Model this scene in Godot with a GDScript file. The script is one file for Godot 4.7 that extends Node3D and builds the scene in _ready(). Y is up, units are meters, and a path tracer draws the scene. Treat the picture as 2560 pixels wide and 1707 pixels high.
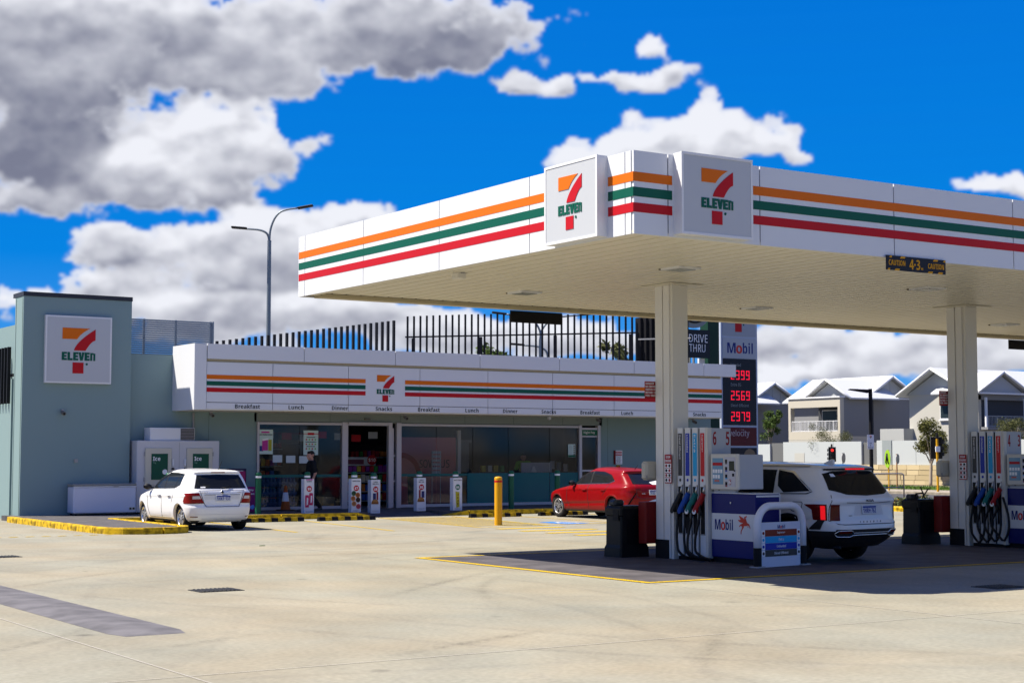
extends Node3D
# A service station forecourt on a bright day. x runs along the shop front, z towards the viewer, metres.

const YAW := -33.1
var used := {}
var mats := {}
var meshes := {}
var rng := RandomNumberGenerator.new()
var O := Vector3.ZERO


func _ready() -> void:
	rng.seed = 20240917
	make_camera()
	make_sky()
	make_sun()
	make_ground()
	make_shop()
	make_canopy()
	make_forecourt_things()
	make_cars()
	make_people()
	make_background()


func make_camera() -> void:
	var cam := Camera3D.new()
	cam.name = "camera"
	cam.position = Vector3(0, 1.8, 0)
	cam.rotation_degrees = Vector3(4.06, YAW, 0)
	cam.fov = 24.08
	cam.near = 0.1
	cam.far = 3000.0
	var at := CameraAttributesPhysical.new()
	at.frustum_focal_length = 56.3
	at.frustum_focus_distance = 30.0
	at.exposure_aperture = 5.6
	cam.attributes = at
	cam.fov = 24.08
	add_child(cam)
	cam.current = true


func make_sun() -> void:
	var sun := DirectionalLight3D.new()
	sun.name = "sun"
	sun.light_energy = 1.6
	sun.light_color = Color(1.0, 0.965, 0.90)
	sun.light_angular_distance = 0.5
	sun.shadow_enabled = true
	add_child(sun)
	sun.look_at_from_position(Vector3.ZERO, Vector3(0.53, -1.0, 0.38), Vector3(0, 0, 1))


const CLOUDS := [
	[16.8, 14.6, 4.9, 1.87, 0.45], [17.3, 13.1, 3.9, 2.18, 0.65], [16.7, 11.3, 2.2, 1.91, 0.85], [16.2, 9.8, 2.2, 1.18, 0.95], [19.9, 14.7, 3.3, 1.75, 0.5], [22.1, 13.8, 2.9, 1.33, 0.6],
	[24.7, 14.6, 3.1, 1.63, 0.35], [28.7, 15.2, 4.7, 1.49, 0.6], [31.9, 14.8, 2.4, 1.12, 0.8], [30.0, 14.1, 3.0, 0.9, 0.75], [25.5, 13.1, 1.2, 0.83, 0.25], [23.6, 13.1, 1.9, 0.75, 0.4],
	[21.5, 11.3, 2.3, 1.12, 0.05], [20.3, 9.9, 2.6, 1.2, 0.2], [23.5, 11.0, 2.0, 1.28, 0.1], [24.3, 10.4, 1.5, 0.91, 0.3], [18.8, 9.0, 2.8, 0.67, 0.5], [16.4, 8.6, 2.0, 0.52, 0.45],
	[21.4, 9.4, 2.7, 0.91, 0.55], [19.0, 7.6, 1.6, 0.68, 0.15], [19.2, 6.9, 1.8, 0.42, 0.6], [22.3, 7.6, 1.7, 0.84, 0.08], [24.4, 7.9, 1.9, 0.92, 0.05], [26.6, 8.1, 2.0, 0.69, 0.03],
	[28.0, 8.5, 0.9, 0.34, 0.05], [22.9, 6.5, 3.5, 0.92, 0.45], [25.4, 6.7, 2.5, 1.08, 0.4], [19.0, 6.0, 1.8, 0.6, 0.3], [21.1, 5.0, 3.9, 0.91, 0.3], [24.5, 5.0, 4.0, 0.92, 0.4],
	[28.8, 5.0, 2.8, 0.7, 0.4], [16.3, 5.3, 1.3, 0.52, 0.1], [34.1, 13.0, 1.3, 0.4, 0.3], [33.2, 13.2, 0.6, 0.3, 0.3], [34.9, 13.2, 0.5, 0.33, 0.3], [37.0, 13.3, 1.2, 0.48, 0.2],
	[38.2, 13.1, 1.1, 0.33, 0.3], [38.9, 13.6, 0.9, 0.54, 0.15], [38.2, 14.3, 0.6, 0.39, 0.1], [37.4, 10.6, 2.7, 0.69, 0.02], [38.8, 11.2, 1.7, 0.91, 0.0], [40.4, 11.9, 0.9, 0.83, 0.0],
	[39.8, 11.0, 2.5, 0.91, 0.1], [41.8, 11.0, 1.2, 0.68, 0.25], [42.7, 11.1, 0.9, 0.54, 0.2], [43.3, 10.5, 0.8, 0.45, 0.3], [35.8, 10.3, 1.7, 0.54, 0.05], [50.0, 9.2, 1.6, 0.3, 0.0],
	[52.0, 9.1, 1.7, 0.38, 0.0], [43.5, 3.9, 2.4, 0.58, 0.25], [45.8, 3.1, 2.9, 0.61, 0.3], [48.0, 3.8, 2.3, 0.6, 0.35], [42.7, 2.8, 2.4, 0.34, 0.2], [50.1, 3.2, 2.3, 0.6, 0.3],
	[31.1, 4.4, 2.5, 0.56, 0.25], [34.3, 4.4, 2.5, 0.56, 0.2], [36.9, 4.0, 1.9, 0.47, 0.3]]
var cloud_list := []
var cloud_bins := {}
var n_big := FastNoiseLite.new()
var n_fine := FastNoiseLite.new()
var n_warp := FastNoiseLite.new()
var n_light := FastNoiseLite.new()


func cloud_at(az: float, el: float) -> Vector2:   # (how far inside a cloud, how dark)
	var inside := 0.0
	var dark := 0.0
	var total := 0.0
	for b in cloud_bins.get(int(az / 6.0), []):
		var du: float = (az - b[0]) / b[2]
		var dv: float = (el - b[1]) / b[3]
		if dv < 0.0:
			dv *= 1.25
		var r := du * du + dv * dv
		if r < 3.6:
			var w := exp(-1.28 * r)
			inside += w
			total += w * w
			dark += w * w * (b[4] + 0.22 * clampf(-dv, -0.6, 1.0))
	var band := 0.40 * smoothstep(6.6, 3.6, el)   # broken cloud low round the horizon
	inside += band
	total += band * band
	dark += band * band * 0.22
	return Vector2(minf(inside, 1.25), dark / maxf(total, 0.0001))


func sky_color(az: float, el: float, fine: bool) -> Color:
	var t := clampf(el / 40.0, 0.0, 1.0)
	var low := clampf(el / 7.0, 0.0, 1.0)
	var blue := Color(0.004, 0.33, 0.90).lerp(Color(0.0, 0.09, 0.58), pow(t, 0.5))
	blue = Color(0.16, 0.45, 0.90).lerp(blue, pow(low, 0.55))
	var s := 5.0
	var x := az * s
	var y := el * 1.45 * s
	var wx := n_warp.get_noise_3d(x, y, 3.0)
	var wy := n_warp.get_noise_3d(x, y, 77.0)
	var ua := az + wx * 0.75
	var ue := el + wy * 0.42
	var c := cloud_at(ua, ue)
	if c.x < 0.05:
		return blue
	var f1 := n_big.get_noise_3d(x, y, 0.0)
	var soft := n_fine.get_noise_3d(x, y, 9.0)
	var d := c.x - 0.42 + 0.80 * f1 + 0.14 * soft
	var c2 := cloud_at(ua - 0.10, ue + 0.32)
	var slope := clampf((c.x - c2.x) * 1.1, -0.5, 0.5)       # above zero on the sunny tops
	var cover := smoothstep(0.0, lerpf(0.24, 0.07, smoothstep(-0.15, 0.25, slope)), d)
	if cover <= 0.0:
		return blue
	# lit from above and the left: compare the billows here with those a little towards the sun
	var l1 := n_light.get_noise_3d(x, y, 0.0)
	var l2 := n_light.get_noise_3d(x - 1.4, y + 3.4, 0.0)
	var lit := slope * 0.55 + clampf((l1 - l2) * 0.55, -0.30, 0.28)
	var thick := smoothstep(0.04, 0.6, d)
	var body := 0.97 - 0.86 * clampf(c.y, 0.0, 1.0) + lit * (0.75 - 0.4 * clampf(c.y, 0.0, 1.0)) + soft * 0.20
	var v := clampf(lerpf(0.90 + 0.25 * slope, body, thick), 0.12, 1.0)
	var col := Color(0.16, 0.175, 0.26).lerp(Color(0.87, 0.885, 0.95), pow(v, 1.4))
	cover *= 0.80 + 0.20 * smoothstep(0.0, 0.35, d)
	return blue.lerp(col, cover)


func make_sky() -> void:
	var env := Environment.new()
	var we := WorldEnvironment.new()
	we.name = "environment"
	n_big.noise_type = FastNoiseLite.TYPE_SIMPLEX_SMOOTH
	n_big.frequency = 0.085
	n_big.fractal_octaves = 6
	n_big.fractal_gain = 0.57
	n_big.seed = 5
	n_fine.frequency = 0.14
	n_fine.fractal_octaves = 4
	n_fine.seed = 9
	n_warp.frequency = 0.09
	n_warp.fractal_octaves = 3
	n_warp.seed = 21
	n_light.frequency = 0.07
	n_light.fractal_octaves = 4
	n_light.fractal_gain = 0.40
	n_light.seed = 5
	cloud_list = CLOUDS.duplicate(true)
	# the same kind of sky goes on all round
	for turn in range(1, 9):
		for b in CLOUDS:
			var az := fposmod(b[0] + turn * 40.0 + rng.randf_range(-4.0, 4.0), 360.0)
			if az > 8.0 and az < 58.0:
				continue
			cloud_list.append([az, b[1] + rng.randf_range(-1.5, 1.5), b[2], b[3], b[4]])
	for k in 150:
		var el := rng.randf_range(19.5, 75.0)
		var wide := 1.0 / cos(deg_to_rad(minf(el, 72.0)))
		var big := rng.randf_range(2.0, 7.0)
		cloud_list.append([rng.randf_range(0.0, 360.0), el, big * wide, big * rng.randf_range(0.3, 0.6), rng.randf_range(0.1, 0.7)])
	for b in cloud_list:
		var reach: float = b[2] * 1.5 + 1.0
		for k in range(int(floor((b[0] - reach) / 6.0)), int(floor((b[0] + reach) / 6.0)) + 1):
			var key := k
			if not cloud_bins.has(key):
				cloud_bins[key] = []
			cloud_bins[key].append(b)
	const W := 4096
	const H := 2048
	var rough := Image.create(W / 8, H / 8, false, Image.FORMAT_RGB8)
	for i in H / 8:
		var el := 90.0 - 180.0 * (i + 0.5) / (H / 8)
		for j in W / 8:
			var c := Color(0.30, 0.27, 0.22)
			if el > 0.0:
				c = sky_color(360.0 * (j + 0.5) / (W / 8), el, false)
			rough.set_pixel(j, i, c.linear_to_srgb())
	rough.resize(W, H, Image.INTERPOLATE_CUBIC)
	for i in range(int(H * (90.0 - 19.0) / 180.0), H / 2 + 4):
		var el := 90.0 - 180.0 * (i + 0.5) / H
		for j in range(int(W * 11.0 / 360.0), int(W * 55.0 / 360.0)):
			var c := sky_color(360.0 * (j + 0.5) / W, maxf(el, 0.05), true)
			rough.set_pixel(j, i, c.linear_to_srgb())
	var pano := PanoramaSkyMaterial.new()
	pano.panorama = ImageTexture.create_from_image(rough)
	var sky := Sky.new()
	sky.sky_material = pano
	env.background_mode = Environment.BG_SKY
	env.sky = sky
	env.background_energy_multiplier = 0.47
	env.tonemap_mode = Environment.TONE_MAPPER_LINEAR
	env.tonemap_exposure = 2.15
	env.sdfgi_enabled = true
	env.ssao_enabled = true
	env.ssil_enabled = true
	we.environment = env
	add_child(we)


# ---------------------------------------------------------------- materials

func lin(r: float, g: float, b: float) -> Color:
	return Color(r, g, b).linear_to_srgb()


func mt(key: String, r := 0.5, g := 0.5, b := 0.5, rough := 0.6, metal := 0.0) -> StandardMaterial3D:
	if mats.has(key):
		return mats[key]
	var m := StandardMaterial3D.new()
	m.resource_name = key
	m.albedo_color = lin(r, g, b)
	m.roughness = rough
	m.metallic = metal
	if metal < 0.5:
		m.metallic_specular = 0.3
	mats[key] = m
	return m


func glowing(key: String, r: float, g: float, b: float, energy: float) -> StandardMaterial3D:
	if mats.has(key):
		return mats[key]
	var m := mt(key, r * 0.5, g * 0.5, b * 0.5, 0.4)
	m.emission_enabled = true
	m.emission = lin(r, g, b)
	m.emission_energy_multiplier = energy
	return m


func glass(key: String, a: float, r := 0.02, g := 0.03, b := 0.03) -> StandardMaterial3D:
	if mats.has(key):
		return mats[key]
	var m := mt(key, r, g, b, 0.03)
	m.albedo_color.a = a
	m.transparency = BaseMaterial3D.TRANSPARENCY_ALPHA
	m.metallic_specular = 0.32
	return m


func paint(key: String, r: float, g: float, b: float) -> StandardMaterial3D:
	if mats.has(key):
		return mats[key]
	var m := mt(key, r, g, b, 0.35)
	m.clearcoat_enabled = true
	m.clearcoat = 0.8
	m.clearcoat_roughness = 0.04
	return m


func noise_texture(seed_: int, freq: float, octaves: int, size: int, contrast: float) -> ImageTexture:   # mottling round a pale mean
	var n := FastNoiseLite.new()
	n.seed = seed_
	n.frequency = freq
	n.fractal_octaves = octaves
	var im := n.get_seamless_image(size, size)
	im.convert(Image.FORMAT_RGB8)
	im.adjust_bcs(1.0, contrast, 1.0)
	im.adjust_bcs(1.76, 1.0, 1.0)
	return ImageTexture.create_from_image(im)


func worn(m: StandardMaterial3D, tex: Texture2D, scale: float) -> StandardMaterial3D:
	m.albedo_texture = tex
	m.uv1_triplanar = true
	m.uv1_world_triplanar = true
	m.uv1_scale = Vector3.ONE * scale
	return m


# ---------------------------------------------------------------- nodes

func numbered(n: String) -> String:
	if not used.has(n):
		used[n] = 0
		return n
	used[n] += 1
	return "%s_%03d" % [n, used[n]]


func thing(n: String, label: String, category: String, at := Vector3.ZERO, turn := 0.0, group := "") -> Node3D:
	var o := Node3D.new()
	o.name = numbered(n)
	add_child(o)
	o.position = at
	o.rotation_degrees.y = turn
	return tag(o, label, category, group)


func tag(o: Node3D, label: String, category: String, group := "") -> Node3D:
	o.set_meta("label", label)
	o.set_meta("category", category)
	if group:
		o.set_meta("group", group)
	return o


func again(source: Node3D, label: String, at: Vector3, turn := 0.0) -> Node3D:
	var o: Node3D = source.duplicate()
	var base := String(source.name)
	if base.length() > 4 and base[-4] == "_" and base.right(3).is_valid_int():
		base = base.left(-4)
	o.name = numbered(base)
	add_child(o)
	o.position = at
	o.rotation_degrees.y = turn
	o.set_meta("label", label)
	return o


func put(parent: Node, n: String, mesh: Mesh, mat: Material, at := Vector3.ZERO, turn := Basis.IDENTITY) -> MeshInstance3D:
	var o := MeshInstance3D.new()
	o.name = numbered(n) if parent == self else n
	o.mesh = mesh
	o.material_override = mat
	o.transform = Transform3D(turn, at)
	parent.add_child(o, true)
	return o


func setting(o: Node3D) -> Node3D:
	o.set_meta("kind", "structure")
	return o


func box(parent: Node, n: String, size: Vector3, centre: Vector3, mat: Material, turn := 0.0) -> MeshInstance3D:
	var key := "box %.3f %.3f %.3f" % [size.x, size.y, size.z]
	if not meshes.has(key):
		var m := BoxMesh.new()
		m.size = size
		meshes[key] = m
	return put(parent, n, meshes[key], mat, centre, Basis(Vector3.UP, deg_to_rad(turn)))


func rod(parent: Node, n: String, r0: float, r1: float, h: float, foot: Vector3, mat: Material, turn := Basis.IDENTITY, seg := 20) -> MeshInstance3D:
	var key := "rod %.3f %.3f %.3f %d" % [r0, r1, h, seg]
	if not meshes.has(key):
		var m := CylinderMesh.new()
		m.bottom_radius = r0
		m.top_radius = r1
		m.height = h
		m.radial_segments = seg
		m.rings = 1
		meshes[key] = m
	return put(parent, n, meshes[key], mat, foot + turn * Vector3(0, h / 2, 0), turn)


# a box with chamfered edges
func soft_box_mesh(size: Vector3, c: float) -> ArrayMesh:
	var key := "soft %.3f %.3f %.3f %.3f" % [size.x, size.y, size.z, c]
	if meshes.has(key):
		return meshes[key]
	var h := size / 2
	var pts := PackedVector3Array()
	for sx in [-1, 1]:
		for sy in [-1, 1]:
			for sz in [-1, 1]:
				var p := Vector3(sx * h.x, sy * h.y, sz * h.z)
				pts.append(p - Vector3(0, sy * c, sz * c))
				pts.append(p - Vector3(sx * c, 0, sz * c))
				pts.append(p - Vector3(sx * c, sy * c, 0))
	meshes[key] = hull(pts)
	return meshes[key]


func soft_box(parent: Node, n: String, size: Vector3, centre: Vector3, mat: Material, c := 0.02, turn := 0.0) -> MeshInstance3D:
	return put(parent, n, soft_box_mesh(size, c), mat, centre, Basis(Vector3.UP, deg_to_rad(turn)))


func hull(pts: PackedVector3Array) -> ArrayMesh:
	var shape := ConvexPolygonShape3D.new()
	shape.points = pts
	# few points: find the faces by trying all triples
	var st := SurfaceTool.new()
	st.begin(Mesh.PRIMITIVE_TRIANGLES)
	st.set_smooth_group(-1)
	var done := {}
	var mid := Vector3.ZERO
	for p in pts:
		mid += p / pts.size()
	for a in pts.size():
		for b in range(a + 1, pts.size()):
			for d in range(b + 1, pts.size()):
				var nrm := (pts[b] - pts[a]).cross(pts[d] - pts[a])
				if nrm.length() < 1e-9:
					continue
				nrm = nrm.normalized()
				if nrm.dot(pts[a] - mid) < 0:
					nrm = -nrm
				var on := []
				var fine := true
				for e in pts.size():
					var side := nrm.dot(pts[e] - pts[a])
					if side > 1e-5:
						fine = false
						break
					if side > -1e-5:
						on.append(pts[e])
				if not fine:
					continue
				var key := "%.4f %.4f %.4f" % [nrm.x + 0.00001, nrm.y + 0.00001, nrm.z + 0.00001]
				if done.has(key):
					continue
				done[key] = true
				var m := Vector3.ZERO
				for p in on:
					m += p / on.size()
				var ax: Vector3 = (on[0] - m).normalized()
				var ay := nrm.cross(ax)
				on.sort_custom(func(u, v): return atan2((u - m).dot(ay), (u - m).dot(ax)) > atan2((v - m).dot(ay), (v - m).dot(ax)))
				for k in range(1, on.size() - 1):
					st.add_vertex(on[0])
					st.add_vertex(on[k])
					st.add_vertex(on[k + 1])
	st.generate_normals()
	return st.commit()


func begin(smooth := false) -> SurfaceTool:
	var st := SurfaceTool.new()
	st.begin(Mesh.PRIMITIVE_TRIANGLES)
	st.set_smooth_group(0 if smooth else -1)
	return st


func done(st: SurfaceTool) -> ArrayMesh:
	st.generate_normals()
	return st.commit()


func quad(st: SurfaceTool, a: Vector3, b: Vector3, c: Vector3, d: Vector3) -> void:
	st.add_vertex(a)
	st.add_vertex(b)
	st.add_vertex(c)
	st.add_vertex(a)
	st.add_vertex(c)
	st.add_vertex(d)


func grid(rows: Array, closed := false, smooth := true, st_: SurfaceTool = null) -> ArrayMesh:
	var st := st_ if st_ else begin(smooth)
	for i in rows.size() - 1:
		var a: PackedVector3Array = rows[i]
		var b: PackedVector3Array = rows[i + 1]
		var n := a.size()
		for j in (n if closed else n - 1):
			var k := (j + 1) % n
			quad(st, a[j], a[k], b[k], b[j])
	return null if st_ else done(st)


func add_box(st: SurfaceTool, lo: Vector3, hi: Vector3, turn := Transform3D.IDENTITY) -> void:
	var v := []
	for k in 8:
		v.append(turn * Vector3(hi.x if k & 1 else lo.x, hi.y if k & 2 else lo.y, hi.z if k & 4 else lo.z))
	for f in [[4, 6, 7, 5], [1, 3, 2, 0], [0, 2, 6, 4], [5, 7, 3, 1], [2, 3, 7, 6], [0, 4, 5, 1]]:
		quad(st, v[f[0]], v[f[1]], v[f[2]], v[f[3]])


func bent(path: Array, r: float, seg := 10, r_end := -1.0, st_: SurfaceTool = null) -> ArrayMesh:   # a tube along a path
	var rows := []
	var up := Vector3.UP
	for i in path.size():
		var t: Vector3 = (path[mini(i + 1, path.size() - 1)] - path[maxi(i - 1, 0)]).normalized()
		if absf(t.dot(up)) > 0.95:
			up = Vector3.RIGHT
		var s := t.cross(up).normalized()
		up = s.cross(t).normalized()
		var row := PackedVector3Array()
		var rad := r if r_end < 0 else lerpf(r, r_end, float(i) / (path.size() - 1))
		for k in seg:
			var w := TAU * k / seg
			row.append(path[i] + (s * cos(w) + up * sin(w)) * rad)
		rows.append(row)
	var cap0 := PackedVector3Array()
	var cap1 := PackedVector3Array()
	for k in seg:
		cap0.append(path[0])
		cap1.append(path[-1])
	rows.push_front(cap0)
	rows.append(cap1)
	return grid(rows, true, true, st_)


func curve(pts: Array, steps := 24) -> Array:
	var c := Curve3D.new()
	for i in pts.size():
		var t: Vector3 = (pts[mini(i + 1, pts.size() - 1)] - pts[maxi(i - 1, 0)]) / 6.0
		c.add_point(pts[i], -t, t)
	var out := []
	var len := c.get_baked_length()
	for i in steps + 1:
		out.append(c.sample_baked(len * i / steps, true))
	return out


func turned(profile: Array, seg := 32) -> ArrayMesh:   # lathe round y: [[r, y], ...]
	var rows := []
	for p in profile:
		var row := PackedVector3Array()
		for k in seg:
			row.append(Vector3(p[0] * cos(TAU * k / seg), p[1], p[0] * sin(TAU * k / seg)))
		rows.append(row)
	return grid(rows, true, true)


func plate(poly: Array, depth: float, st_: SurfaceTool = null, move := Transform3D.IDENTITY) -> ArrayMesh:   # outline in x, y; from z = 0 to depth
	var st := st_ if st_ else begin()
	var pp := PackedVector2Array()
	for p in poly:
		pp.append(p if p is Vector2 else Vector2(p[0], p[1]))
	if Geometry2D.is_polygon_clockwise(pp):
		pp.reverse()
	var tri := Geometry2D.triangulate_polygon(pp)
	for k in range(0, tri.size(), 3):
		var a := pp[tri[k]]
		var b := pp[tri[k + 1]]
		var c := pp[tri[k + 2]]
		if (b - a).cross(c - a) > 0:
			var s := b
			b = c
			c = s
		for p in [a, b, c]:
			st.add_vertex(move * Vector3(p.x, p.y, depth))
		for p in [a, c, b]:
			st.add_vertex(move * Vector3(p.x, p.y, 0))
	for k in pp.size():
		var a := pp[k]
		var b := pp[(k + 1) % pp.size()]
		quad(st, move * Vector3(a.x, a.y, depth), move * Vector3(b.x, b.y, depth), move * Vector3(b.x, b.y, 0), move * Vector3(a.x, a.y, 0))
	return null if st_ else done(st)


func text_mesh(s: String, bold: bool, face: String) -> TextMesh:
	var key := "text %s %s %s" % [s, bold, face]
	if meshes.has(key):
		return meshes[key]
	var f := SystemFont.new()
	f.font_names = PackedStringArray([face])
	f.font_weight = 700 if bold else 400
	var m := TextMesh.new()
	m.text = s
	m.font = f
	m.font_size = 48
	m.pixel_size = 0.02
	m.depth = 0.02
	m.curve_step = 3.0
	meshes[key] = m
	return m


# lettering fitted into a box w wide and h high whose lower left corner is at the given point; w = 0 keeps the proportions
func letters(parent: Node, s: String, at: Vector3, w: float, h: float, mat: Material, turn := Basis.IDENTITY, bold := true, face := "Droid Sans", n := "lettering") -> MeshInstance3D:
	var m := text_mesh(s, bold, face)
	var bb := m.get_aabb()
	var sy := h / bb.size.y
	var sx := w / bb.size.x if w > 0 else sy
	var b := turn * Basis.from_scale(Vector3(sx, sy, 0.1))
	return put(parent, n, m, mat, at - b * Vector3(bb.position.x, bb.position.y, bb.position.z), b)


# the same, centred
func letters_mid(parent: Node, s: String, mid: Vector3, h: float, mat: Material, turn := Basis.IDENTITY, squeeze := 1.0, bold := true, n := "lettering") -> MeshInstance3D:
	var m := text_mesh(s, bold, "Droid Sans")
	var bb := m.get_aabb()
	var w := bb.size.x * h / bb.size.y * squeeze
	return letters(parent, s, mid - turn * Vector3(w / 2, h / 2, 0), w, h, mat, turn, bold, "Droid Sans", n)


const FACING_VIEW := Basis.IDENTITY                    # reads from +z
var FACING_LEFT := Basis(Vector3.UP, -PI / 2)          # reads from -x
var STREET := Basis(Vector3.UP, deg_to_rad(YAW))


func at_view(a: float, y: float, d: float) -> Vector3:   # a to the right of and d ahead of the viewer's line of sight
	return STREET * Vector3(a, y, -d)


func arc_points(c: Vector2, r: float, from: float, to: float, n: int) -> Array:
	var out := []
	for k in n + 1:
		var w := deg_to_rad(lerpf(from, to, float(k) / n))
		out.append(c + Vector2(cos(w), sin(w)) * r)
	return out


# the shop's emblem: seven over a word over a stem; w wide, its upper left corner at the given point
func emblem(parent: Node, at: Vector3, w: float, turn: Basis, tone := "") -> void:
	var proud := 0.006
	var orange := [Vector2(0, 0), Vector2(0.836, -0.005)]
	for k in range(1, 9):
		var u := k / 9.0
		orange.append(Vector2(lerpf(0.836, 0.44, pow(u, 0.86)) - 0.035 * sin(PI * u), lerpf(-0.005, -0.335, u)))
	orange.append(Vector2(0.44, -0.335))
	orange.append(Vector2(0, -0.335))
	var red := []
	for k in 15:
		var u := k / 14.0
		red.append(Vector2(lerpf(0.353, 1.0, pow(u, 1.55)), lerpf(-0.672, -0.02, u)))
	for k in 11:
		var u := k / 10.0
		red.append(Vector2(lerpf(1.0, 0.70, pow(u, 0.62)), lerpf(-0.352, -0.672, u)))
	var stem := [Vector2(0.318, -1.025), Vector2(0.65, -1.025), Vector2(0.65, -1.35), Vector2(0.318, -1.35)]
	for pair in [[orange, "print_orange"], [red, "print_red"], [stem, "print_red"]]:
		var poly := []
		for p in pair[0]:
			poly.append(p * w)
		put(parent, "emblem", plate(poly, proud), mats[pair[1]], at, turn)
	block_word(parent, at + turn * Vector3(-0.02 * w, -0.965 * w, 0), 1.03 * w, 0.245 * w, mats.print_green, turn)
	put(parent, "emblem", plate(arc_points(Vector2(0.745, -1.07) * w, 0.035 * w, 0, 330, 11), proud), mats.print_green, at, turn)


func block_word(parent: Node, at: Vector3, w: float, h: float, mat: Material, turn: Basis) -> void:   # five capitals and a small n in heavy strokes
	var st := begin()
	var cell := 1.0 / 6.0
	var lw := cell * 0.90
	var e := [[0, 0, 0.5, 1], [0.5, 0, 1, 0.25], [0.5, 0.39, 0.92, 0.63], [0.5, 0.76, 1, 1]]
	var shapes := [e, [[0, 0, 0.5, 1], [0.5, 0, 1, 0.25]], e, [], e, [[0, 0, 0.40, 0.96], [0.40, 0.74, 0.62, 0.96], [0.62, 0, 1, 0.9]]]
	for k in 6:
		var x := k * cell + (cell - lw) / 2
		for r in shapes[k]:
			add_box(st, Vector3((x + r[0] * lw) * w, r[1] * h, 0), Vector3((x + r[2] * lw) * w, r[3] * h, 0.006))
		if k == 3:
			var vv := []
			for p in [[-0.08, 1], [0.4, 1], [0.5, 0.42], [0.6, 1], [1.08, 1], [0.76, 0], [0.24, 0]]:
				vv.append(Vector2((x + p[0] * lw) * w, p[1] * h))
			plate(vv, 0.006, st)
	put(parent, "lettering", done(st), mat, at, turn)


# ---------------------------------------------------------------- ground

func flat(n: String, poly: Array, y: float, mat: Material, parent: Node = self) -> MeshInstance3D:   # a sheet from an outline in x, z
	var st := begin()
	var pp := PackedVector2Array()
	for p in poly:
		pp.append(Vector2(p[0], p[1]))
	var tri := Geometry2D.triangulate_polygon(pp)
	for k in range(0, tri.size(), 3):
		var q := [pp[tri[k]], pp[tri[k + 1]], pp[tri[k + 2]]]
		if (q[1] - q[0]).cross(q[2] - q[0]) < 0:
			q.reverse()
		for v in q:
			st.set_uv(Vector2((v.x + 6.0) / 48.0, (v.y + 48.0) / 48.0))
			st.add_vertex(Vector3(v.x, y, v.y))
	return put(parent, n, done(st), mat)


func stroke(n: String, path: Array, wide: float, y: float, mat: Material, parent: Node = self) -> MeshInstance3D:   # a painted line, x z points
	var st := begin()
	for i in path.size() - 1:
		var a := Vector2(path[i][0], path[i][1])
		var b := Vector2(path[i + 1][0], path[i + 1][1])
		var s := (b - a).normalized().orthogonal() * wide / 2
		quad(st, Vector3(a.x - s.x, y, a.y - s.y), Vector3(b.x - s.x, y, b.y - s.y), Vector3(b.x + s.x, y, b.y + s.y), Vector3(a.x + s.x, y, a.y + s.y))
	return put(parent, n, done(st), mat)


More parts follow.
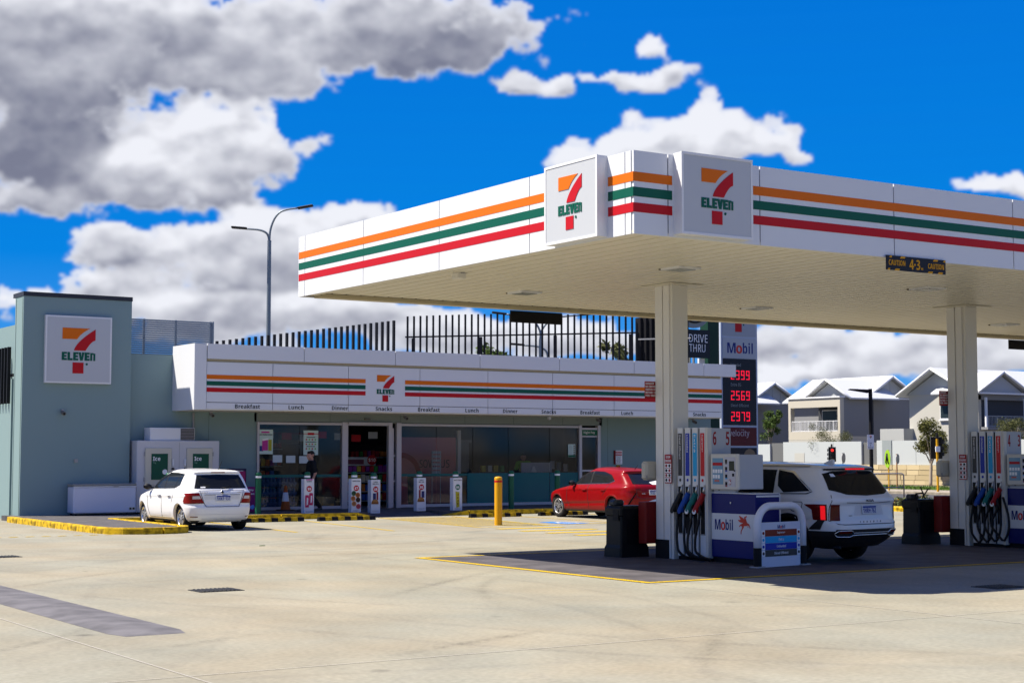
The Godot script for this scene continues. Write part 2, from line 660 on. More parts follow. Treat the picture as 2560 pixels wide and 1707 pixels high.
func concrete_texture() -> ImageTexture:
	var half := 1024
	var im := Image.create(half, half, false, Image.FORMAT_RGB8)
	var a := FastNoiseLite.new()
	a.frequency = 0.011
	a.fractal_octaves = 5
	a.seed = 31
	var b := FastNoiseLite.new()
	b.frequency = 0.05
	b.fractal_octaves = 4
	b.seed = 8
	for i in half:
		for j in half:
			var v := 0.5 + 0.075 * a.get_noise_2d(j * 1.6, i) + 0.03 * b.get_noise_2d(j, i * 0.8)
			var warm := 0.035 * a.get_noise_2d(j + 900.0, i * 1.3)
			im.set_pixel(j, i, Color(v + 0.40 + warm, v + 0.385, v + 0.36 - warm))
	im.resize(2048, 2048, Image.INTERPOLATE_CUBIC)
	# tyre marks: faint pairs of swinging lines
	for k in 120:
		var x := rng.randf_range(0, 2048)
		var z := rng.randf_range(300, 2048)
		var dir := rng.randf_range(-0.5, 0.5) + (PI / 2 if k % 3 else 0.0)
		var bend := rng.randf_range(-0.0022, 0.0022)
		var wide := rng.randf_range(2.0, 5.0)
		var dark := rng.randf_range(0.02, 0.075)
		if k % 9 == 0:
			dark *= 2.0
		if k % 7 == 0:
			dark = -0.035
		var steps := rng.randi_range(150, 700)
		for twin in 2:
			var px := x + twin * 62.0 * sin(dir)
			var pz := z - twin * 62.0 * cos(dir)
			var d := dir
			for s in steps:
				px += cos(d)
				pz += sin(d)
				d += bend
				var fade := sin(PI * s / steps) * dark * (0.65 + 0.35 * b.get_noise_2d(s * 0.7, k * 50.0) * 2.0)
				for w in range(-int(wide), int(wide) + 1):
					var ix := int(px - sin(d) * w)
					var iz := int(pz + cos(d) * w)
					if ix < 0 or iz < 0 or ix > 2047 or iz > 2047:
						continue
					var c := im.get_pixel(ix, iz)
					var g := 1.0 - fade * (1.0 - absf(w) / (wide + 1.0))
					im.set_pixel(ix, iz, Color(c.r * g, c.g * g, c.b * (g + 0.004)))
	for k in 46:   # heavier traffic marks where cars swing from the bays to the pumps
		var px := rng.randf_range(14.5, 24.0) * 42.67 + 256.0
		var pz := 2048.0 + rng.randf_range(-34.0, -24.8) * 42.67
		if k % 3 == 0:
			px = rng.randf_range(-2.0, 14.0) * 42.67 + 256.0
			pz = 2048.0 + rng.randf_range(-34.0, -9.0) * 42.67
		var d := rng.randf_range(-0.75, -0.35) + (PI if k % 2 else 0.0)
		var bend := rng.randf_range(-0.003, 0.003)
		var wide := rng.randf_range(3.0, 9.0)
		var dark := rng.randf_range(0.06, 0.17)
		var steps := rng.randi_range(60, 260)
		for s in steps:
			px += cos(d)
			pz += sin(d)
			d += bend
			var fade := sin(PI * s / steps) * dark * clampf(0.7 + 0.9 * b.get_noise_2d(s * 1.5, k * 70.0), 0.1, 1.2)
			for w in range(-int(wide), int(wide) + 1):
				var ix := int(px - sin(d) * w)
				var iz := int(pz + cos(d) * w)
				if ix < 0 or iz < 0 or ix > 2047 or iz > 2047:
					continue
				var c := im.get_pixel(ix, iz)
				var q := 1.0 - absf(w) / (wide + 1.0)
				var g := 1.0 - fade * q * q
				im.set_pixel(ix, iz, Color(c.r * g, c.g * g, c.b * (g + 0.01 * fade)))
	for k in 160:   # drips and spots
		var cx := rng.randi_range(20, 2020)
		var cz := rng.randi_range(20, 2020)
		var r := rng.randf_range(1.0, 7.0)
		var dark := rng.randf_range(0.05, 0.28)
		for i in range(-int(r), int(r) + 1):
			for j in range(-int(r), int(r) + 1):
				var q := sqrt(i * i + j * j) / r
				if q < 1.0:
					var c := im.get_pixel(cx + i, cz + j)
					im.set_pixel(cx + i, cz + j, c * (1.0 - dark * (1.0 - q)))
	return ImageTexture.create_from_image(im)


func make_ground() -> void:
	var grain := noise_texture(3, 0.06, 5, 512, 0.3)
	var coarse := noise_texture(4, 0.012, 5, 512, 0.16)
	var land := worn(mt("land", 0.17, 0.15, 0.115, 0.95), coarse, 0.05)
	setting(put(self, "ground", done_flat([[-900, 900], [900, 900], [900, -900], [-900, -900]], -0.06), land))
	var concrete := mt("concrete", 0.385, 0.375, 0.31, 0.8)
	concrete.albedo_texture = concrete_texture()
	concrete.detail_enabled = true
	concrete.detail_blend_mode = BaseMaterial3D.BLEND_MODE_MUL
	concrete.detail_albedo = noise_texture(12, 0.05, 5, 512, 0.06)
	concrete.detail_uv_layer = BaseMaterial3D.DETAIL_UV_2
	concrete.uv2_triplanar = true
	concrete.uv2_world_triplanar = true
	concrete.uv2_scale = Vector3.ONE * 0.45
	setting(flat("forecourt", [[-6, 0], [42, 0], [42, -48], [-6, -48]], 0.0, concrete))
	var plain := worn(mt("outer_concrete", 0.29, 0.28, 0.235, 0.85), coarse, 0.11)
	setting(flat("forecourt_beyond", [[-60, 40], [60, 40], [60, -0.02], [-60, -0.02]], -0.004, plain))
	setting(flat("forecourt_left", [[-60, -0.02], [-6.02, -0.02], [-6.02, -90], [-60, -90]], -0.004, plain))
	setting(flat("forecourt_right", [[-6, -48.02], [44, -48.02], [44, -90], [-6, -90]], -0.004, plain))
	# the darker slab under the canopy and its yellow edge
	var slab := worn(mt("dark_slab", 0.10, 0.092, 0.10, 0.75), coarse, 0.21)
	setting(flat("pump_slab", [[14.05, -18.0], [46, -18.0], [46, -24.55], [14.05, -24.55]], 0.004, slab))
	var yellow := worn(mt("yellow_paint", 0.60, 0.40, 0.006, 0.6), grain, 0.9)
	setting(stroke("yellow_slab_line", [[13.98, -18.02], [46, -18.02]], 0.13, 0.008, yellow))
	setting(stroke("yellow_slab_line", [[13.98, -24.55], [46, -24.55]], 0.13, 0.008, yellow))
	setting(stroke("yellow_slab_line", [[14.05, -18.085], [14.05, -24.485]], 0.14, 0.008, yellow))
	# sawn joints, paler than the slabs
	var joint := mt("joint_filler", 0.34, 0.32, 0.28, 0.7)
	for run in [[14.02, 0.0, 14.02, -17.95], [13.6, -24.65, 13.6, -35.3], [5.0, 0, 5.0, -47], [21.5, 0, 21.5, -17.9], [22.3, -24.7, 22.3, -33.0], [29.0, 0, 29.0, -17.9], [29.3, -24.7, 29.3, -40.5]]:
		setting(stroke("concrete_joint", [[run[0], run[1]], [run[2], run[3]]], 0.018, 0.004, joint))
	for z in [-6.5, -12.5, -30.2, -36.4]:
		setting(stroke("concrete_joint", [[-6, z], [41, z]], 0.016, 0.0045, joint))
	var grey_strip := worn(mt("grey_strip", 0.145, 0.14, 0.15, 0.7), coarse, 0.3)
	var hump := []  # a low rounded strip along z, darker grey than the concrete
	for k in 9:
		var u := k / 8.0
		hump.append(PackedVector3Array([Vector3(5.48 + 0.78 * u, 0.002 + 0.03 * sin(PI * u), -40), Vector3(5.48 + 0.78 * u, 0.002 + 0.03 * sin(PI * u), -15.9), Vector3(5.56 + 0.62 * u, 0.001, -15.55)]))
	tag(put(self, "raised_strip", grid(hump), grey_strip), "long dark grey raised strip lying across the pale concrete", "speed hump")
	# drain covers
	var iron := mt("drain_iron", 0.03, 0.03, 0.03, 0.6, 0.3)
	var k := 0
	for p in [[8.45, -20.2, "dark drain grate in the open concrete beside the grey strip"], [8.0, -28.85, "dark drain grate at the left edge near the yellow dashes"], [17.65, -14.85, "dark drain grate in the canopy shade before the pumps"]]:
		var g := thing("drain_grate", p[2], "drain", Vector3(p[0], 0, p[1]), 0, "drain grates in the concrete")
		box(g, "frame", Vector3(0.62, 0.012, 0.46), Vector3(0, 0.002, 0), iron)
		for s in 9:
			box(g, "grate_bar", Vector3(0.02, 0.012, 0.4), Vector3(-0.24 + s * 0.06, 0.011, 0), mt("grate_bar", 0.06, 0.06, 0.06, 0.5, 0.5))
	# paths with yellow kerbs
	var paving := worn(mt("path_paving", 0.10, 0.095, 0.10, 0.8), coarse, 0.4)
	var kerb_yellow := worn(mt("kerb_yellow", 0.56, 0.36, 0.008, 0.6), noise_texture(14, 0.03, 5, 256, 0.5), 0.6)
	var path_outline := [[12.46, -41.5], [12.42, -36.5], [12.55, -35.85], [13.0, -35.5], [13.6, -35.45], [14.02, -35.8], [14.1, -36.3], [14.14, -41.32], [21.55, -41.32], [22.1, -41.6], [22.1, -45.0], [12.46, -45.0]]
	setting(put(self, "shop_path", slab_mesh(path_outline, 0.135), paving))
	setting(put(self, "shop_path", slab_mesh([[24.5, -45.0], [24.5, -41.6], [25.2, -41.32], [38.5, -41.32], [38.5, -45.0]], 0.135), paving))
	var ramp := begin()
	quad(ramp, Vector3(22.1, 0.135, -42.9), Vector3(24.5, 0.135, -42.9), Vector3(24.5, 0.004, -41.3), Vector3(22.1, 0.004, -41.3))
	quad(ramp, Vector3(22.1, 0.135, -45.0), Vector3(24.5, 0.135, -45.0), Vector3(24.5, 0.135, -42.9), Vector3(22.1, 0.135, -42.9))
	setting(put(self, "kerb_ramp", done(ramp), paving))
	var kerb := setting(Node3D.new())
	kerb.name = "yellow_kerb"
	add_child(kerb)
	var runs := [[[12.30, -43.6], [12.30, -41.5], [12.27, -39.0], [12.27, -36.5]], [[12.27, -36.48], [12.36, -35.95], [12.62, -35.52], [12.98, -35.3], [13.4, -35.26]], [[13.42, -35.26], [13.75, -35.32], [14.08, -35.55], [14.22, -35.9], [14.24, -36.3]],
		[[14.24, -36.33], [14.24, -38.7]], [[14.24, -38.73], [14.24, -41.18]], [[14.24, -41.2], [16.6, -41.2]], [[16.63, -41.2], [19.1, -41.2]], [[19.13, -41.2], [21.5, -41.2]], [[25.3, -41.2], [27.9, -41.2]], [[27.93, -41.2], [30.5, -41.2]], [[30.53, -41.2], [34, -41.2]], [[34.03, -41.2], [38.5, -41.2]]]
	for r in runs:
		put(kerb, "kerb_stone", kerb_mesh(r, 0.16, 0.15, 0.15), kerb_yellow)
	put(kerb, "kerb_stone", kerb_mesh([[21.52, -41.2], [22.15, -41.3]], 0.16, 0.15, 0.02), kerb_yellow)
	put(kerb, "kerb_stone", kerb_mesh([[24.45, -41.3], [25.28, -41.2]], 0.16, 0.02, 0.15), kerb_yellow)
	# bay markings
	for l in [[16.78, -40.9, 16.3, -34.2], [19.35, -40.4, 18.55, -33.6], [21.95, -40.6, 21.2, -33.9], [26.1, -40.9, 25.75, -34.4], [28.9, -40.9, 28.7, -34.4]]:
		setting(stroke("bay_line", [[l[0], l[1]], [l[2], l[3]]], 0.09, 0.006, yellow))
	setting(stroke("bay_line", [[23.3, -34.2], [25.7, -34.4]], 0.09, 0.0065, yellow))
	setting(stroke("bay_line", [[24.35, -40.6], [23.35, -34.1], [21.2, -33.9]], 0.09, 0.007, yellow))
	for s in 15:
		var u := s / 15.0
		setting(stroke("hatch_line", [[lerpf(21.95, 21.25, u), lerpf(-40.3, -34.4, u)], [lerpf(24.25, 23.4, u), lerpf(-39.9, -33.9, u)]], 0.10, 0.006, yellow))
	for d in [[21.15, -33.1, 23.1, -33.1], [21.0, -31.85, 23.1, -31.7], [21.0, -30.72, 23.1, -30.6], [20.95, -29.5, 23.1, -29.4]]:
		setting(stroke("crossing_bar", [[d[0], d[1]], [d[2], d[3]]], 0.34, 0.006, yellow))
	for s in 9:
		setting(stroke("yellow_dash", [[9.3 + s * 0.36, -35.55], [9.5 + s * 0.36, -35.6]], 0.12, 0.006, yellow))
	var blue := mt("bay_blue", 0.02, 0.16, 0.5, 0.6)
	setting(flat("parking_symbol", [[24.15, -35.75], [24.75, -35.85], [24.95, -34.5], [24.15, -34.4]], 0.006, blue))
	var white := mt("road_white", 0.6, 0.6, 0.6, 0.6)
	setting(stroke("parking_symbol_mark", [[24.55, -35.6], [24.55, -35.2], [24.75, -34.9], [24.7, -34.65]], 0.07, 0.010, white))
	setting(stroke("parking_symbol_mark", [[24.45, -35.3], [24.3, -35.0], [24.4, -34.75], [24.6, -34.8]], 0.06, 0.011, white))


func done_flat(poly: Array, y: float) -> ArrayMesh:
	var st := begin()
	quad(st, Vector3(poly[3][0], y, poly[3][1]), Vector3(poly[2][0], y, poly[2][1]), Vector3(poly[1][0], y, poly[1][1]), Vector3(poly[0][0], y, poly[0][1]))
	return done(st)


func slab_mesh(outline: Array, h: float) -> ArrayMesh:   # x z outline, from the ground up to h
	var turn := Transform3D(Basis(Vector3.RIGHT, Vector3(0, 0, 1), Vector3(0, 1, 0)), Vector3.ZERO)
	var st := begin()
	plate(outline, h, st, turn)
	return done(st)


func kerb_mesh(path: Array, wide: float, h0: float, h1: float) -> ArrayMesh:
	var rows := []
	for i in path.size():
		var a := Vector2(path[maxi(i - 1, 0)][0], path[maxi(i - 1, 0)][1])
		var b := Vector2(path[mini(i + 1, path.size() - 1)][0], path[mini(i + 1, path.size() - 1)][1])
		var s := (b - a).normalized().orthogonal() * wide / 2
		var p := Vector2(path[i][0], path[i][1])
		var h := lerpf(h0, h1, float(i) / (path.size() - 1))
		var q := s * 0.86
		rows.append(PackedVector3Array([Vector3(p.x - s.x, -0.01, p.y - s.y), Vector3(p.x - s.x, h * 0.8, p.y - s.y), Vector3(p.x - q.x, h, p.y - q.y), Vector3(p.x + q.x, h, p.y + q.y), Vector3(p.x + s.x, h * 0.8, p.y + s.y), Vector3(p.x + s.x, -0.01, p.y + s.y)]))
	var st := begin()
	grid(rows, false, false, st)
	for e in [rows[0], rows[-1]]:
		for k in range(1, 5):
			for v in [e[0], e[k], e[mini(k + 1, 5)]]:
				st.add_vertex(v)
	return done(st)


# ---------------------------------------------------------------- the shop

const FZ := -43.0     # front of the fascia
const GZ := -44.7     # the glazed wall
const TZ := -44.35    # front of the tower


func print_colors() -> void:
	mt("print_orange", 0.60, 0.125, 0.002, 0.45)
	mt("print_green", 0.003, 0.085, 0.055, 0.45)
	mt("print_red", 0.42, 0.006, 0.012, 0.45)
	mt("white_panel", 0.60, 0.62, 0.655, 0.4)
	mt("white_metal", 0.64, 0.65, 0.67, 0.4)
	mt("sign_face", 0.43, 0.45, 0.48, 0.3)
	mt("black", 0.007, 0.007, 0.008, 0.6)
	mt("dark_metal", 0.010, 0.010, 0.012, 0.5)
	mt("steel", 0.5, 0.5, 0.5, 0.3, 0.9)
	mt("grey_plastic", 0.3, 0.3, 0.3, 0.5)
	mt("navy_text", 0.004, 0.014, 0.018, 0.6)
	mt("white_print", 0.8, 0.8, 0.8, 0.5)


func camera_dome(at: Vector3, label: String) -> void:
	var o := thing("security_camera", label, "camera", at, 0, "security cameras on the shop wall")
	rod(o, "mount", 0.035, 0.03, 0.08, Vector3(0, 0, 0), mats.grey_plastic, Basis(Vector3.RIGHT, PI / 2))
	rod(o, "camera_body", 0.05, 0.055, 0.16, Vector3(0, -0.05, 0.04), mt("camera_grey", 0.12, 0.12, 0.12, 0.4), Basis(Vector3.RIGHT, 1.9))
	rod(o, "lens", 0.03, 0.03, 0.02, Vector3(0, -0.1, 0.19), mats.black, Basis(Vector3.RIGHT, 1.9))


func make_shop() -> void:
	print_colors()
	var teal := mt("teal_wall", 0.185, 0.265, 0.275, 0.75)
	var under := mt("panel_wall", 0.20, 0.24, 0.235, 0.75)
	var shop := thing("shop_building", "convenience store with grey green walls and white striped fascia", "shop", Vector3.ZERO)
	# tower
	box(shop, "tower", Vector3(3.1, 6.22, 0.8), Vector3(14.31, 3.11, TZ - 0.4), teal)
	box(shop, "tower_side", Vector3(2.9, 6.2, 9.0), Vector3(14.4, 2.4, TZ - 5.4), teal)
	box(shop, "tower_cap", Vector3(3.13, 0.12, 1.0), Vector3(14.31, 6.265, TZ - 0.48), mt("tower_cap", 0.03, 0.033, 0.045, 0.5))
	for z in [-44.42, -45.05]:
		box(shop, "wall_joint", Vector3(0.012, 6.1, 0.02), Vector3(12.757, 3.1, z), mt("joint_shade", 0.10, 0.15, 0.155, 0.8))
	# left flank: a lower wall running away, with black battens on top
	box(shop, "side_wall", Vector3(0.3, 3.95, 14.0), Vector3(12.98, 1.975, -52.6), teal)
	var flank := thing("batten_screen", "black batten screen on the wall left of the tower", "screen", Vector3(12.8, 3.3, -45.5), 0, "black batten screens on the roof")
	for k in 14:
		box(flank, "batten", Vector3(0.1, 1.6, 0.05), Vector3(-0.06, 0.75, -0.3 * k - 0.1), mats.dark_metal)
	box(flank, "rail", Vector3(0.05, 0.08, 4.4), Vector3(0.03, 0.75, -2.1), mats.dark_metal)
	# main wall, in pieces round the windows
	box(shop, "wall", Vector3(4.07, 4.72, 0.25), Vector3(17.895, 2.36, GZ - 0.125), teal)
	box(shop, "wall", Vector3(13.0, 0.6, 0.25), Vector3(26.36, 3.11, GZ - 0.125), under)
	box(shop, "wall", Vector3(5.0, 3.4, 0.25), Vector3(35.24, 1.7, GZ - 0.125), teal)
	for x in [18.4, 22.4, 24.9, 27.3, 29.2, 31.2, 33.1, 35.2]:
		box(shop, "wall_joint", Vector3(0.012, 0.42 if x > 20 and x < 33 else 2.8, 0.006), Vector3(x, 3.0 if x > 20 and x < 33 else 1.7, GZ + 0.002), mats.joint_shade)
	box(shop, "wall", Vector3(0.25, 4.4, 14.0), Vector3(37.6, 2.2, -51.8), teal)
	box(shop, "wall", Vector3(25.0, 4.4, 0.25), Vector3(25.3, 2.2, -58.8), teal)
	box(shop, "roof", Vector3(24.6, 0.2, 14.0), Vector3(25.4, 4.1, -51.9), mt("roof_sheet", 0.3, 0.3, 0.3, 0.6))
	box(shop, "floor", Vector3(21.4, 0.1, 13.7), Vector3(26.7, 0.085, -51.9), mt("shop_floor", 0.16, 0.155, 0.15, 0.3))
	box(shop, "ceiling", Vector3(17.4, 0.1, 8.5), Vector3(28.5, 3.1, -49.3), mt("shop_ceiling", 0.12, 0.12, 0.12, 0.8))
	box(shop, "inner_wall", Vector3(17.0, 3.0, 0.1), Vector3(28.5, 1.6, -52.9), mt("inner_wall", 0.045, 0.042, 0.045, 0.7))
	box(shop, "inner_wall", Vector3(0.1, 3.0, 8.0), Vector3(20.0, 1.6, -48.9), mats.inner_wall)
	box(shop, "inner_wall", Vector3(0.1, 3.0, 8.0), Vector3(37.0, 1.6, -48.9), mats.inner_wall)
	# fascia: backing, soffit, ends, panels, cap
	var white: Material = mats.white_panel
	var trim := mt("warm_recess", 0.36, 0.32, 0.23, 0.6)
	box(shop, "fascia_backing", Vector3(19.1, 1.75, 0.10), Vector3(27.3, 3.99, FZ - 0.14), mt("fascia_gap", 0.12, 0.11, 0.10, 0.7))
	box(shop, "fascia_soffit", Vector3(19.5, 0.06, 1.62), Vector3(27.1, 3.11, FZ - 0.89), mt("soffit_white", 0.55, 0.54, 0.5, 0.6))
	box(shop, "fascia_roof", Vector3(20.0, 0.06, 1.6), Vector3(27.3, 4.86, FZ - 0.9), mats.roof_sheet)
	box(shop, "fascia_end", Vector3(0.08, 1.89, 1.68), Vector3(17.29, 4.035, FZ - 0.86), white)
	box(shop, "fascia_end", Vector3(0.08, 1.4, 1.6), Vector3(36.82, 3.8, FZ - 0.9), white)
	box(shop, "fascia_post", Vector3(0.36, 1.88, 0.12), Vector3(17.435, 4.035, FZ - 0.07), white)
	box(shop, "fascia_recess", Vector3(19.2, 0.09, 0.05), Vector3(27.25, 4.50, FZ - 0.10), trim)
	var cuts := [17.625, 20.67, 23.75, 26.81, 29.88, 32.95, 36.0, 37.48]
	for i in cuts.size() - 1:
		box(shop, "cap_panel", Vector3(cuts[i + 1] - cuts[i] - 0.02, 0.43, 0.30), Vector3((cuts[i] + cuts[i + 1]) / 2, 4.765, FZ - 0.15 + 0.02), white)
	cuts = [17.625, 19.69, 22.17, 24.65, 27.14, 29.64, 32.14, 34.6, 36.86]
	for i in cuts.size() - 1:
		var w: float = cuts[i + 1] - cuts[i] - 0.02
		var mid: float = (cuts[i] + cuts[i + 1]) / 2
		box(shop, "fascia_panel", Vector3(w, 1.15, 0.05), Vector3(mid, 3.89, FZ - 0.06), white)
		box(shop, "lower_panel", Vector3(w, 0.185, 0.05), Vector3(mid, 3.205, FZ - 0.06), white)
	var bands := [["print_orange", 4.035], ["print_green", 3.85], ["print_red", 3.665]]
	for b in bands:
		box(shop, "stripe", Vector3(5.12, 0.125, 0.006), Vector3(20.19, b[1], FZ - 0.032), mats[b[0]])
		box(shop, "stripe", Vector3(12.74, 0.125, 0.006), Vector3(30.49, b[1], FZ - 0.032), mats[b[0]])
	emblem(shop, Vector3(23.14, 4.235, FZ - 0.032), 0.6, FACING_VIEW)
	var words := [["Breakfast", 18.51, 0.78], ["Lunch", 20.2, 0.49], ["Dinner", 21.62, 0.54], ["Snacks", 23.1, 0.57], ["Breakfast", 24.58, 0.78], ["Lunch", 26.3, 0.49], ["Dinner", 27.71, 0.55], ["Snacks", 29.2, 0.57], ["Breakfast", 30.75, 0.79], ["Lunch", 32.44, 0.49], ["Dinner", 33.95, 0.55], ["Snacks", 35.55, 0.57]]
	for w in words:
		letters(shop, w[0], Vector3(w[1], 3.145, FZ - 0.033), w[2], 0.125, mats.navy_text)
	# glazing
	var frame := mt("window_frame", 0.42, 0.40, 0.42, 0.35, 0.3)
	var pane := glass("shop_glass", 0.22)
	var bars := [[19.93, 20.0, 0.13, 2.80], [22.79, 22.99, 0.13, 2.82], [24.43, 24.56, 0.13, 2.82], [24.72, 24.89, 0.13, 2.82], [31.84, 31.95, 0.13, 2.82], [32.62, 32.74, 0.13, 2.82]]
	for b in bars:
		box(shop, "window_frame", Vector3(b[1] - b[0], b[3] - b[2], 0.14), Vector3((b[0] + b[1]) / 2, (b[2] + b[3]) / 2, GZ + 0.01), frame)
	for b in [[20.0, 22.79, 2.76], [22.99, 24.43, 2.76], [24.89, 31.84, 2.76], [31.95, 32.62, 2.70]]:
		box(shop, "window_frame", Vector3(b[1] - b[0], 0.07, 0.12), Vector3((b[0] + b[1]) / 2, b[2], GZ + 0.005), frame)
	for b in [[20.0, 22.79, 0.19], [24.89, 31.84, 0.19]]:
		box(shop, "window_frame", Vector3(b[1] - b[0], 0.09, 0.10), Vector3((b[0] + b[1]) / 2, b[2], GZ), frame)
	box(shop, "window_frame", Vector3(0.67, 0.06, 0.1), Vector3(32.285, 1.27, GZ), frame)
	box(shop, "window_frame", Vector3(0.67, 0.05, 0.1), Vector3(32.285, 2.44, GZ), frame)
	for b in [[20.0, 21.35], [21.37, 22.79], [24.89, 26.21], [26.23, 27.59], [27.61, 28.98], [29.0, 30.64], [30.66, 31.84]]:
		box(shop, "pane", Vector3(b[1] - b[0], 2.49, 0.01), Vector3((b[0] + b[1]) / 2, 1.48, GZ), pane)
	box(shop, "pane", Vector3(0.67, 1.12, 0.01), Vector3(32.285, 1.86, GZ), pane)
	box(shop, "pane", Vector3(0.67, 1.08, 0.01), Vector3(32.285, 0.70, GZ), pane)
	# green band and lower film
	var film := mt("green_film", 0.015, 0.115, 0.105, 0.25)
	for b in [[20.0, 22.79], [24.89, 27.38]]:
		box(shop, "window_band", Vector3(b[1] - b[0], 0.085, 0.012), Vector3((b[0] + b[1]) / 2, 1.165, GZ + 0.004), film)
	var teal_film := mt("teal_film", 0.008, 0.12, 0.125, 0.2)
	for b in [[27.39, 28.98], [29.0, 30.64], [30.66, 31.83]]:
		box(shop, "window_film", Vector3(b[1] - b[0], 0.98, 0.014), Vector3((b[0] + b[1]) / 2, 0.72, GZ + 0.004), teal_film)
	# sliding door leaf, pushed open, and its rail
	box(shop, "door_rail", Vector3(1.55, 0.06, 0.2), Vector3(23.75, 2.79, GZ + 0.05), frame)
	var leaf := box(shop, "sliding_door", Vector3(0.06, 2.5, 0.06), Vector3(24.62, 1.4, GZ - 0.09), frame)
	box(leaf, "door_stile", Vector3(0.05, 2.5, 0.05), Vector3(-0.02, 0, 0.12), frame)
	for y in [-0.42, 0.38]:
		box(leaf, "door_bar", Vector3(0.12, 0.05, 0.03), Vector3(0.03, y, 0.1), frame)
	box(shop, "door_sensor", Vector3(0.2, 0.05, 0.08), Vector3(23.68, 2.92, GZ + 0.04), mt("sensor", 0.15, 0.15, 0.15, 0.3))
	box(shop, "night_pay_sign", Vector3(0.68, 0.19, 0.02), Vector3(32.285, 2.57, GZ + 0.03), mt("sign_green", 0.005, 0.10, 0.05, 0.4))
	letters_mid(shop, "Night Pay", Vector3(32.285, 2.565, GZ + 0.042), 0.11, mats.white_print, FACING_VIEW, 1.0, false)
	# the wall sign on the tower
	var sign := thing("logo_sign", "square white emblem sign on the grey green tower wall", "sign", Vector3(14.295, 4.75, TZ), 0, "square emblem signs")
	box(sign, "frame", Vector3(1.89, 1.89, 0.12), Vector3(0, 0, 0.06), mats.white_metal)
	box(sign, "face", Vector3(1.80, 1.80, 0.02), Vector3(0, 0, 0.115), mats.sign_face)
	emblem(sign, Vector3(-0.475, 0.61, 0.126), 0.945, FACING_VIEW)
	camera_dome(Vector3(13.89, 3.05, TZ), "pale dome camera on the tower wall under the emblem sign")
	tag(box(self, "wall_socket", Vector3(0.1, 0.1, 0.06), Vector3(14.3, 1.64, TZ + 0.03), mats.grey_plastic), "small grey socket box low on the tower wall above freezer", "socket")
	camera_dome(Vector3(17.95, 3.03, FZ - 0.5), "small dark camera under the left end of the shop fascia")
	camera_dome(Vector3(24.35, 3.03, FZ - 0.5), "small dark camera under the fascia just right of the door")
	camera_dome(Vector3(31.75, 3.03, FZ - 0.5), "small dark camera under the fascia above the night pay window")
	camera_dome(Vector3(35.9, 3.03, FZ - 0.5), "small dark camera under the fascia by the white pump column")
	var lamp := thing("wall_light", "round pale light under the fascia between the windows", "light", Vector3(29.75, 3.02, FZ - 0.4))
	put(lamp, "globe", turned([[0.0, 0.06], [0.05, 0.05], [0.075, 0.0], [0.06, -0.05], [0.0, -0.07]], 16), mats.sign_face)
	# screens on the roof
	box(shop, "roof_upstand", Vector3(19.5, 0.25, 0.2), Vector3(27.4, 4.3, -47.7), mats.dark_metal)
	var louvre := thing("louvre_screen", "grey horizontal slat screen on the roof behind the tower", "screen", Vector3(17.4, 4.75, -46.0))
	for k in 17:
		box(louvre, "slat", Vector3(3.2, 0.05, 0.05), Vector3(0, 0.06 + k * 0.064, 0), mt("louvre_grey", 0.20, 0.23, 0.27, 0.5))
	for x in [-1.5, -0.55, 0.45, 1.57]:
		box(louvre, "post", Vector3(0.06, 1.15, 0.06), Vector3(x, 0.55, -0.06), mats.louvre_grey)
	box(louvre, "post", Vector3(0.05, 1.15, 0.09), Vector3(1.62, 0.55, 0.0), mats.louvre_grey)
	var raked := thing("batten_screen", "raked black batten screen behind the fascia, rising to the right", "screen", Vector3(0, 4.1, -48), 0, "black batten screens on the roof")
	for k in 31:
		var x := 20.0 + 0.2225 * (k - 1)
		var top := 5.44 + (x - 20.0) * 0.1485
		box(raked, "batten", Vector3(0.075, snappedf(top - 4.1, 0.001), 0.09), Vector3(x, (top - 4.1) / 2, 0), mats.dark_metal)
	box(raked, "rail", Vector3(7.0, 0.06, 0.04), Vector3(23.2, 0.4, -0.07), mats.dark_metal)
	var tall := thing("batten_screen", "tall level black batten screen with rail and posts behind the shop", "screen", at_view(0, 4.1, 60), YAW, "black batten screens on the roof")
	for k in 36:
		var x := -3.93 + k * 0.2415
		var top := 2.86 + 0.14 * sin(PI * (k + 4) / 42.0)
		box(tall, "batten", Vector3(0.075, snappedf(top, 0.01), 0.09), Vector3(x, top / 2, 0), mats.dark_metal)
	var rail := box(tall, "rail", Vector3(8.75, 0.055, 0.06), Vector3(0.36, 2.2, 0.09), mats.dark_metal)
	rail.rotation_degrees.z = 1.1
	for x in [-3.7, -1.18, 1.62, 4.45]:
		box(tall, "post", Vector3(0.13, 2.14 + 0.02 * x, 0.1), Vector3(x, 1.07 + 0.01 * x, 0.16), mats.dark_metal)
	var dense := thing("batten_screen", "close set wide black blades at the right end of the roof screen", "screen", at_view(4.75, 4.1, 60), YAW, "black batten screens on the roof")
	for k in 9:
		box(dense, "batten", Vector3(0.16, 2.85, 0.3), Vector3(0.05 + k * 0.2, 1.42, 0.1 * k), mats.dark_metal, 35)
	box(dense, "rail", Vector3(2.0, 0.05, 0.05), Vector3(0.9, 2.0, 0.9), mats.grey_plastic, -20)
	make_shop_front_things()
	make_shop_inside()


func poster(at: Vector3, w: float, h: float, label: String, draw: Callable) -> Node3D:
	var p := thing("poster", label, "poster", at, 0, "posters on the shop window")
	box(p, "sheet", Vector3(w, h, 0.006), Vector3(0, 0, 0), mt("poster_paper", 0.50, 0.62, 0.58, 0.5))
	draw.call(p)
	return p


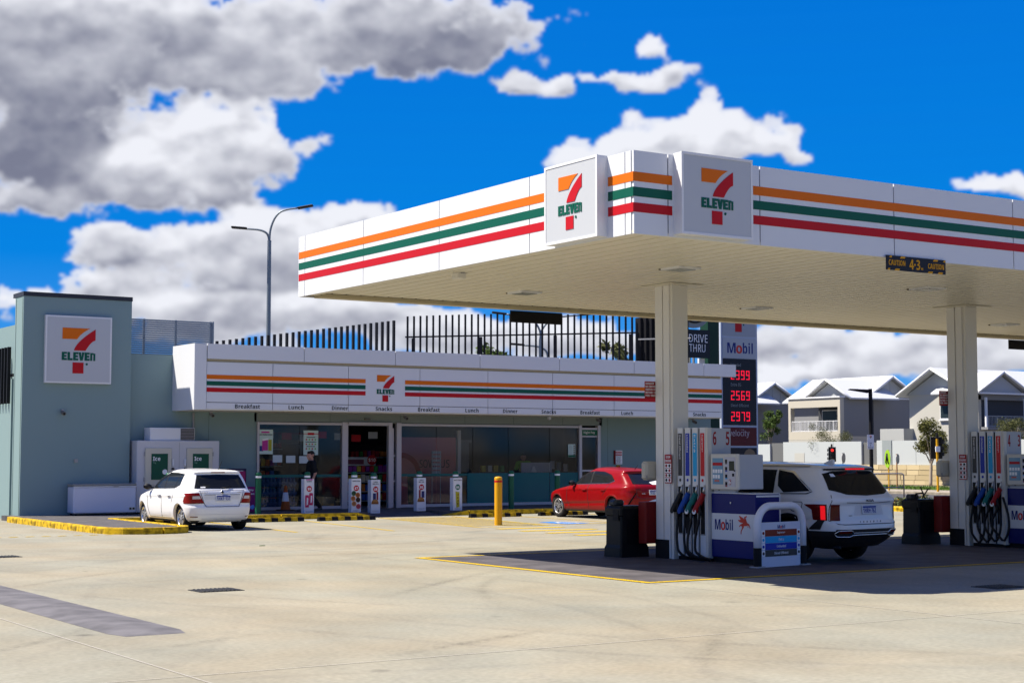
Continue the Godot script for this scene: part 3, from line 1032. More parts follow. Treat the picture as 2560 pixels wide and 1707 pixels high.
func make_shop_front_things() -> void:
	var white: Material = mats.white_metal
	# ice cabinet
	var ice := thing("ice_freezer", "tall white ice freezer cabinet with two green panelled doors", "ice freezer", Vector3(17.2, 0.135, -44.33))
	soft_box(ice, "cabinet", Vector3(2.5, 2.04, 0.66), Vector3(0, 1.06, 0), mt("ice_white", 0.50, 0.50, 0.52, 0.4), 0.015)
	box(ice, "plinth", Vector3(2.4, 0.06, 0.5), Vector3(0, 0.03, 0), mats.black)
	box(ice, "cabinet_seam", Vector3(0.012, 1.95, 0.004), Vector3(0.02, 1.06, 0.331), mats.grey_plastic)
	var warm := mt("door_cream", 0.52, 0.49, 0.40, 0.5)
	for s in [-0.62, 0.63]:
		var d := soft_box(ice, "door", Vector3(0.79, 1.07, 0.05), Vector3(s, 1.335, 0.355), warm, 0.012)
		box(d, "green_panel", Vector3(0.49, 0.74, 0.012), Vector3(0.03, 0.0, 0.03), mt("ice_green", 0.004, 0.07, 0.04, 0.35))
		letters(d, "Ice", Vector3(-0.17, 0.17, 0.037), 0, 0.115, mats.white_print)
		letters(d, "5kg", Vector3(-0.17, 0.08, 0.037), 0, 0.06, mt("faint_print", 0.2, 0.35, 0.25, 0.5), FACING_VIEW, false)
		put(d, "round_sticker", plate(arc_points(Vector2(0.19, -0.15), 0.075, 0, 340, 17), 0.004), mats.white_print, Vector3(0, 0, 0.036))
		box(d, "handle", Vector3(0.05, 0.2, 0.05), Vector3(0.44 if s < 0 else -0.44, 0.12, 0.0), mats.white_metal)
		box(d, "latch", Vector3(0.06, 0.05, 0.06), Vector3(0.44 if s < 0 else -0.44, -0.06, 0.02), mats.black)
		for y in [-0.36, 0.36]:
			box(d, "hinge", Vector3(0.03, 0.12, 0.03), Vector3(-0.41 if s < 0 else 0.41, y, 0.01), mats.grey_plastic)
	var unit := thing("cooling_unit", "white cooling unit with dark vent on top of the ice freezer", "cooling unit", Vector3(17.05, 2.215, -44.35))
	soft_box(unit, "casing", Vector3(1.36, 0.37, 0.5), Vector3(0, 0.185, 0), white, 0.015)
	box(unit, "vent", Vector3(0.42, 0.33, 0.012), Vector3(0.45, 0.185, 0.252), mt("vent_dark", 0.07, 0.06, 0.06, 0.6))
	for k in 7:
		box(unit, "vent_bar", Vector3(0.40, 0.012, 0.01), Vector3(0.45, 0.055 + k * 0.043, 0.261), mats.grey_plastic)
	tag(rod(self, "wall_pipe", 0.03, 0.03, 0.6, Vector3(17.9, 2.45, GZ + 0.04), mats.grey_plastic), "thin grey pipe on the wall above the cooling unit", "pipe")
	# chest freezer
	var chest := thing("chest_freezer", "low white chest freezer standing against the tower wall", "chest freezer", Vector3(14.95, 0.135, -43.98))
	soft_box(chest, "body", Vector3(1.79, 0.74, 0.55), Vector3(0, 0.42, 0), mt("freezer_white", 0.55, 0.57, 0.66, 0.3), 0.03)
	soft_box(chest, "lid", Vector3(1.81, 0.07, 0.57), Vector3(0, 0.835, 0), mt("freezer_lid", 0.22, 0.22, 0.2, 0.4), 0.02)
	box(chest, "lid_edge", Vector3(1.80, 0.025, 0.01), Vector3(0, 0.79, 0.285), white)
	box(chest, "handle", Vector3(0.14, 0.03, 0.03), Vector3(0.3, 0.80, 0.295), mats.grey_plastic)
	box(chest, "control_panel", Vector3(0.18, 0.08, 0.01), Vector3(0.78, 0.17, 0.278), warm)
	for x in [0.73, 0.82]:
		box(chest, "switch", Vector3(0.05, 0.05, 0.012), Vector3(x, 0.17, 0.282), mats.black)
	for x in [-0.8, 0.8]:
		for z in [-0.2, 0.2]:
			rod(chest, "foot", 0.03, 0.03, 0.05, Vector3(x, 0, z), mats.black)
	# drink maker stand behind the white car
	var stand := thing("display_stand", "purple drink maker display stand between white car and green bollard", "display stand", Vector3(19.12, 0.135, -43.85))
	var purple := mt("stand_purple", 0.16, 0.006, 0.10, 0.45)
	box(stand, "back_board", Vector3(0.56, 1.27, 0.1), Vector3(-0.09, 0.635, -0.2), mt("stand_dark", 0.02, 0.012, 0.05, 0.4))
	box(stand, "picture", Vector3(0.5, 0.52, 0.01), Vector3(-0.09, 0.93, -0.147), mt("stand_pink", 0.30, 0.012, 0.10, 0.4))
	letters_mid(stand, "sodastream", Vector3(-0.09, 1.20, -0.149), 0.05, mats.white_print)
	for b in [[-0.17, 0.02, 0.5, 0.06], [-0.10, 0.25, 0.35, 0.7], [-0.03, 0.55, 0.1, 0.6]]:
		put(stand, "bottle_print", turned([[0.0, 0.0], [0.045, 0.01], [0.05, 0.12], [0.03, 0.2], [0.012, 0.23], [0.0, 0.235]], 10), mt("bottle %.2f" % b[0], b[1], b[2], b[3], 0.2), Vector3(b[0], 0.82, -0.1))
	soft_box(stand, "base", Vector3(0.7, 0.74, 0.42), Vector3(0, 0.37, 0.06), purple, 0.02)
	letters_mid(stand, "to fizzy", Vector3(0.12, 0.64, 0.275), 0.07, mats.white_print)
	letters_mid(stand, "mple exc", Vector3(0.12, 0.53, 0.275), 0.07, mats.white_print)
	put(stand, "drop_print", plate([[0.1, 0.1], [0.22, 0.06], [0.28, 0.13], [0.24, 0.2], [0.16, 0.17]], 0.004), mt("drop_blue", 0.1, 0.25, 0.6, 0.3), Vector3(0, 0.02, 0.27))
	# notice on the wall right of the night pay window
	var note := thing("wall_notice", "white and red emergency notice on the wall beside night pay", "notice", Vector3(33.55, 1.62, GZ + 0.02))
	box(note, "sheet", Vector3(0.3, 0.48, 0.03), Vector3(0, 0.1, 0), mats.white_print)
	box(note, "side_flap", Vector3(0.05, 0.48, 0.06), Vector3(-0.175, 0.1, 0.01), mt("dark_red", 0.16, 0.006, 0.006, 0.5))
	for k in 3:
		box(note, "heading", Vector3(0.26, 0.035, 0.004), Vector3(0, 0.29 - k * 0.055, 0.017), mats.print_red)
	for k in 7:
		box(note, "print_line", Vector3(0.22 - 0.03 * (k % 3), 0.012, 0.004), Vector3(-0.01, 0.13 - k * 0.04, 0.017), mats.navy_text)
	box(note, "button_box", Vector3(0.12, 0.1, 0.08), Vector3(-0.03, -0.22, 0.02), mt("box_yellow", 0.4, 0.3, 0.02, 0.5))
	rod(note, "button", 0.03, 0.03, 0.03, Vector3(-0.03, -0.22, 0.06), mats.print_red, Basis(Vector3.RIGHT, PI / 2))
	box(note, "small_label", Vector3(0.17, 0.1, 0.012), Vector3(-0.03, -0.36, 0), mats.white_print)
	# posters
	var ink: Material = mats.navy_text
	var pink := mt("print_pink", 0.45, 0.03, 0.25, 0.4)
	poster(Vector3(20.21, 2.2, GZ + 0.03), 0.5, 0.74, "pale green poster with pink drink cup at window's left edge", func(p):
		box(p, "heading", Vector3(0.27, 0.05, 0.004), Vector3(0, 0.29, 0.005), pink)
		letters_mid(p, "NEW DRINK DROP", Vector3(0, 0.215, 0.004), 0.05, ink, FACING_VIEW, 0.8)
		box(p, "blue_block", Vector3(0.14, 0.16, 0.004), Vector3(-0.14, -0.2, 0.005), mt("print_blue", 0.02, 0.04, 0.2, 0.4))
		box(p, "pink_cup", Vector3(0.19, 0.32, 0.004), Vector3(-0.01, -0.1, 0.007), pink)
		box(p, "cup_lid", Vector3(0.2, 0.05, 0.004), Vector3(0.0, 0.07, 0.009), mats.white_print).rotation_degrees.z = 10
		box(p, "yellow_can", Vector3(0.11, 0.34, 0.004), Vector3(0.155, -0.1, 0.005), mt("print_yellow", 0.35, 0.33, 0.02, 0.4)))
	poster(Vector3(21.73, 2.18, GZ + 0.03), 0.5, 0.75, "pale green poster with rows of red price dots", func(p):
		box(p, "red_ribbon", Vector3(0.5, 0.02, 0.004), Vector3(0, 0.27, 0.005), mats.print_red)
		box(p, "red_heading", Vector3(0.22, 0.07, 0.004), Vector3(0, 0.27, 0.007), mats.print_red)
		for k in 3:
			box(p, "print_line", Vector3(0.30 + 0.06 * (k % 2), 0.022, 0.004), Vector3(0, 0.165 - 0.14 * k, 0.005), ink)
			for j in 4:
				put(p, "price_dot", plate(arc_points(Vector2(-0.15 + j * 0.1, 0.095 - 0.14 * k), 0.026, 0, 330, 11), 0.004), mats.print_red if j % 2 == 0 else mt("print_lime", 0.15, 0.4, 0.05, 0.4), Vector3(0, 0, 0.004))
		box(p, "green_note", Vector3(0.2, 0.03, 0.004), Vector3(0.05, -0.33, 0.005), mats.print_green))
	var sheets := ["first blank white sheet on the window, below the cup poster", "middle blank white sheet of the row on the window", "blank white sheet on the window behind the walking man"]
	for k in 3:
		var q := box(self, "paper_sheet", Vector3(0.31, 0.22, 0.004), Vector3(20.62 + 0.44 * k, 1.69 - 0.015 * k, GZ + 0.025), mt("paper_white", 0.5, 0.56, 0.58, 0.6))
		tag(q, sheets[k], "paper sheet", "blank sheets on the window")
	poster(Vector3(31.55, 1.95, GZ + 0.03), 0.3, 0.44, "narrow menu sheet on the window beside night pay", func(p):
		for k in 8:
			box(p, "print_line", Vector3(0.14, 0.012, 0.004), Vector3(-0.05, 0.17 - k * 0.042, 0.005), mats.grey_plastic)
		for k in 5:
			box(p, "picture", Vector3(0.05, 0.05, 0.004), Vector3(0.1, 0.16 - k * 0.07, 0.005), mt("print_brown", 0.12, 0.06, 0.02, 0.5))
		box(p, "green_foot", Vector3(0.3, 0.07, 0.004), Vector3(0, -0.18, 0.005), mats.sign_green))
	# green bollards, some with menu panels
	make_bollards()
	# cone before the window
	var cone := thing("traffic_cone", "orange traffic cone with silver sleeve before the shop window", "traffic cone", Vector3(20.68, 0.135, -44.2))
	box(cone, "base", Vector3(0.42, 0.035, 0.42), Vector3(0, 0.018, 0), mt("cone_base", 0.05, 0.03, 0.02, 0.7))
	put(cone, "cone", turned([[0.15, 0.03], [0.105, 0.3], [0.045, 0.7], [0.03, 0.75], [0.0, 0.75]], 20), mt("cone_orange", 0.30, 0.07, 0.012, 0.6))
	put(cone, "sleeve", turned([[0.112, 0.28], [0.073, 0.55], [0.068, 0.55], [0.106, 0.28]], 20), mt("cone_silver", 0.55, 0.57, 0.6, 0.4))
	# wheel stops
	var stop: Node3D = null
	var stops := [[15.3, -39.95, "black and yellow wheel stop in front of the white car"], [18.35, -39.95, "black and yellow wheel stop just right of the white car"], [20.45, -39.75, "black and yellow wheel stop of the empty bay below the door"], [25.2, -39.55, "black and yellow wheel stop behind the yellow bollard"], [27.65, -39.6, "black and yellow wheel stop in front of the red car"]]
	for s in stops:
		if stop == null:
			stop = thing("wheel_stop", s[2], "wheel stop", Vector3(s[0], 0, s[1]), 0, "wheel stops before the shop kerb")
			for k in 9:
				var yellow_bit := k % 2 == 1
				put(stop, "yellow_block" if yellow_bit else "black_block", plate([[-0.08, 0.0], [0.08, 0.0], [0.055, 0.11], [-0.055, 0.11]], 0.192), mats.kerb_yellow if yellow_bit else mats.black, Vector3(-0.87 + k * 0.194, 0, 0), Basis(Vector3.UP, PI / 2))
		else:
			again(stop, s[2], Vector3(s[0], 0, s[1]))


func make_bollards() -> void:
	var green := mt("bollard_green", 0.012, 0.10, 0.05, 0.35)
	var b := thing("green_bollard", "green bollard with white band, between white car and window", "bollard", Vector3(18.8, 0.135, -42.0), 0, "green bollards before the shop")
	rod(b, "post", 0.085, 0.085, 1.13, Vector3.ZERO, green, Basis.IDENTITY, 24)
	put(b, "cap", turned([[0.088, 1.12], [0.088, 1.15], [0.06, 1.18], [0.0, 1.185]], 24), green)
	rod(b, "white_band", 0.0875, 0.0875, 0.055, Vector3(0, 1.02, 0), mats.white_print, Basis.IDENTITY, 24)
	for s in [[16.15, "green bollard with white band, half hidden by the white car"], [27.35, "green bollard without panel, just right of the yellow bollard"], [29.1, "green bollard without panel, at the red car's nose"], [31.1, "green bollard mostly hidden by the red car's roof"]]:
		again(b, s[1], Vector3(s[0], 0.135, -42.0))
	var panels := [[20.33, 0, "nine", "green bollard with pink can advert panel, in front of walking man"], [21.85, 1, "seven", "green bollard with doughnut advert panel, left of the doorway"], [22.68, 2, "eight", "green bollard with pie advert panel, in the doorway"], [24.25, 3, "six", "green bollard with bottle and pie advert panel, right of the door"], [25.2, 4, "four", "green bollard with green price dot and yellow snack panel"]]
	for p in panels:
		var z := -42.0
		if p[1] == 2 or p[1] == 3:
			z = -42.35
		if p[1] == 4:
			z = -41.8
		var q := again(b, p[3], Vector3(p[0], 0.135 if p[1] != 2 else 0.09, z))
		menu_panel(q, p[1])


func menu_panel(q: Node3D, kind: int) -> void:
	var white := mt("panel_white", 0.62, 0.64, 0.68, 0.5)
	box(q, "menu_panel", Vector3(0.31, 1.0, 0.2), Vector3(0, 0.48, 0.03), white)
	var z := 0.133
	var ink: Material = mats.navy_text
	var brown := mt("food_brown", 0.20, 0.075, 0.02, 0.6)
	var words := ["SLURPEE", "DONUT DEAL", "LUNCH", "LUNCH", "SWEET TREATS"]
	letters_mid(q, words[kind], Vector3(0, 0.91, z), 0.035, ink, FACING_VIEW, 0.85)
	if kind == 2 or kind == 3:
		letters_mid(q, "MEAL DEAL", Vector3(0, 0.855, z), 0.035, ink, FACING_VIEW, 0.75)
	elif kind == 0:
		box(q, "pink_heading", Vector3(0.2, 0.03, 0.004), Vector3(0, 0.96, z), mats.print_pink if mats.has("print_pink") else white)
	var dot: Material = mats.print_red if kind != 4 else mt("dot_green", 0.005, 0.12, 0.06, 0.4)
	put(q, "price_dot", plate(arc_points(Vector2(0.0, 0.70), 0.085, 0, 350, 23), 0.004), dot, Vector3(0, 0, z))
	letters_mid(q, ["$9", "$7", "$8", "$6", "$4"][kind], Vector3(0, 0.695, z + 0.005), 0.085, mats.white_print)
	if kind == 0:
		for x in [-0.065, 0.06]:
			put(q, "can_print", plate([[-0.055, 0.0], [0.055, 0.0], [0.06, 0.03], [0.06, 0.31], [0.045, 0.35], [-0.045, 0.35], [-0.06, 0.31], [-0.06, 0.03]], 0.004), mt("can_pink", 0.42, 0.02, 0.10, 0.4), Vector3(x, 0.20 + 0.03 * signf(x), z))
			put(q, "can_mark", plate([[-0.02, 0.06], [0.025, 0.08], [0.035, 0.26], [-0.01, 0.28]], 0.004), white, Vector3(x, 0.20 + 0.03 * signf(x), z + 0.004))
	elif kind == 1:
		var spots := [[-0.08, 0.55, 0.03, 0.10, 0.05], [0.05, 0.50, 0.35, 0.12, 0.03], [-0.1, 0.40, 0.4, 0.16, 0.05], [0.06, 0.36, 0.04, 0.02, 0.015], [-0.07, 0.25, 0.42, 0.2, 0.08], [0.07, 0.17, 0.45, 0.06, 0.09]]
		for k in spots.size():
			var s: Array = spots[k]
			put(q, "doughnut_print", plate(arc_points(Vector2(s[0], s[1]), 0.075, 0, 345, 19), 0.003 + 0.001 * k), mt("doughnut %d" % k, s[2], s[3], s[4], 0.6), Vector3(0, 0, z))
			put(q, "doughnut_glaze", plate(arc_points(Vector2(s[0], s[1] + 0.008), 0.05, 0, 345, 15), 0.004 + 0.001 * k), mt("glaze %d" % k, s[2] * 0.6, s[3] * 0.5, s[4] * 0.5, 0.4), Vector3(0, 0, z))
	elif kind == 4:
		put(q, "snack_print", plate([[-0.05, 0.08], [0.06, 0.10], [0.055, 0.55], [-0.08, 0.57]], 0.004), mt("snack_yellow", 0.38, 0.36, 0.02, 0.4), Vector3(0, 0, z))
		for k in 4:
			put(q, "snack_mark", plate(arc_points(Vector2(0.0, 0.2 + 0.09 * k), 0.025, 0, 330, 9), 0.003), brown, Vector3(0.01 * (k % 2), 0, z + 0.004))
	else:
		box(q, "bottle_print", Vector3(0.06, 0.24, 0.004), Vector3(0.06 if kind == 2 else -0.06, 0.5, z), mt("cola_red", 0.2, 0.01, 0.02, 0.4))
		box(q, "cup_print", Vector3(0.1, 0.2, 0.004), Vector3(-0.04 if kind == 2 else 0.05, 0.48, z + 0.002), mt("cup_blue", 0.02, 0.03, 0.12, 0.4))
		put(q, "pie_print", plate(arc_points(Vector2(-0.02, 0.28), 0.12, -10, 190, 15), 0.005), brown, Vector3(0, 0, z))
		put(q, "pie_crust", plate(arc_points(Vector2(-0.02, 0.31), 0.09, 0, 180, 13), 0.004), mt("pie_crust", 0.36, 0.17, 0.05, 0.6), Vector3(0, 0, z + 0.006))
	for k in 2:
		box(q, "small_print", Vector3(0.22, 0.008, 0.004), Vector3(0, 0.06 - k * 0.025, z), mats.grey_plastic)


func make_shop_inside() -> void:
	# racks of goods
	var goods := [["red", 0.42, 0.02, 0.03], ["green", 0.05, 0.26, 0.06], ["yellow", 0.55, 0.42, 0.05], ["blue", 0.03, 0.10, 0.4], ["cream", 0.55, 0.50, 0.4], ["purple", 0.22, 0.03, 0.26], ["orange", 0.55, 0.16, 0.02]]
	var racks := [[21.0, -47.6, 1.6, "dim goods rack behind the left shop window"], [25.0, -47.4, 1.3, "goods rack seen through the open shop door"], [22.6, -50.5, 2.4, "tall goods rack at the back of the shop"], [26.6, -50.0, 2.0, "goods rack deep in the shop behind the doorway"], [28.2, -49.6, 1.9, "goods rack behind the counter, left of the pale inner door"]]
	for r in racks:
		var o := thing("goods_rack", r[3], "rack", Vector3(r[0], 0.135, r[1]), 0, "goods racks in the shop")
		box(o, "back_board", Vector3(1.6, r[2], 0.06), Vector3(0, r[2] / 2, -0.2), mats.dark_metal)
		for k in 4:
			var y: float = 0.15 + k * r[2] / 4.2
			box(o, "shelf", Vector3(1.6, 0.03, 0.4), Vector3(0, y, 0), mats.grey_plastic)
			for j in 10:
				var g: Array = goods[rng.randi() % goods.size()]
				box(o, "packet", Vector3(0.13, snappedf(rng.randf_range(0.16, 0.26), 0.02), 0.1), Vector3(-0.72 + j * 0.16, y + 0.13, 0.1), mt("goods " + g[0], g[1], g[2], g[3], 0.5))
		if r[2] == 1.3:
			box(o, "header", Vector3(1.3, 0.28, 0.03), Vector3(-0.2, 1.46, 0), mats.sign_face)
			put(o, "price_dot", plate(arc_points(Vector2(0.3, 1.5), 0.17, 0, 350, 21), 0.006), mats.print_red, Vector3(0, 0, 0.03))
			letters_mid(o, "$10", Vector3(0.3, 1.5, 0.037), 0.14, mats.white_print)
			box(o, "header_print", Vector3(0.6, 0.16, 0.01), Vector3(-0.3, 1.44, 0.02), mt("header_print", 0.12, 0.03, 0.06, 0.5))
	# packs of water bottles stacked inside the left window
	var water: Node3D = null
	var places := [[20.5, 0.0, "left", "bottom"], [21.15, 0.0, "right", "bottom"], [20.5, 0.31, "left", "second"], [21.15, 0.31, "right", "second"], [20.5, 0.62, "left", "top"], [21.15, 0.62, "right", "top"]]
	for p in places:
		var label := "blue pack of water bottles, %s layer of the %s stack behind window" % [p[3], p[2]]
		if water == null:
			water = thing("water_pack", label, "water pack", Vector3(p[0], 0.2, -45.2), 0, "packs of water bottles behind the window")
			for i in 5:
				for j in 2:
					rod(water, "bottle", 0.05, 0.048, 0.24, Vector3(-0.24 + i * 0.12, 0.02, -0.06 + j * 0.12), mt("water_blue", 0.05, 0.14, 0.30, 0.15), Basis.IDENTITY, 10)
					rod(water, "bottle_cap", 0.02, 0.02, 0.04, Vector3(-0.24 + i * 0.12, 0.26, -0.06 + j * 0.12), mt("cap_blue", 0.03, 0.12, 0.4, 0.4), Basis.IDENTITY, 8)
			box(water, "tray", Vector3(0.62, 0.02, 0.26), Vector3(0, 0.01, 0), mt("tray_blue", 0.02, 0.05, 0.12, 0.5))
			box(water, "label_band", Vector3(0.62, 0.08, 0.262), Vector3(0, 0.12, 0), mt("band_blue", 0.04, 0.10, 0.24, 0.3))
		else:
			again(water, label, Vector3(p[0], 0.2 + p[1], -45.2))
	tag(box(self, "cardboard_box", Vector3(0.42, 0.3, 0.3), Vector3(22.5, 0.35, -45.1), mt("cardboard", 0.30, 0.22, 0.12, 0.8)), "small cardboard box at the right foot of the left window", "box")
	# inner bins
	for p in [[21.95, "grey round bin inside the left shop window"], [25.75, "dark green bin inside the right shop window"]]:
		var bin_ := thing("indoor_bin", p[1], "bin", Vector3(p[0], 0.135, -45.25))
		rod(bin_, "body", 0.22, 0.25, 0.95, Vector3.ZERO, mt("bin_grey", 0.05, 0.05, 0.05, 0.5) if p[0] < 23 else mt("bin_green", 0.01, 0.05, 0.04, 0.5))
		rod(bin_, "lid", 0.26, 0.2, 0.1, Vector3(0, 0.95, 0), mats.black)
	# ceiling lamps of the shop, unlit from here; back bar with red and white stripes above the counter
	for k in 6:
		var t := box(self, "ceiling_panel", Vector3(1.1, 0.03, 0.3), Vector3(21.5 + k * 2.6, 3.03, -47.5), mats.sign_face)
		tag(t, "white ceiling panel inside the shop, number %s from the left window" % ["one", "two", "three", "four", "five", "six"][k], "ceiling panel", "ceiling panels in the shop")
	var back := thing("back_bar", "dark striped back bar above the shop shelves", "back bar", Vector3(23.7, 2.1, -51.5))
	box(back, "board", Vector3(3.2, 0.9, 0.1), Vector3(0, 0.2, 0), mt("bar_brown", 0.07, 0.05, 0.04, 0.6))
	box(back, "red_band", Vector3(3.2, 0.09, 0.02), Vector3(0, 0.45, 0.06), mt("dark_red", 0.16, 0.006, 0.006, 0.5))
	box(back, "cream_band", Vector3(3.2, 0.14, 0.02), Vector3(0, 0.15, 0.06), mt("bar_cream", 0.2, 0.17, 0.13, 0.6))
	for k in 7:   # price cards hanging over the racks
		var card := box(self, "hanging_card", Vector3(0.34, 0.22, 0.01), Vector3(21.2 + k * 0.62, 2.45 - 0.05 * (k % 3), -46.6), mats.sign_face if k % 2 == 0 else mats.print_red)
		tag(card, "small price card hanging in the shop, %s from the left window frame" % ["first", "second", "third", "fourth", "fifth", "sixth", "seventh"][k], "price card", "price cards hanging in the shop")
	# pink wall panel
	var pinkwall := thing("pink_wall_panel", "pink wall panel with red arch inside the right window", "wall panel", Vector3(26.75, 0.135, -46.3))
	box(pinkwall, "board", Vector3(2.1, 2.25, 0.06), Vector3(0.1, 1.13, 0), mt("wall_pink", 0.55, 0.19, 0.20, 0.6))
	var arch := []
	for p in arc_points(Vector2(-0.95, 1.0), 0.75, 0, 90, 14):
		arch.append(p)
	var inner := arc_points(Vector2(-0.95, 1.0), 0.58, 0, 90, 14)
	inner.reverse()
	arch.append_array(inner)
	put(pinkwall, "arch", plate(arch, 0.01), mt("arch_red", 0.34, 0.02, 0.02, 0.6), Vector3(0, 0, 0.03))
	letters(pinkwall, "SOVO", Vector3(-0.25, 1.25, 0.035), 0.65, 0.26, mats.navy_text, FACING_VIEW, false)
	letters(pinkwall, "US", Vector3(0.55, 1.25, 0.035), 0.35, 0.26, mats.navy_text, FACING_VIEW, false)
	box(pinkwall, "side_post", Vector3(0.12, 2.5, 0.1), Vector3(1.25, 1.25, 0.05), mats.white_metal)
	var rack := thing("card_stand", "clear card stand before the pink wall inside the window", "stand", Vector3(26.75, 0.135, -45.6))
	for x in [-0.16, 0.16]:
		box(rack, "upright", Vector3(0.015, 1.8, 0.015), Vector3(x, 0.9, 0), mats.white_metal)
	for k in 6:
		box(rack, "pocket", Vector3(0.34, 0.09, 0.05), Vector3(0, 1.1 + k * 0.13, 0), mats.sign_face)
	# counter
	var counter := thing("shop_counter", "white shop counter with monitors behind the teal film", "counter", Vector3(30.5, 0.135, -46.3))
	box(counter, "front", Vector3(4.6, 1.05, 0.6), Vector3(0, 0.52, 0), mt("counter_grey", 0.22, 0.22, 0.23, 0.5))
	box(counter, "top", Vector3(4.7, 0.05, 0.7), Vector3(0, 1.07, 0), mats.dark_metal)
	box(counter, "screen_back", Vector3(1.25, 0.34, 0.06), Vector3(0.45, 1.24, 0.36), mt("counter_white", 0.5, 0.52, 0.55, 0.4))
	put(counter, "paper_hat_sign", plate([[-0.12, 0.0], [0.12, 0.0], [0.02, 0.2], [-0.04, 0.2]], 0.02), mats.white_print, Vector3(0.3, 1.08, 0.42))
	for k in 3:
		box(counter, "monitor", Vector3(0.2, 0.28, 0.05), Vector3(1.3 + 0.28 * k, 1.32 - 0.05 * k, 0.1), mats.counter_white if k % 2 == 0 else mats.grey_plastic, 20)
	for k in 4:
		box(counter, "snack_box", Vector3(0.16, 0.22, 0.12), Vector3(-1.5 + 0.25 * k, 1.2, 0), mt("goods " + goods[[2, 4, 2, 1][k]][0], goods[[2, 4, 2, 1][k]][1], goods[[2, 4, 2, 1][k]][2], goods[[2, 4, 2, 1][k]][3], 0.5))
	var door := thing("shop_back_door", "pale inner door behind the window right of the pink panel", "door", Vector3(29.3, 0.135, -48.5))
	box(door, "leaf", Vector3(0.95, 2.1, 0.06), Vector3(0, 1.05, 0), mt("door_pale", 0.3, 0.31, 0.33, 0.5))
	box(door, "frame", Vector3(1.15, 0.1, 0.1), Vector3(0, 2.15, 0), mats.grey_plastic)
	box(door, "handle", Vector3(0.1, 0.03, 0.05), Vector3(0.38, 1.0, 0.05), mats.steel)


# ---------------------------------------------------------------- the canopy

const CX0 := 12.88
const CX1 := 37.6
const CZ0 := -27.05
const CZ1 := -16.8
const CY0 := 4.74
const CY1 := 5.86


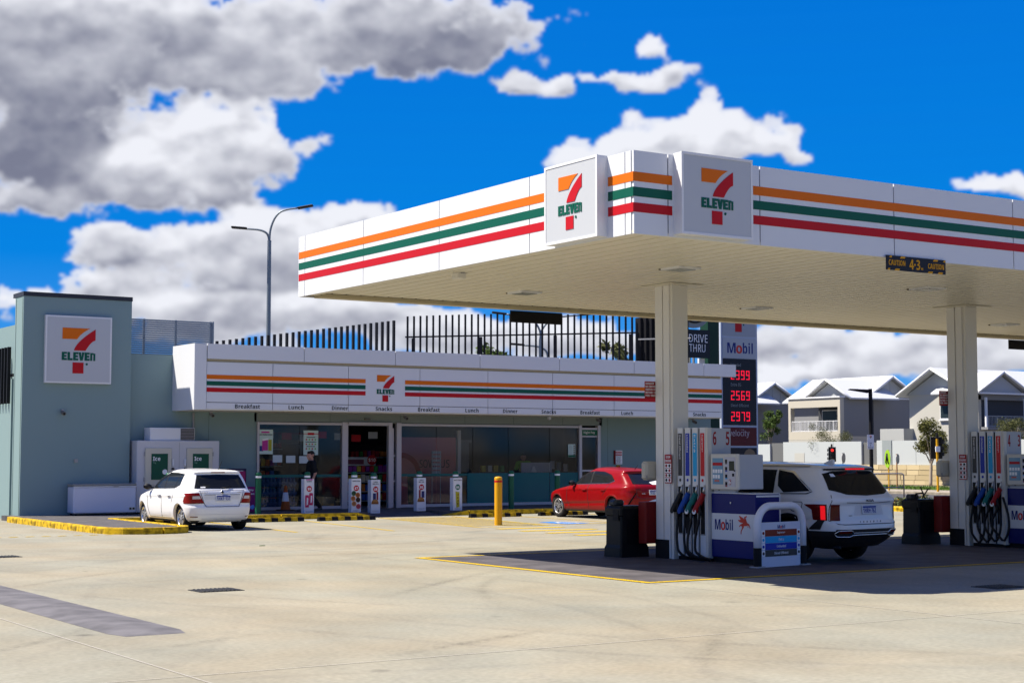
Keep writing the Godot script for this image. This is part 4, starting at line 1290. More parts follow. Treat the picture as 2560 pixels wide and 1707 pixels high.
func make_canopy() -> void:
	var white: Material = mats.white_panel
	var cream := mt("soffit_cream", 0.66, 0.62, 0.50, 0.35)
	var can := thing("fuel_canopy", "white fuel canopy with orange, green and red stripes on columns", "canopy")
	box(can, "roof_deck", Vector3(CX1 - CX0 - 0.3, 0.12, CZ1 - CZ0 - 0.3), Vector3((CX0 + CX1) / 2, 5.2, (CZ0 + CZ1) / 2), mats.roof_sheet)
	# ribbed soffit, ribs running front to back
	var st := begin()
	var z0 := CZ0 + 0.32
	var z1 := CZ1 - 0.20
	var y := CY0 + 0.06
	var n := int((CX1 - CX0 - 0.5) / 0.30)
	for k in n:
		var x := CX0 + 0.25 + k * 0.30
		var prof := [Vector2(x, y), Vector2(x + 0.245, y), Vector2(x + 0.25, y + 0.05), Vector2(x + 0.295, y + 0.05), Vector2(x + 0.30, y)]
		for j in 4:
			quad(st, Vector3(prof[j].x, prof[j].y, z0), Vector3(prof[j + 1].x, prof[j + 1].y, z0), Vector3(prof[j + 1].x, prof[j + 1].y, z1), Vector3(prof[j].x, prof[j].y, z1))
	var soffit := put(can, "soffit_ribs", done(st), cream)
	soffit.set_meta("kind", "stuff")
	# cream angle trims round the soffit and a gutter at the back
	box(can, "soffit_trim", Vector3(CX1 - CX0 - 0.02, 0.035, 0.20), Vector3((CX0 + CX1) / 2, CY0 + 0.03, CZ1 - 0.11), cream)
	box(can, "soffit_trim", Vector3(0.2, 0.03, CZ1 - CZ0 - 0.42), Vector3(CX0 + 0.12, CY0 + 0.03, (CZ0 + CZ1) / 2), cream)
	box(can, "gutter", Vector3(CX1 - CX0 - 0.4, 0.07, 0.26), Vector3((CX0 + CX1) / 2 + 0.1, CY0 + 0.02, CZ0 + 0.18), mt("gutter_cream", 0.42, 0.37, 0.25, 0.5))
	# fascia panels between their joints
	var bands := [["print_orange", 0.685], ["print_green", 0.503], ["print_red", 0.315]]
	var hgt := CY1 - CY0
	var back := mt("fascia_joint", 0.10, 0.075, 0.06, 0.7)
	box(can, "fascia_backing", Vector3(0.04, hgt - 0.04, CZ1 - CZ0 - 0.2), Vector3(CX0 + 0.06, (CY0 + CY1) / 2, (CZ0 + CZ1) / 2), back)
	box(can, "fascia_backing", Vector3(CX1 - CX0 - 0.2, hgt - 0.04, 0.04), Vector3((CX0 + CX1) / 2, (CY0 + CY1) / 2, CZ1 - 0.06), back)
	box(can, "fascia_backing", Vector3(CX1 - CX0 - 0.2, hgt - 0.04, 0.04), Vector3((CX0 + CX1) / 2, (CY0 + CY1) / 2, CZ0 + 0.04), back)
	box(can, "fascia_backing", Vector3(0.04, hgt - 0.04, CZ1 - CZ0 - 0.2), Vector3(CX1 - 0.04, (CY0 + CY1) / 2, (CZ0 + CZ1) / 2), back)
	var cuts := [CZ0, -26.79, -24.48, -21.89, -19.29, -16.98, CZ1 - 0.041]
	for k in cuts.size() - 1:
		box(can, "fascia_panel", Vector3(0.04, hgt, cuts[k + 1] - cuts[k] - 0.022), Vector3(CX0 + 0.02, (CY0 + CY1) / 2, (cuts[k] + cuts[k + 1]) / 2), white)
	for b in bands:
		for run in [[CZ0 + 0.001, -18.66], [-17.36, CZ1 + 0.004]]:
			box(can, "stripe", Vector3(0.006, 0.126, run[1] - run[0]), Vector3(CX0 - 0.001, CY0 + b[1] * hgt, (run[0] + run[1]) / 2), mats[b[0]])
	cuts = [CX0, 13.47, 15.12, 17.79, 20.47, 23.14, 25.8, 28.5, 31.1, 33.8, 36.5, CX1]
	for k in cuts.size() - 1:
		box(can, "fascia_panel", Vector3(cuts[k + 1] - cuts[k] - 0.022, hgt, 0.04), Vector3((cuts[k] + cuts[k + 1]) / 2, (CY0 + CY1) / 2, CZ1 - 0.02), white)
	for b in bands:
		for run in [[CX0 + 0.003, 13.54], [14.86, CX1]]:
			box(can, "stripe", Vector3(run[1] - run[0], 0.126, 0.006), Vector3((run[0] + run[1]) / 2, CY0 + b[1] * hgt, CZ1 + 0.001), mats[b[0]])
	box(can, "fascia_panel", Vector3(CX1 - CX0, hgt, 0.04), Vector3((CX0 + CX1) / 2, (CY0 + CY1) / 2, CZ0 + 0.005), white)
	box(can, "fascia_panel", Vector3(0.04, hgt, CZ1 - CZ0 - 0.1), Vector3(CX1, (CY0 + CY1) / 2, (CZ0 + CZ1) / 2), white)
	# columns
	var col := mt("column_cream", 0.64, 0.625, 0.57, 0.4)
	for x in [17.6, 25.12, 32.64]:
		var c := box(can, "column", Vector3(0.34, 4.8, 0.47), Vector3(x + 0.19, 2.4, -22.11), col)
		box(c, "downpipe_cover", Vector3(0.03, 4.78, 0.20), Vector3(-0.18, 0, -0.125), mt("column_white", 0.66, 0.65, 0.62, 0.4))
		box(c, "downpipe_cover", Vector3(0.03, 4.78, 0.16), Vector3(-0.18, 0, 0.085), mats.column_white)
		box(c, "column_foot", Vector3(0.045, 0.33, 0.37), Vector3(-0.185, -2.235, -0.05), mats.black)
		box(c, "collar", Vector3(0.75, 0.015, 0.9), Vector3(0, 2.385, 0), cream)
	# emblem boxes standing proud of the fascia corner
	var left := thing("logo_sign", "sunlit square emblem sign on the canopy's left fascia", "sign", Vector3(CX0, 5.315, -18.01), -90, "square emblem signs")
	var right := thing("logo_sign", "shaded square emblem sign on the canopy's front fascia", "sign", Vector3(14.2, 5.33, CZ1), 0, "square emblem signs")
	for s in [left, right]:
		box(s, "case", Vector3(1.26, 1.11, 0.165), Vector3(0, 0, 0.0825), mats.white_metal)
		box(s, "frame", Vector3(1.27, 0.035, 0.02), Vector3(0, 0.542, 0.168), mats.white_metal)
		box(s, "frame", Vector3(1.27, 0.035, 0.02), Vector3(0, -0.542, 0.168), mats.white_metal)
		box(s, "frame", Vector3(0.035, 1.05, 0.02), Vector3(-0.617, 0, 0.168), mats.white_metal)
		box(s, "frame", Vector3(0.035, 1.05, 0.02), Vector3(0.617, 0, 0.168), mats.white_metal)
		box(s, "face", Vector3(1.20, 1.05, 0.008), Vector3(0, 0, 0.167), mats.sign_face)
		emblem(s, Vector3(-0.285, 0.365, 0.172), 0.56, FACING_VIEW)
	# clearance boards
	var front := thing("clearance_sign", "black and yellow caution height board hanging from the front fascia", "sign", Vector3(18.215, 4.66, CZ1 + 0.03))
	box(front, "board", Vector3(1.28, 0.22, 0.012), Vector3.ZERO, mt("board_black", 0.012, 0.013, 0.02, 0.4))
	var amber := mt("caution_yellow", 0.55, 0.26, 0.005, 0.5)
	letters(front, "CAUTION", Vector3(-0.59, -0.035, 0.007), 0.35, 0.08, amber)
	letters(front, "CAUTION", Vector3(0.25, -0.04, 0.007), 0.35, 0.08, amber)
	letters(front, "4·3", Vector3(-0.15, -0.075, 0.007), 0.23, 0.15, amber)
	letters(front, "M", Vector3(0.10, -0.072, 0.007), 0.04, 0.035, amber)
	for b in [[-0.58, 0.088], [-0.35, 0.088], [0.36, 0.088], [0.58, 0.088], [-0.62, -0.1], [-0.47, -0.1], [0.24, -0.1], [0.46, -0.1]]:
		put(front, "hazard_bar", plate([[0, -0.012], [0.095 if absf(b[0]) < 0.57 else 0.05, -0.012], [0.12 if absf(b[0]) < 0.57 else 0.06, 0.018], [0.025, 0.018]], 0.003), amber, Vector3(b[0], b[1], 0.006))
	for b in [[18.215, "black back of a clearance board hanging behind the canopy's left half"], [33.3, "black back of a clearance board at the canopy's far right end"]]:
		tag(box(self, "clearance_sign", Vector3(1.28, 0.24, 0.012), Vector3(b[0], 4.60, CZ0 + 0.02), mats.black), b[1], "sign", "black board backs behind the canopy")
	# lights in the soffit
	var words := {16.25: "left column", 21.95: "middle of the canopy", 29.5: "right column", 34.9: "far right end"}
	var proto: Node3D = null
	for x in words:
		for z in [-24.5, -19.95]:
			var label := "square soffit light near the %s, %s row" % [words[x], "back" if z < -22 else "front"]
			var at := Vector3(x, CY0 + 0.055, z)
			if proto == null:
				proto = thing("soffit_light", label, "ceiling light", at, 0, "square lights in the canopy soffit")
				box(proto, "frame", Vector3(0.46, 0.03, 0.46), Vector3(0, -0.01, 0), mats.white_metal)
				box(proto, "diffuser", Vector3(0.34, 0.01, 0.34), Vector3(0, -0.028, 0), mt("diffuser", 0.28, 0.30, 0.28, 0.2))
				box(proto, "gear_tray", Vector3(0.46, 0.04, 0.05), Vector3(0, 0.0, -0.26), mt("gear_tray", 0.12, 0.10, 0.08, 0.6))
			else:
				again(proto, label, at)
	var sensor := thing("soffit_sensor", "small cream box under the soffit by the left fascia", "sensor", Vector3(13.62, CY0 + 0.04, -22.5))
	box(sensor, "body", Vector3(0.16, 0.09, 0.2), Vector3(0, -0.03, 0), col)
	box(sensor, "bracket", Vector3(0.05, 0.05, 0.3), Vector3(0, 0.03, 0), mats.grey_plastic)


# ---------------------------------------------------------------- pumps and what stands by them

func make_pump(at: Vector3, first: String, second: String, loops: bool, label: String) -> void:
	var p := thing("fuel_pump", label, "fuel pump", at, 0, "fuel pumps under the canopy")
	var white := mt("pump_white", 0.62, 0.63, 0.64, 0.35)
	var cream := mt("pump_cream", 0.58, 0.56, 0.50, 0.4)
	var blue := mt("pump_blue", 0.004, 0.008, 0.12, 0.4)
	var rubber := mt("hose_black", 0.010, 0.010, 0.011, 0.35)
	var grey := mt("pump_grey", 0.40, 0.42, 0.45, 0.4)
	# tower
	soft_box(p, "tower", Vector3(0.46, 2.2, 0.80), Vector3(0.27, 1.16, -0.42), grey, 0.01)
	box(p, "tower_plinth", Vector3(0.48, 0.06, 0.80), Vector3(0.24, 0.03, -0.42), mats.black)
	box(p, "tower_edge", Vector3(0.10, 2.21, 0.06), Vector3(0.02, 1.16, -0.025), cream)
	box(p, "number_panel", Vector3(0.42, 0.8, 0.02), Vector3(0.27, 1.86, 0.0), grey)
	letters(p, first, Vector3(0.085, 1.97, 0.012), 0.075, 0.23, mt("number_red", 0.27, 0.008, 0.012, 0.4))
	letters(p, second, Vector3(0.375, 1.97, 0.012), 0.075, 0.23, mats.number_red)
	# four hose bays
	var tones := [["diesel_black", 0.05, 0.05, 0.05], ["fuel_blue", 0.01, 0.03, 0.33], ["fuel_cyan", 0.01, 0.32, 0.62], ["fuel_red", 0.5, 0.012, 0.015]]
	var grips := [["nozzle_black", 0.015, 0.015, 0.015], ["nozzle_blue", 0.01, 0.06, 0.3], ["nozzle_green", 0.01, 0.14, 0.13], ["nozzle_red", 0.28, 0.01, 0.012]]
	var names := ["Diesel Efficient", "Unleaded", "Extra", "Supreme+"]
	for k in 4:
		var z := -0.725 + k * 0.2
		var bay := box(p, "hose_bay", Vector3(0.07, 2.2, 0.145), Vector3(0.0, 1.17, z), white)
		box(bay, "bay_side", Vector3(0.10, 2.18, 0.03), Vector3(0.04, -0.01, 0.09), mats.dark_metal)
		var tone := mt(tones[k][0], tones[k][1], tones[k][2], tones[k][3], 0.4)
		box(bay, "grade_label", Vector3(0.006, 0.73, 0.105), Vector3(-0.037, 0.64, 0), tone)
		letters(bay, names[k], Vector3(-0.041, 0.98, -0.022), 0.30 if k != 0 else 0.42, 0.045, mats.white_print, FACING_LEFT * Basis(Vector3.BACK, -PI / 2), false)
		put(bay, "grade_dot", plate(arc_points(Vector2.ZERO, 0.026, 0, 340, 17), 0.004), tone, Vector3(-0.036, 0.20, 0), FACING_LEFT)
		box(bay, "nozzle_boot", Vector3(0.012, 0.80, 0.105), Vector3(-0.036, -0.31, 0), mats.black)
		box(bay, "boot_lip", Vector3(0.02, 0.02, 0.12), Vector3(-0.036, -0.72, 0), mats.grey_plastic)
		var grip := mt(grips[k][0], grips[k][1], grips[k][2], grips[k][3], 0.4)
		put(bay, "nozzle", bent(curve([Vector3(-0.06, -0.02, 0.045), Vector3(-0.08, -0.13, 0.0), Vector3(-0.11, -0.24, -0.05), Vector3(-0.12, -0.33, -0.09)], 10), 0.045, 10, 0.062), grip)
		put(bay, "spout", bent([Vector3(-0.045, 0.12, 0.065), Vector3(-0.055, 0.05, 0.055), Vector3(-0.06, -0.03, 0.045)], 0.013, 8, 0.022), mats.steel)
		put(bay, "nozzle_guard", bent([Vector3(-0.12, -0.20, -0.03), Vector3(-0.10, -0.36, 0.03), Vector3(-0.07, -0.42, 0.02)], 0.02, 8), rubber)
		put(bay, "nozzle_cap", plate(arc_points(Vector2.ZERO, 0.045, 0, 340, 17), 0.01), mats.white_print if k > 1 else grip, Vector3(-0.16, -0.33, -0.08), FACING_LEFT)
		var path := []
		if loops:
			var low := 0.16 + 0.02 * k
			path = [Vector3(-0.10, 0.98, z + 0.0), Vector3(-0.11, 0.75, z + 0.0), Vector3(-0.14, 0.45, z - 0.04 - 0.03 * k), Vector3(-0.15, low + 0.06, z + 0.02), Vector3(-0.14, low - 0.08, z + 0.16), Vector3(-0.12, low + 0.1, z + 0.27), Vector3(-0.08, 0.6, z + 0.25), Vector3(-0.05, 0.98, z + 0.10)]
		else:
			path = [Vector3(-0.10, 0.98, z), Vector3(-0.11, 0.7, z + (0.01 if k < 2 else -0.02)), Vector3(-0.14, 0.40, z + (0.02 if k < 2 else -0.08)), Vector3(-0.15, 0.16, z + (0.08 if k < 2 else -0.05)), Vector3(-0.1, 0.07, z + (0.16 if k < 2 else 0.1)), Vector3(-0.02, 0.04, z + 0.22)]
		put(bay, "hose", bent(curve(path, 26), 0.023, 10), rubber, Vector3(0, -1.17, -z))
	# cabinet
	var body := soft_box(p, "cabinet", Vector3(0.53, 1.07, 1.12), Vector3(0.30, 0.625, 0.57), blue, 0.012)
	box(body, "white_band", Vector3(0.006, 0.44, 1.10), Vector3(-0.266, -0.02, 0), white)
	box(body, "white_band", Vector3(0.5, 0.03, 0.006), Vector3(0.0, 0.50, 0.562), white)
	box(body, "cabinet_top", Vector3(0.54, 0.014, 1.13), Vector3(0, 0.54, 0), white)
	box(body, "edge_strip", Vector3(0.02, 1.05, 0.012), Vector3(0.265, 0, 0.563), white)
	letters(body, "M", Vector3(-0.271, -0.075, -0.46), 0.145, 0.175, mt("logo_blue", 0.012, 0.025, 0.16, 0.4), FACING_LEFT)
	letters(body, "o", Vector3(-0.271, -0.08, -0.305), 0.11, 0.14, mt("logo_red", 0.55, 0.03, 0.02, 0.4), FACING_LEFT)
	letters(body, "bil", Vector3(-0.271, -0.075, -0.185), 0.185, 0.18, mats.logo_blue, FACING_LEFT)
	winged_horse(body, Vector3(-0.270, -0.13, 0.13), 0.31)
	box(body, "lock", Vector3(0.02, 0.03, 0.02), Vector3(-0.27, 0.38, -0.05), mats.steel)
	box(p, "cabinet_plinth", Vector3(0.48, 0.09, 1.08), Vector3(0.30, 0.045, 0.57), mats.black)
	# neck and head
	var neck := box(p, "neck", Vector3(0.06, 0.28, 0.56), Vector3(0.10, 1.30, 0.32), grey)
	for j in 4:
		for i in 4:
			box(neck, "vent_slot", Vector3(0.004, 0.01, 0.06), Vector3(-0.031, 0.1 - j * 0.028, -0.16 + i * 0.12), mats.grey_plastic)
	box(neck, "pictogram", Vector3(0.004, 0.05, 0.18), Vector3(-0.031, -0.06, 0.05), mats.grey_plastic)
	box(neck, "pictogram", Vector3(0.004, 0.07, 0.04), Vector3(-0.031, -0.06, -0.14), mats.navy_text)
	var head := soft_box(p, "head", Vector3(0.52, 0.58, 0.72), Vector3(0.29, 1.52, 0.40), grey, 0.012)
	head.position.y = 1.52
	soft_box(head, "bezel", Vector3(0.05, 0.60, 0.72), Vector3(-0.27, 0, 0), cream, 0.015)
	var so := Vector3(-0.297, 0.01, -0.16)
	box(head, "advert_screen", Vector3(0.008, 0.44, 0.27), so, mt("screen_blue", 0.16, 0.30, 0.42, 0.2))
	box(head, "screen_ribbon", Vector3(0.006, 0.05, 0.25), so + Vector3(-0.004, 0.12, 0), mats.print_red)
	for k in 4:
		box(head, "screen_card", Vector3(0.006, 0.06, 0.05), so + Vector3(-0.004, 0.0, -0.1 + 0.065 * k), mats.white_print)
		if k < 3:
			box(head, "screen_card", Vector3(0.006, 0.06, 0.05), so + Vector3(-0.004, -0.09, -0.1 + 0.065 * k), mats.white_print)
	box(head, "screen_line", Vector3(0.006, 0.03, 0.12), so + Vector3(-0.004, -0.16, -0.02), mt("print_coral", 0.5, 0.12, 0.08, 0.4))
	var po := Vector3(-0.297, 0.0, 0.15)
	box(head, "control_panel", Vector3(0.008, 0.50, 0.27), po, mt("panel_grey", 0.5, 0.5, 0.54, 0.4))
	box(head, "display", Vector3(0.008, 0.16, 0.13), po + Vector3(-0.004, 0.10, 0.05), mt("display_dark", 0.03, 0.035, 0.02, 0.15))
	for k in 4:
		box(head, "price_window", Vector3(0.008, 0.055, 0.05), po + Vector3(-0.004, 0.18 - k * 0.125, -0.09), mats.black)
		box(head, "price_label", Vector3(0.006, 0.02, 0.05), po + Vector3(-0.004, 0.14 - k * 0.125, -0.09), [mats.diesel_black, mats.fuel_blue, mats.fuel_cyan, mats.number_red][k])
	box(head, "number_plate", Vector3(0.006, 0.09, 0.05), po + Vector3(-0.004, -0.17, 0.005), mats.number_red)
	letters_mid(head, first, po + Vector3(-0.008, -0.17, 0.005), 0.07, mats.white_print, FACING_LEFT)
	box(head, "keypad", Vector3(0.008, 0.05, 0.05), po + Vector3(-0.004, -0.05, 0.085), mats.black)
	rod(head, "lock", 0.012, 0.012, 0.02, po + Vector3(0, 0.02, 0.125), mats.black, Basis(Vector3.BACK, PI / 2))


func winged_horse(parent: Node, at: Vector3, w: float) -> void:   # a red winged horse rearing to the right
	var red := mt("horse_red", 0.50, 0.04, 0.02, 0.4)
	var body := [[0.62, 0.95], [0.66, 1.0], [0.70, 0.96], [0.68, 0.90], [0.60, 0.88], [0.66, 0.75], [0.72, 0.62], [0.80, 0.58], [0.88, 0.56], [0.98, 0.35], [0.955, 0.30], [0.86, 0.48], [0.83, 0.47], [0.80, 0.36], [0.765, 0.37], [0.775, 0.48], [0.62, 0.44], [0.48, 0.44], [0.44, 0.34], [0.34, 0.24], [0.27, 0.14], [0.25, 0.0], [0.20, 0.01], [0.21, 0.16], [0.29, 0.28], [0.33, 0.38], [0.22, 0.46], [0.12, 0.38], [0.08, 0.40], [0.16, 0.50], [0.30, 0.55], [0.42, 0.60], [0.50, 0.78], [0.50, 0.92]]
	var wing := [[0.52, 0.66], [0.42, 0.60], [0.20, 0.62], [0.10, 0.66], [0.0, 0.76], [0.22, 0.76], [0.08, 0.98], [0.22, 0.94], [0.40, 0.86], [0.56, 0.76]]
	for poly in [body, wing]:
		var out := []
		for p in poly:
			out.append(Vector2(p[0] * w, p[1] * w))
		put(parent, "emblem", plate(out, 0.003 if poly == body else 0.006), red, at, FACING_LEFT)


func make_forecourt_things() -> void:
	make_pump(Vector3(17.70, 0, -21.02), "6", "5", false, "white and blue fuel pump numbered six and five, beside the first column")
	make_pump(Vector3(25.22, 0, -21.02), "4", "3", true, "white and blue fuel pump numbered four and three, at the right edge")
	# hoop guard with the price panel
	var hoop := thing("hoop_guard", "white hoop guard with fuel grade panel before the pump", "hoop guard", Vector3(17.92, 0, -19.51), 8)
	var white := mt("hoop_white", 0.66, 0.67, 0.70, 0.3)
	var path := [Vector3(-0.57, 0.32, 0)]
	for p in arc_points(Vector2(-0.25, 0.66), 0.32, 180, 90, 10):
		path.append(Vector3(p.x, p.y, 0))
	for p in arc_points(Vector2(0.25, 0.66), 0.32, 90, 0, 10):
		path.append(Vector3(p.x, p.y, 0))
	path.append(Vector3(0.57, 0.32, 0))
	put(hoop, "hoop", bent(path, 0.062, 18), white)
	for s in [-1, 1]:
		rod(hoop, "leg_sleeve", 0.066, 0.066, 0.32, Vector3(s * 0.57, 0.0, 0), mats.black)
		soft_box(hoop, "base_plate", Vector3(0.2, 0.025, 0.18), Vector3(s * 0.57, 0.013, 0), mats.grey_plastic, 0.006)
	var board := box(hoop, "panel", Vector3(0.98, 0.72, 0.03), Vector3(0, 0.36, 0), mt("hoop_panel", 0.55, 0.58, 0.66, 0.4))
	var y := 0.20
	for row in [["logo", "Mobil"], ["fuel_brick", "Supreme+"], ["fuel_cyan", "Extra"], ["fuel_blue", "Unleaded"], ["diesel_black", "Diesel Efficient"]]:
		if row[0] == "logo":
			letters(board, "M", Vector3(-0.085, 0.255, 0.016), 0.06, 0.058, mats.logo_blue)
			letters(board, "o", Vector3(-0.02, 0.253, 0.016), 0.045, 0.046, mats.logo_red)
			letters(board, "bil", Vector3(0.028, 0.255, 0.016), 0.075, 0.06, mats.logo_blue)
		else:
			var tone: Material = mt("fuel_brick", 0.20, 0.025, 0.012, 0.4) if row[0] == "fuel_brick" else mats[row[0]]
			box(board, "grade_row", Vector3(0.80, 0.105, 0.006), Vector3(0, y - 0.012, 0.017), tone)
			letters_mid(board, row[1], Vector3(0, y - 0.012, 0.0215), 0.042, mats.white_print, FACING_VIEW, 1.0, false)
			for s in [-0.445, 0.445]:
				box(board, "grade_tab", Vector3(0.08, 0.09, 0.006), Vector3(s, y - 0.012, 0.017), mats.white_print)
				put(board, "grade_ring", plate(arc_points(Vector2.ZERO, 0.025, 0, 340, 15), 0.004), tone, Vector3(s, y - 0.012, 0.020))
			y -= 0.108
	# bins, red boxes, cream boxes and signs at both columns
	for k in 2:
		var dx := 7.52 * k
		var which: String = ["first column left of pump six", "second column left of pump four"][k]
		var b := thing("rubbish_bin", "black rubbish bin with squeegee bucket beside the " + which, "bin", Vector3(17.38 + dx, 0, -22.92), 0, "black bins beside the columns")
		var dark := mt("bin_black", 0.008, 0.009, 0.010, 0.45)
		var rows := []
		for ring in [[0.0, 1.06], [0.16, 1.04], [0.22, 0.96], [0.72, 0.94], [0.74, 1.0], [0.86, 1.02], [0.90, 0.90]]:
			var row := PackedVector3Array()
			for q in [[-1, -0.9], [-0.9, -1], [0.9, -1], [1, -0.9], [1, 0.9], [0.9, 1], [-0.9, 1], [-1, 0.9]]:
				row.append(Vector3(q[0] * 0.31 * ring[1], ring[0], q[1] * 0.24 * ring[1]))
			rows.append(row)
		put(b, "body", grid(rows, true, false), dark)
		box(b, "top", Vector3(0.55, 0.02, 0.42), Vector3(0, 0.895, 0), dark)
		box(b, "opening", Vector3(0.006, 0.2, 0.16), Vector3(-0.316, 0.74, 0.1), mats.black)
		box(b, "opening", Vector3(0.2, 0.17, 0.006), Vector3(-0.15, 0.76, 0.246), mats.black)
		box(b, "door_panel", Vector3(0.42, 0.46, 0.012), Vector3(0.05, 0.46, 0.232), mt("bin_panel", 0.004, 0.005, 0.007, 0.4))
		soft_box(b, "squeegee_bucket", Vector3(0.24, 0.12, 0.2), Vector3(-0.18, 0.95, -0.05), mt("bucket_grey", 0.03, 0.035, 0.04, 0.3), 0.04)
		put(b, "squeegee_handle", bent([Vector3(0.05, 0.92, 0), Vector3(0.18, 1.12, 0.05)], 0.014, 8), mats.black)
		if k == 1:
			put(b, "squeegee_handle", bent([Vector3(0.02, 0.92, 0.1), Vector3(-0.06, 1.16, 0.06)], 0.014, 8), mats.black)
			put(b, "squeegee_rail", bent([Vector3(-0.28, 0.92, 0.1), Vector3(-0.24, 1.02, 0.1), Vector3(-0.02, 1.03, 0.1)], 0.016, 8), mats.black)
		var red := thing("extinguisher_box", "dark red box hung on the back of the " + which, "extinguisher box", Vector3(17.57 + dx, 0.25, -22.48), 0, "dark red boxes on the columns")
		soft_box(red, "case", Vector3(0.36, 0.73, 0.22), Vector3(0, 0.365, 0), mt("box_red", 0.17, 0.010, 0.008, 0.45), 0.012)
		box(red, "door_edge", Vector3(0.34, 0.7, 0.006), Vector3(0, 0.365, 0.113), mats.dark_red)
		var cream := thing("cream_box", "rounded cream box on the back of the " + which, "box", Vector3(17.62 + dx, 1.36, -22.46), 0, "cream boxes on the columns")
		soft_box(cream, "case", Vector3(0.42, 0.33, 0.18), Vector3(0, 0.165, 0), mt("box_cream", 0.5, 0.47, 0.38, 0.4), 0.04)
		box(cream, "clasp", Vector3(0.02, 0.05, 0.02), Vector3(-0.2, 0.06, 0.08), mats.grey_plastic)
		var danger := thing("danger_sign", "red danger no smoking sign high behind the " + which, "sign", Vector3(17.67 + dx, 2.95, -22.38), 0, "red danger signs")
		box(danger, "plate", Vector3(0.56, 0.30, 0.008), Vector3.ZERO, mt("danger_red", 0.32, 0.008, 0.012, 0.4))
		var lines := ["DANGER", "NO SMOKING", "SWITCH OFF ENGINE", "BEFORE OPENING", "FUEL TANK"]
		for j in 5:
			letters(danger, lines[j], Vector3(-0.265, 0.095 - j * 0.053, 0.005), [0.19, 0.27, 0.42, 0.38, 0.22][j], 0.036, mats.white_print)
		var stop := thing("stop_engine_sign", "narrow red and white stop engine sign on the " + which, "sign", Vector3(17.575 + dx, 1.56, -21.965), -90, "stop engine signs")
		box(stop, "plate", Vector3(0.185, 0.5, 0.006), Vector3.ZERO, mats.danger_red)
		letters(stop, "STOP", Vector3(-0.06, 0.185, 0.004), 0.12, 0.04, mats.white_print)
		letters(stop, "ENGINE", Vector3(-0.08, 0.12, 0.004), 0.16, 0.04, mats.white_print)
		for j in 4:
			box(stop, "pictogram_panel", Vector3(0.17, 0.075 if j != 2 else 0.065, 0.004), Vector3(0, 0.055 - j * 0.083, 0.004), mats.white_print)
			for i in 2:
				put(stop, "pictogram", plate(arc_points(Vector2(-0.045 + 0.085 * i, 0.055 - j * 0.083), 0.026, 0, 330, 11), 0.003), mats.navy_text if (i + j) % 2 else mats.number_red, Vector3(0, 0, 0.006))
	# yellow bollard
	var bol := thing("yellow_bollard", "yellow bollard with red band standing alone on the concrete", "bollard", Vector3(22.33, 0, -34.9))
	rod(bol, "post", 0.1, 0.1, 1.2, Vector3.ZERO, mt("bollard_yellow", 0.58, 0.29, 0.008, 0.4), Basis.IDENTITY, 28)
	put(bol, "cap", turned([[0.102, 1.19], [0.102, 1.215], [0.08, 1.24], [0.0, 1.25]], 28), mats.bollard_yellow)
	rod(bol, "red_band", 0.1025, 0.1025, 0.05, Vector3(0, 1.1, 0), mats.print_red, Basis.IDENTITY, 28)
	tag(put(self, "leaf", plate([[-0.06, 0], [0.0, 0.035], [0.07, 0.0], [0.0, -0.03]], 0.01), mt("leaf_green", 0.05, 0.12, 0.01, 0.6), Vector3(13.3, 0.004, -29.5), Basis(Vector3.RIGHT, -PI / 2)), "small green leaf lying on the open concrete", "leaf")


# ---------------------------------------------------------------- cars: stacks of rounded slices, nose towards -z, tail at z = 0

func along(table: Array, y: float) -> float:   # smooth interpolation in a table of [y, value]
	var n := table.size()
	if y <= table[0][0]:
		return table[0][1]
	if y >= table[n - 1][0]:
		return table[n - 1][1]
	var i := 0
	while table[i + 1][0] < y:
		i += 1
	var h: float = table[i + 1][0] - table[i][0]
	var s0: float = (table[i + 1][1] - table[i][1]) / h
	var ma := s0
	var mb := s0
	if i > 0:
		var sp: float = (table[i][1] - table[i - 1][1]) / (table[i][0] - table[i - 1][0])
		ma = 0.0 if sp * s0 <= 0 else 2.0 * sp * s0 / (sp + s0)
	if i < n - 2:
		var sn: float = (table[i + 2][1] - table[i + 1][1]) / (table[i + 2][0] - table[i + 1][0])
		mb = 0.0 if sn * s0 <= 0 else 2.0 * sn * s0 / (sn + s0)
	var t: float = (y - table[i][0]) / h
	return (2 * t * t * t - 3 * t * t + 1) * table[i][1] + (t * t * t - 2 * t * t + t) * h * ma + (-2 * t * t * t + 3 * t * t) * table[i + 1][1] + (t * t * t - t * t) * h * mb


const STRETCH := 2.6   # a slice is |x / half width| ^ p + |z / half length| ^ (p * STRETCH) = 1


func car_normal(c: Dictionary, x: float, y: float, z: float) -> Vector3:   # outwards, level
	var zf := along(c.front, y)
	var zr := along(c.rear, y)
	var h := maxf((zr - zf) / 2, 0.01)
	var u := clampf((z - (zf + zr) / 2) / h, -0.9999, 0.9999)
	var p: float = along(c.nr, y) if u > 0 else along(c.nf, y)
	var w := along(c.wide, y)
	var q := p * STRETCH
	return Vector3(signf(x) * p * pow(minf(absf(x) / w, 1.0), p - 1) / w, 0, signf(u) * q * pow(absf(u), q - 1) / h).normalized()


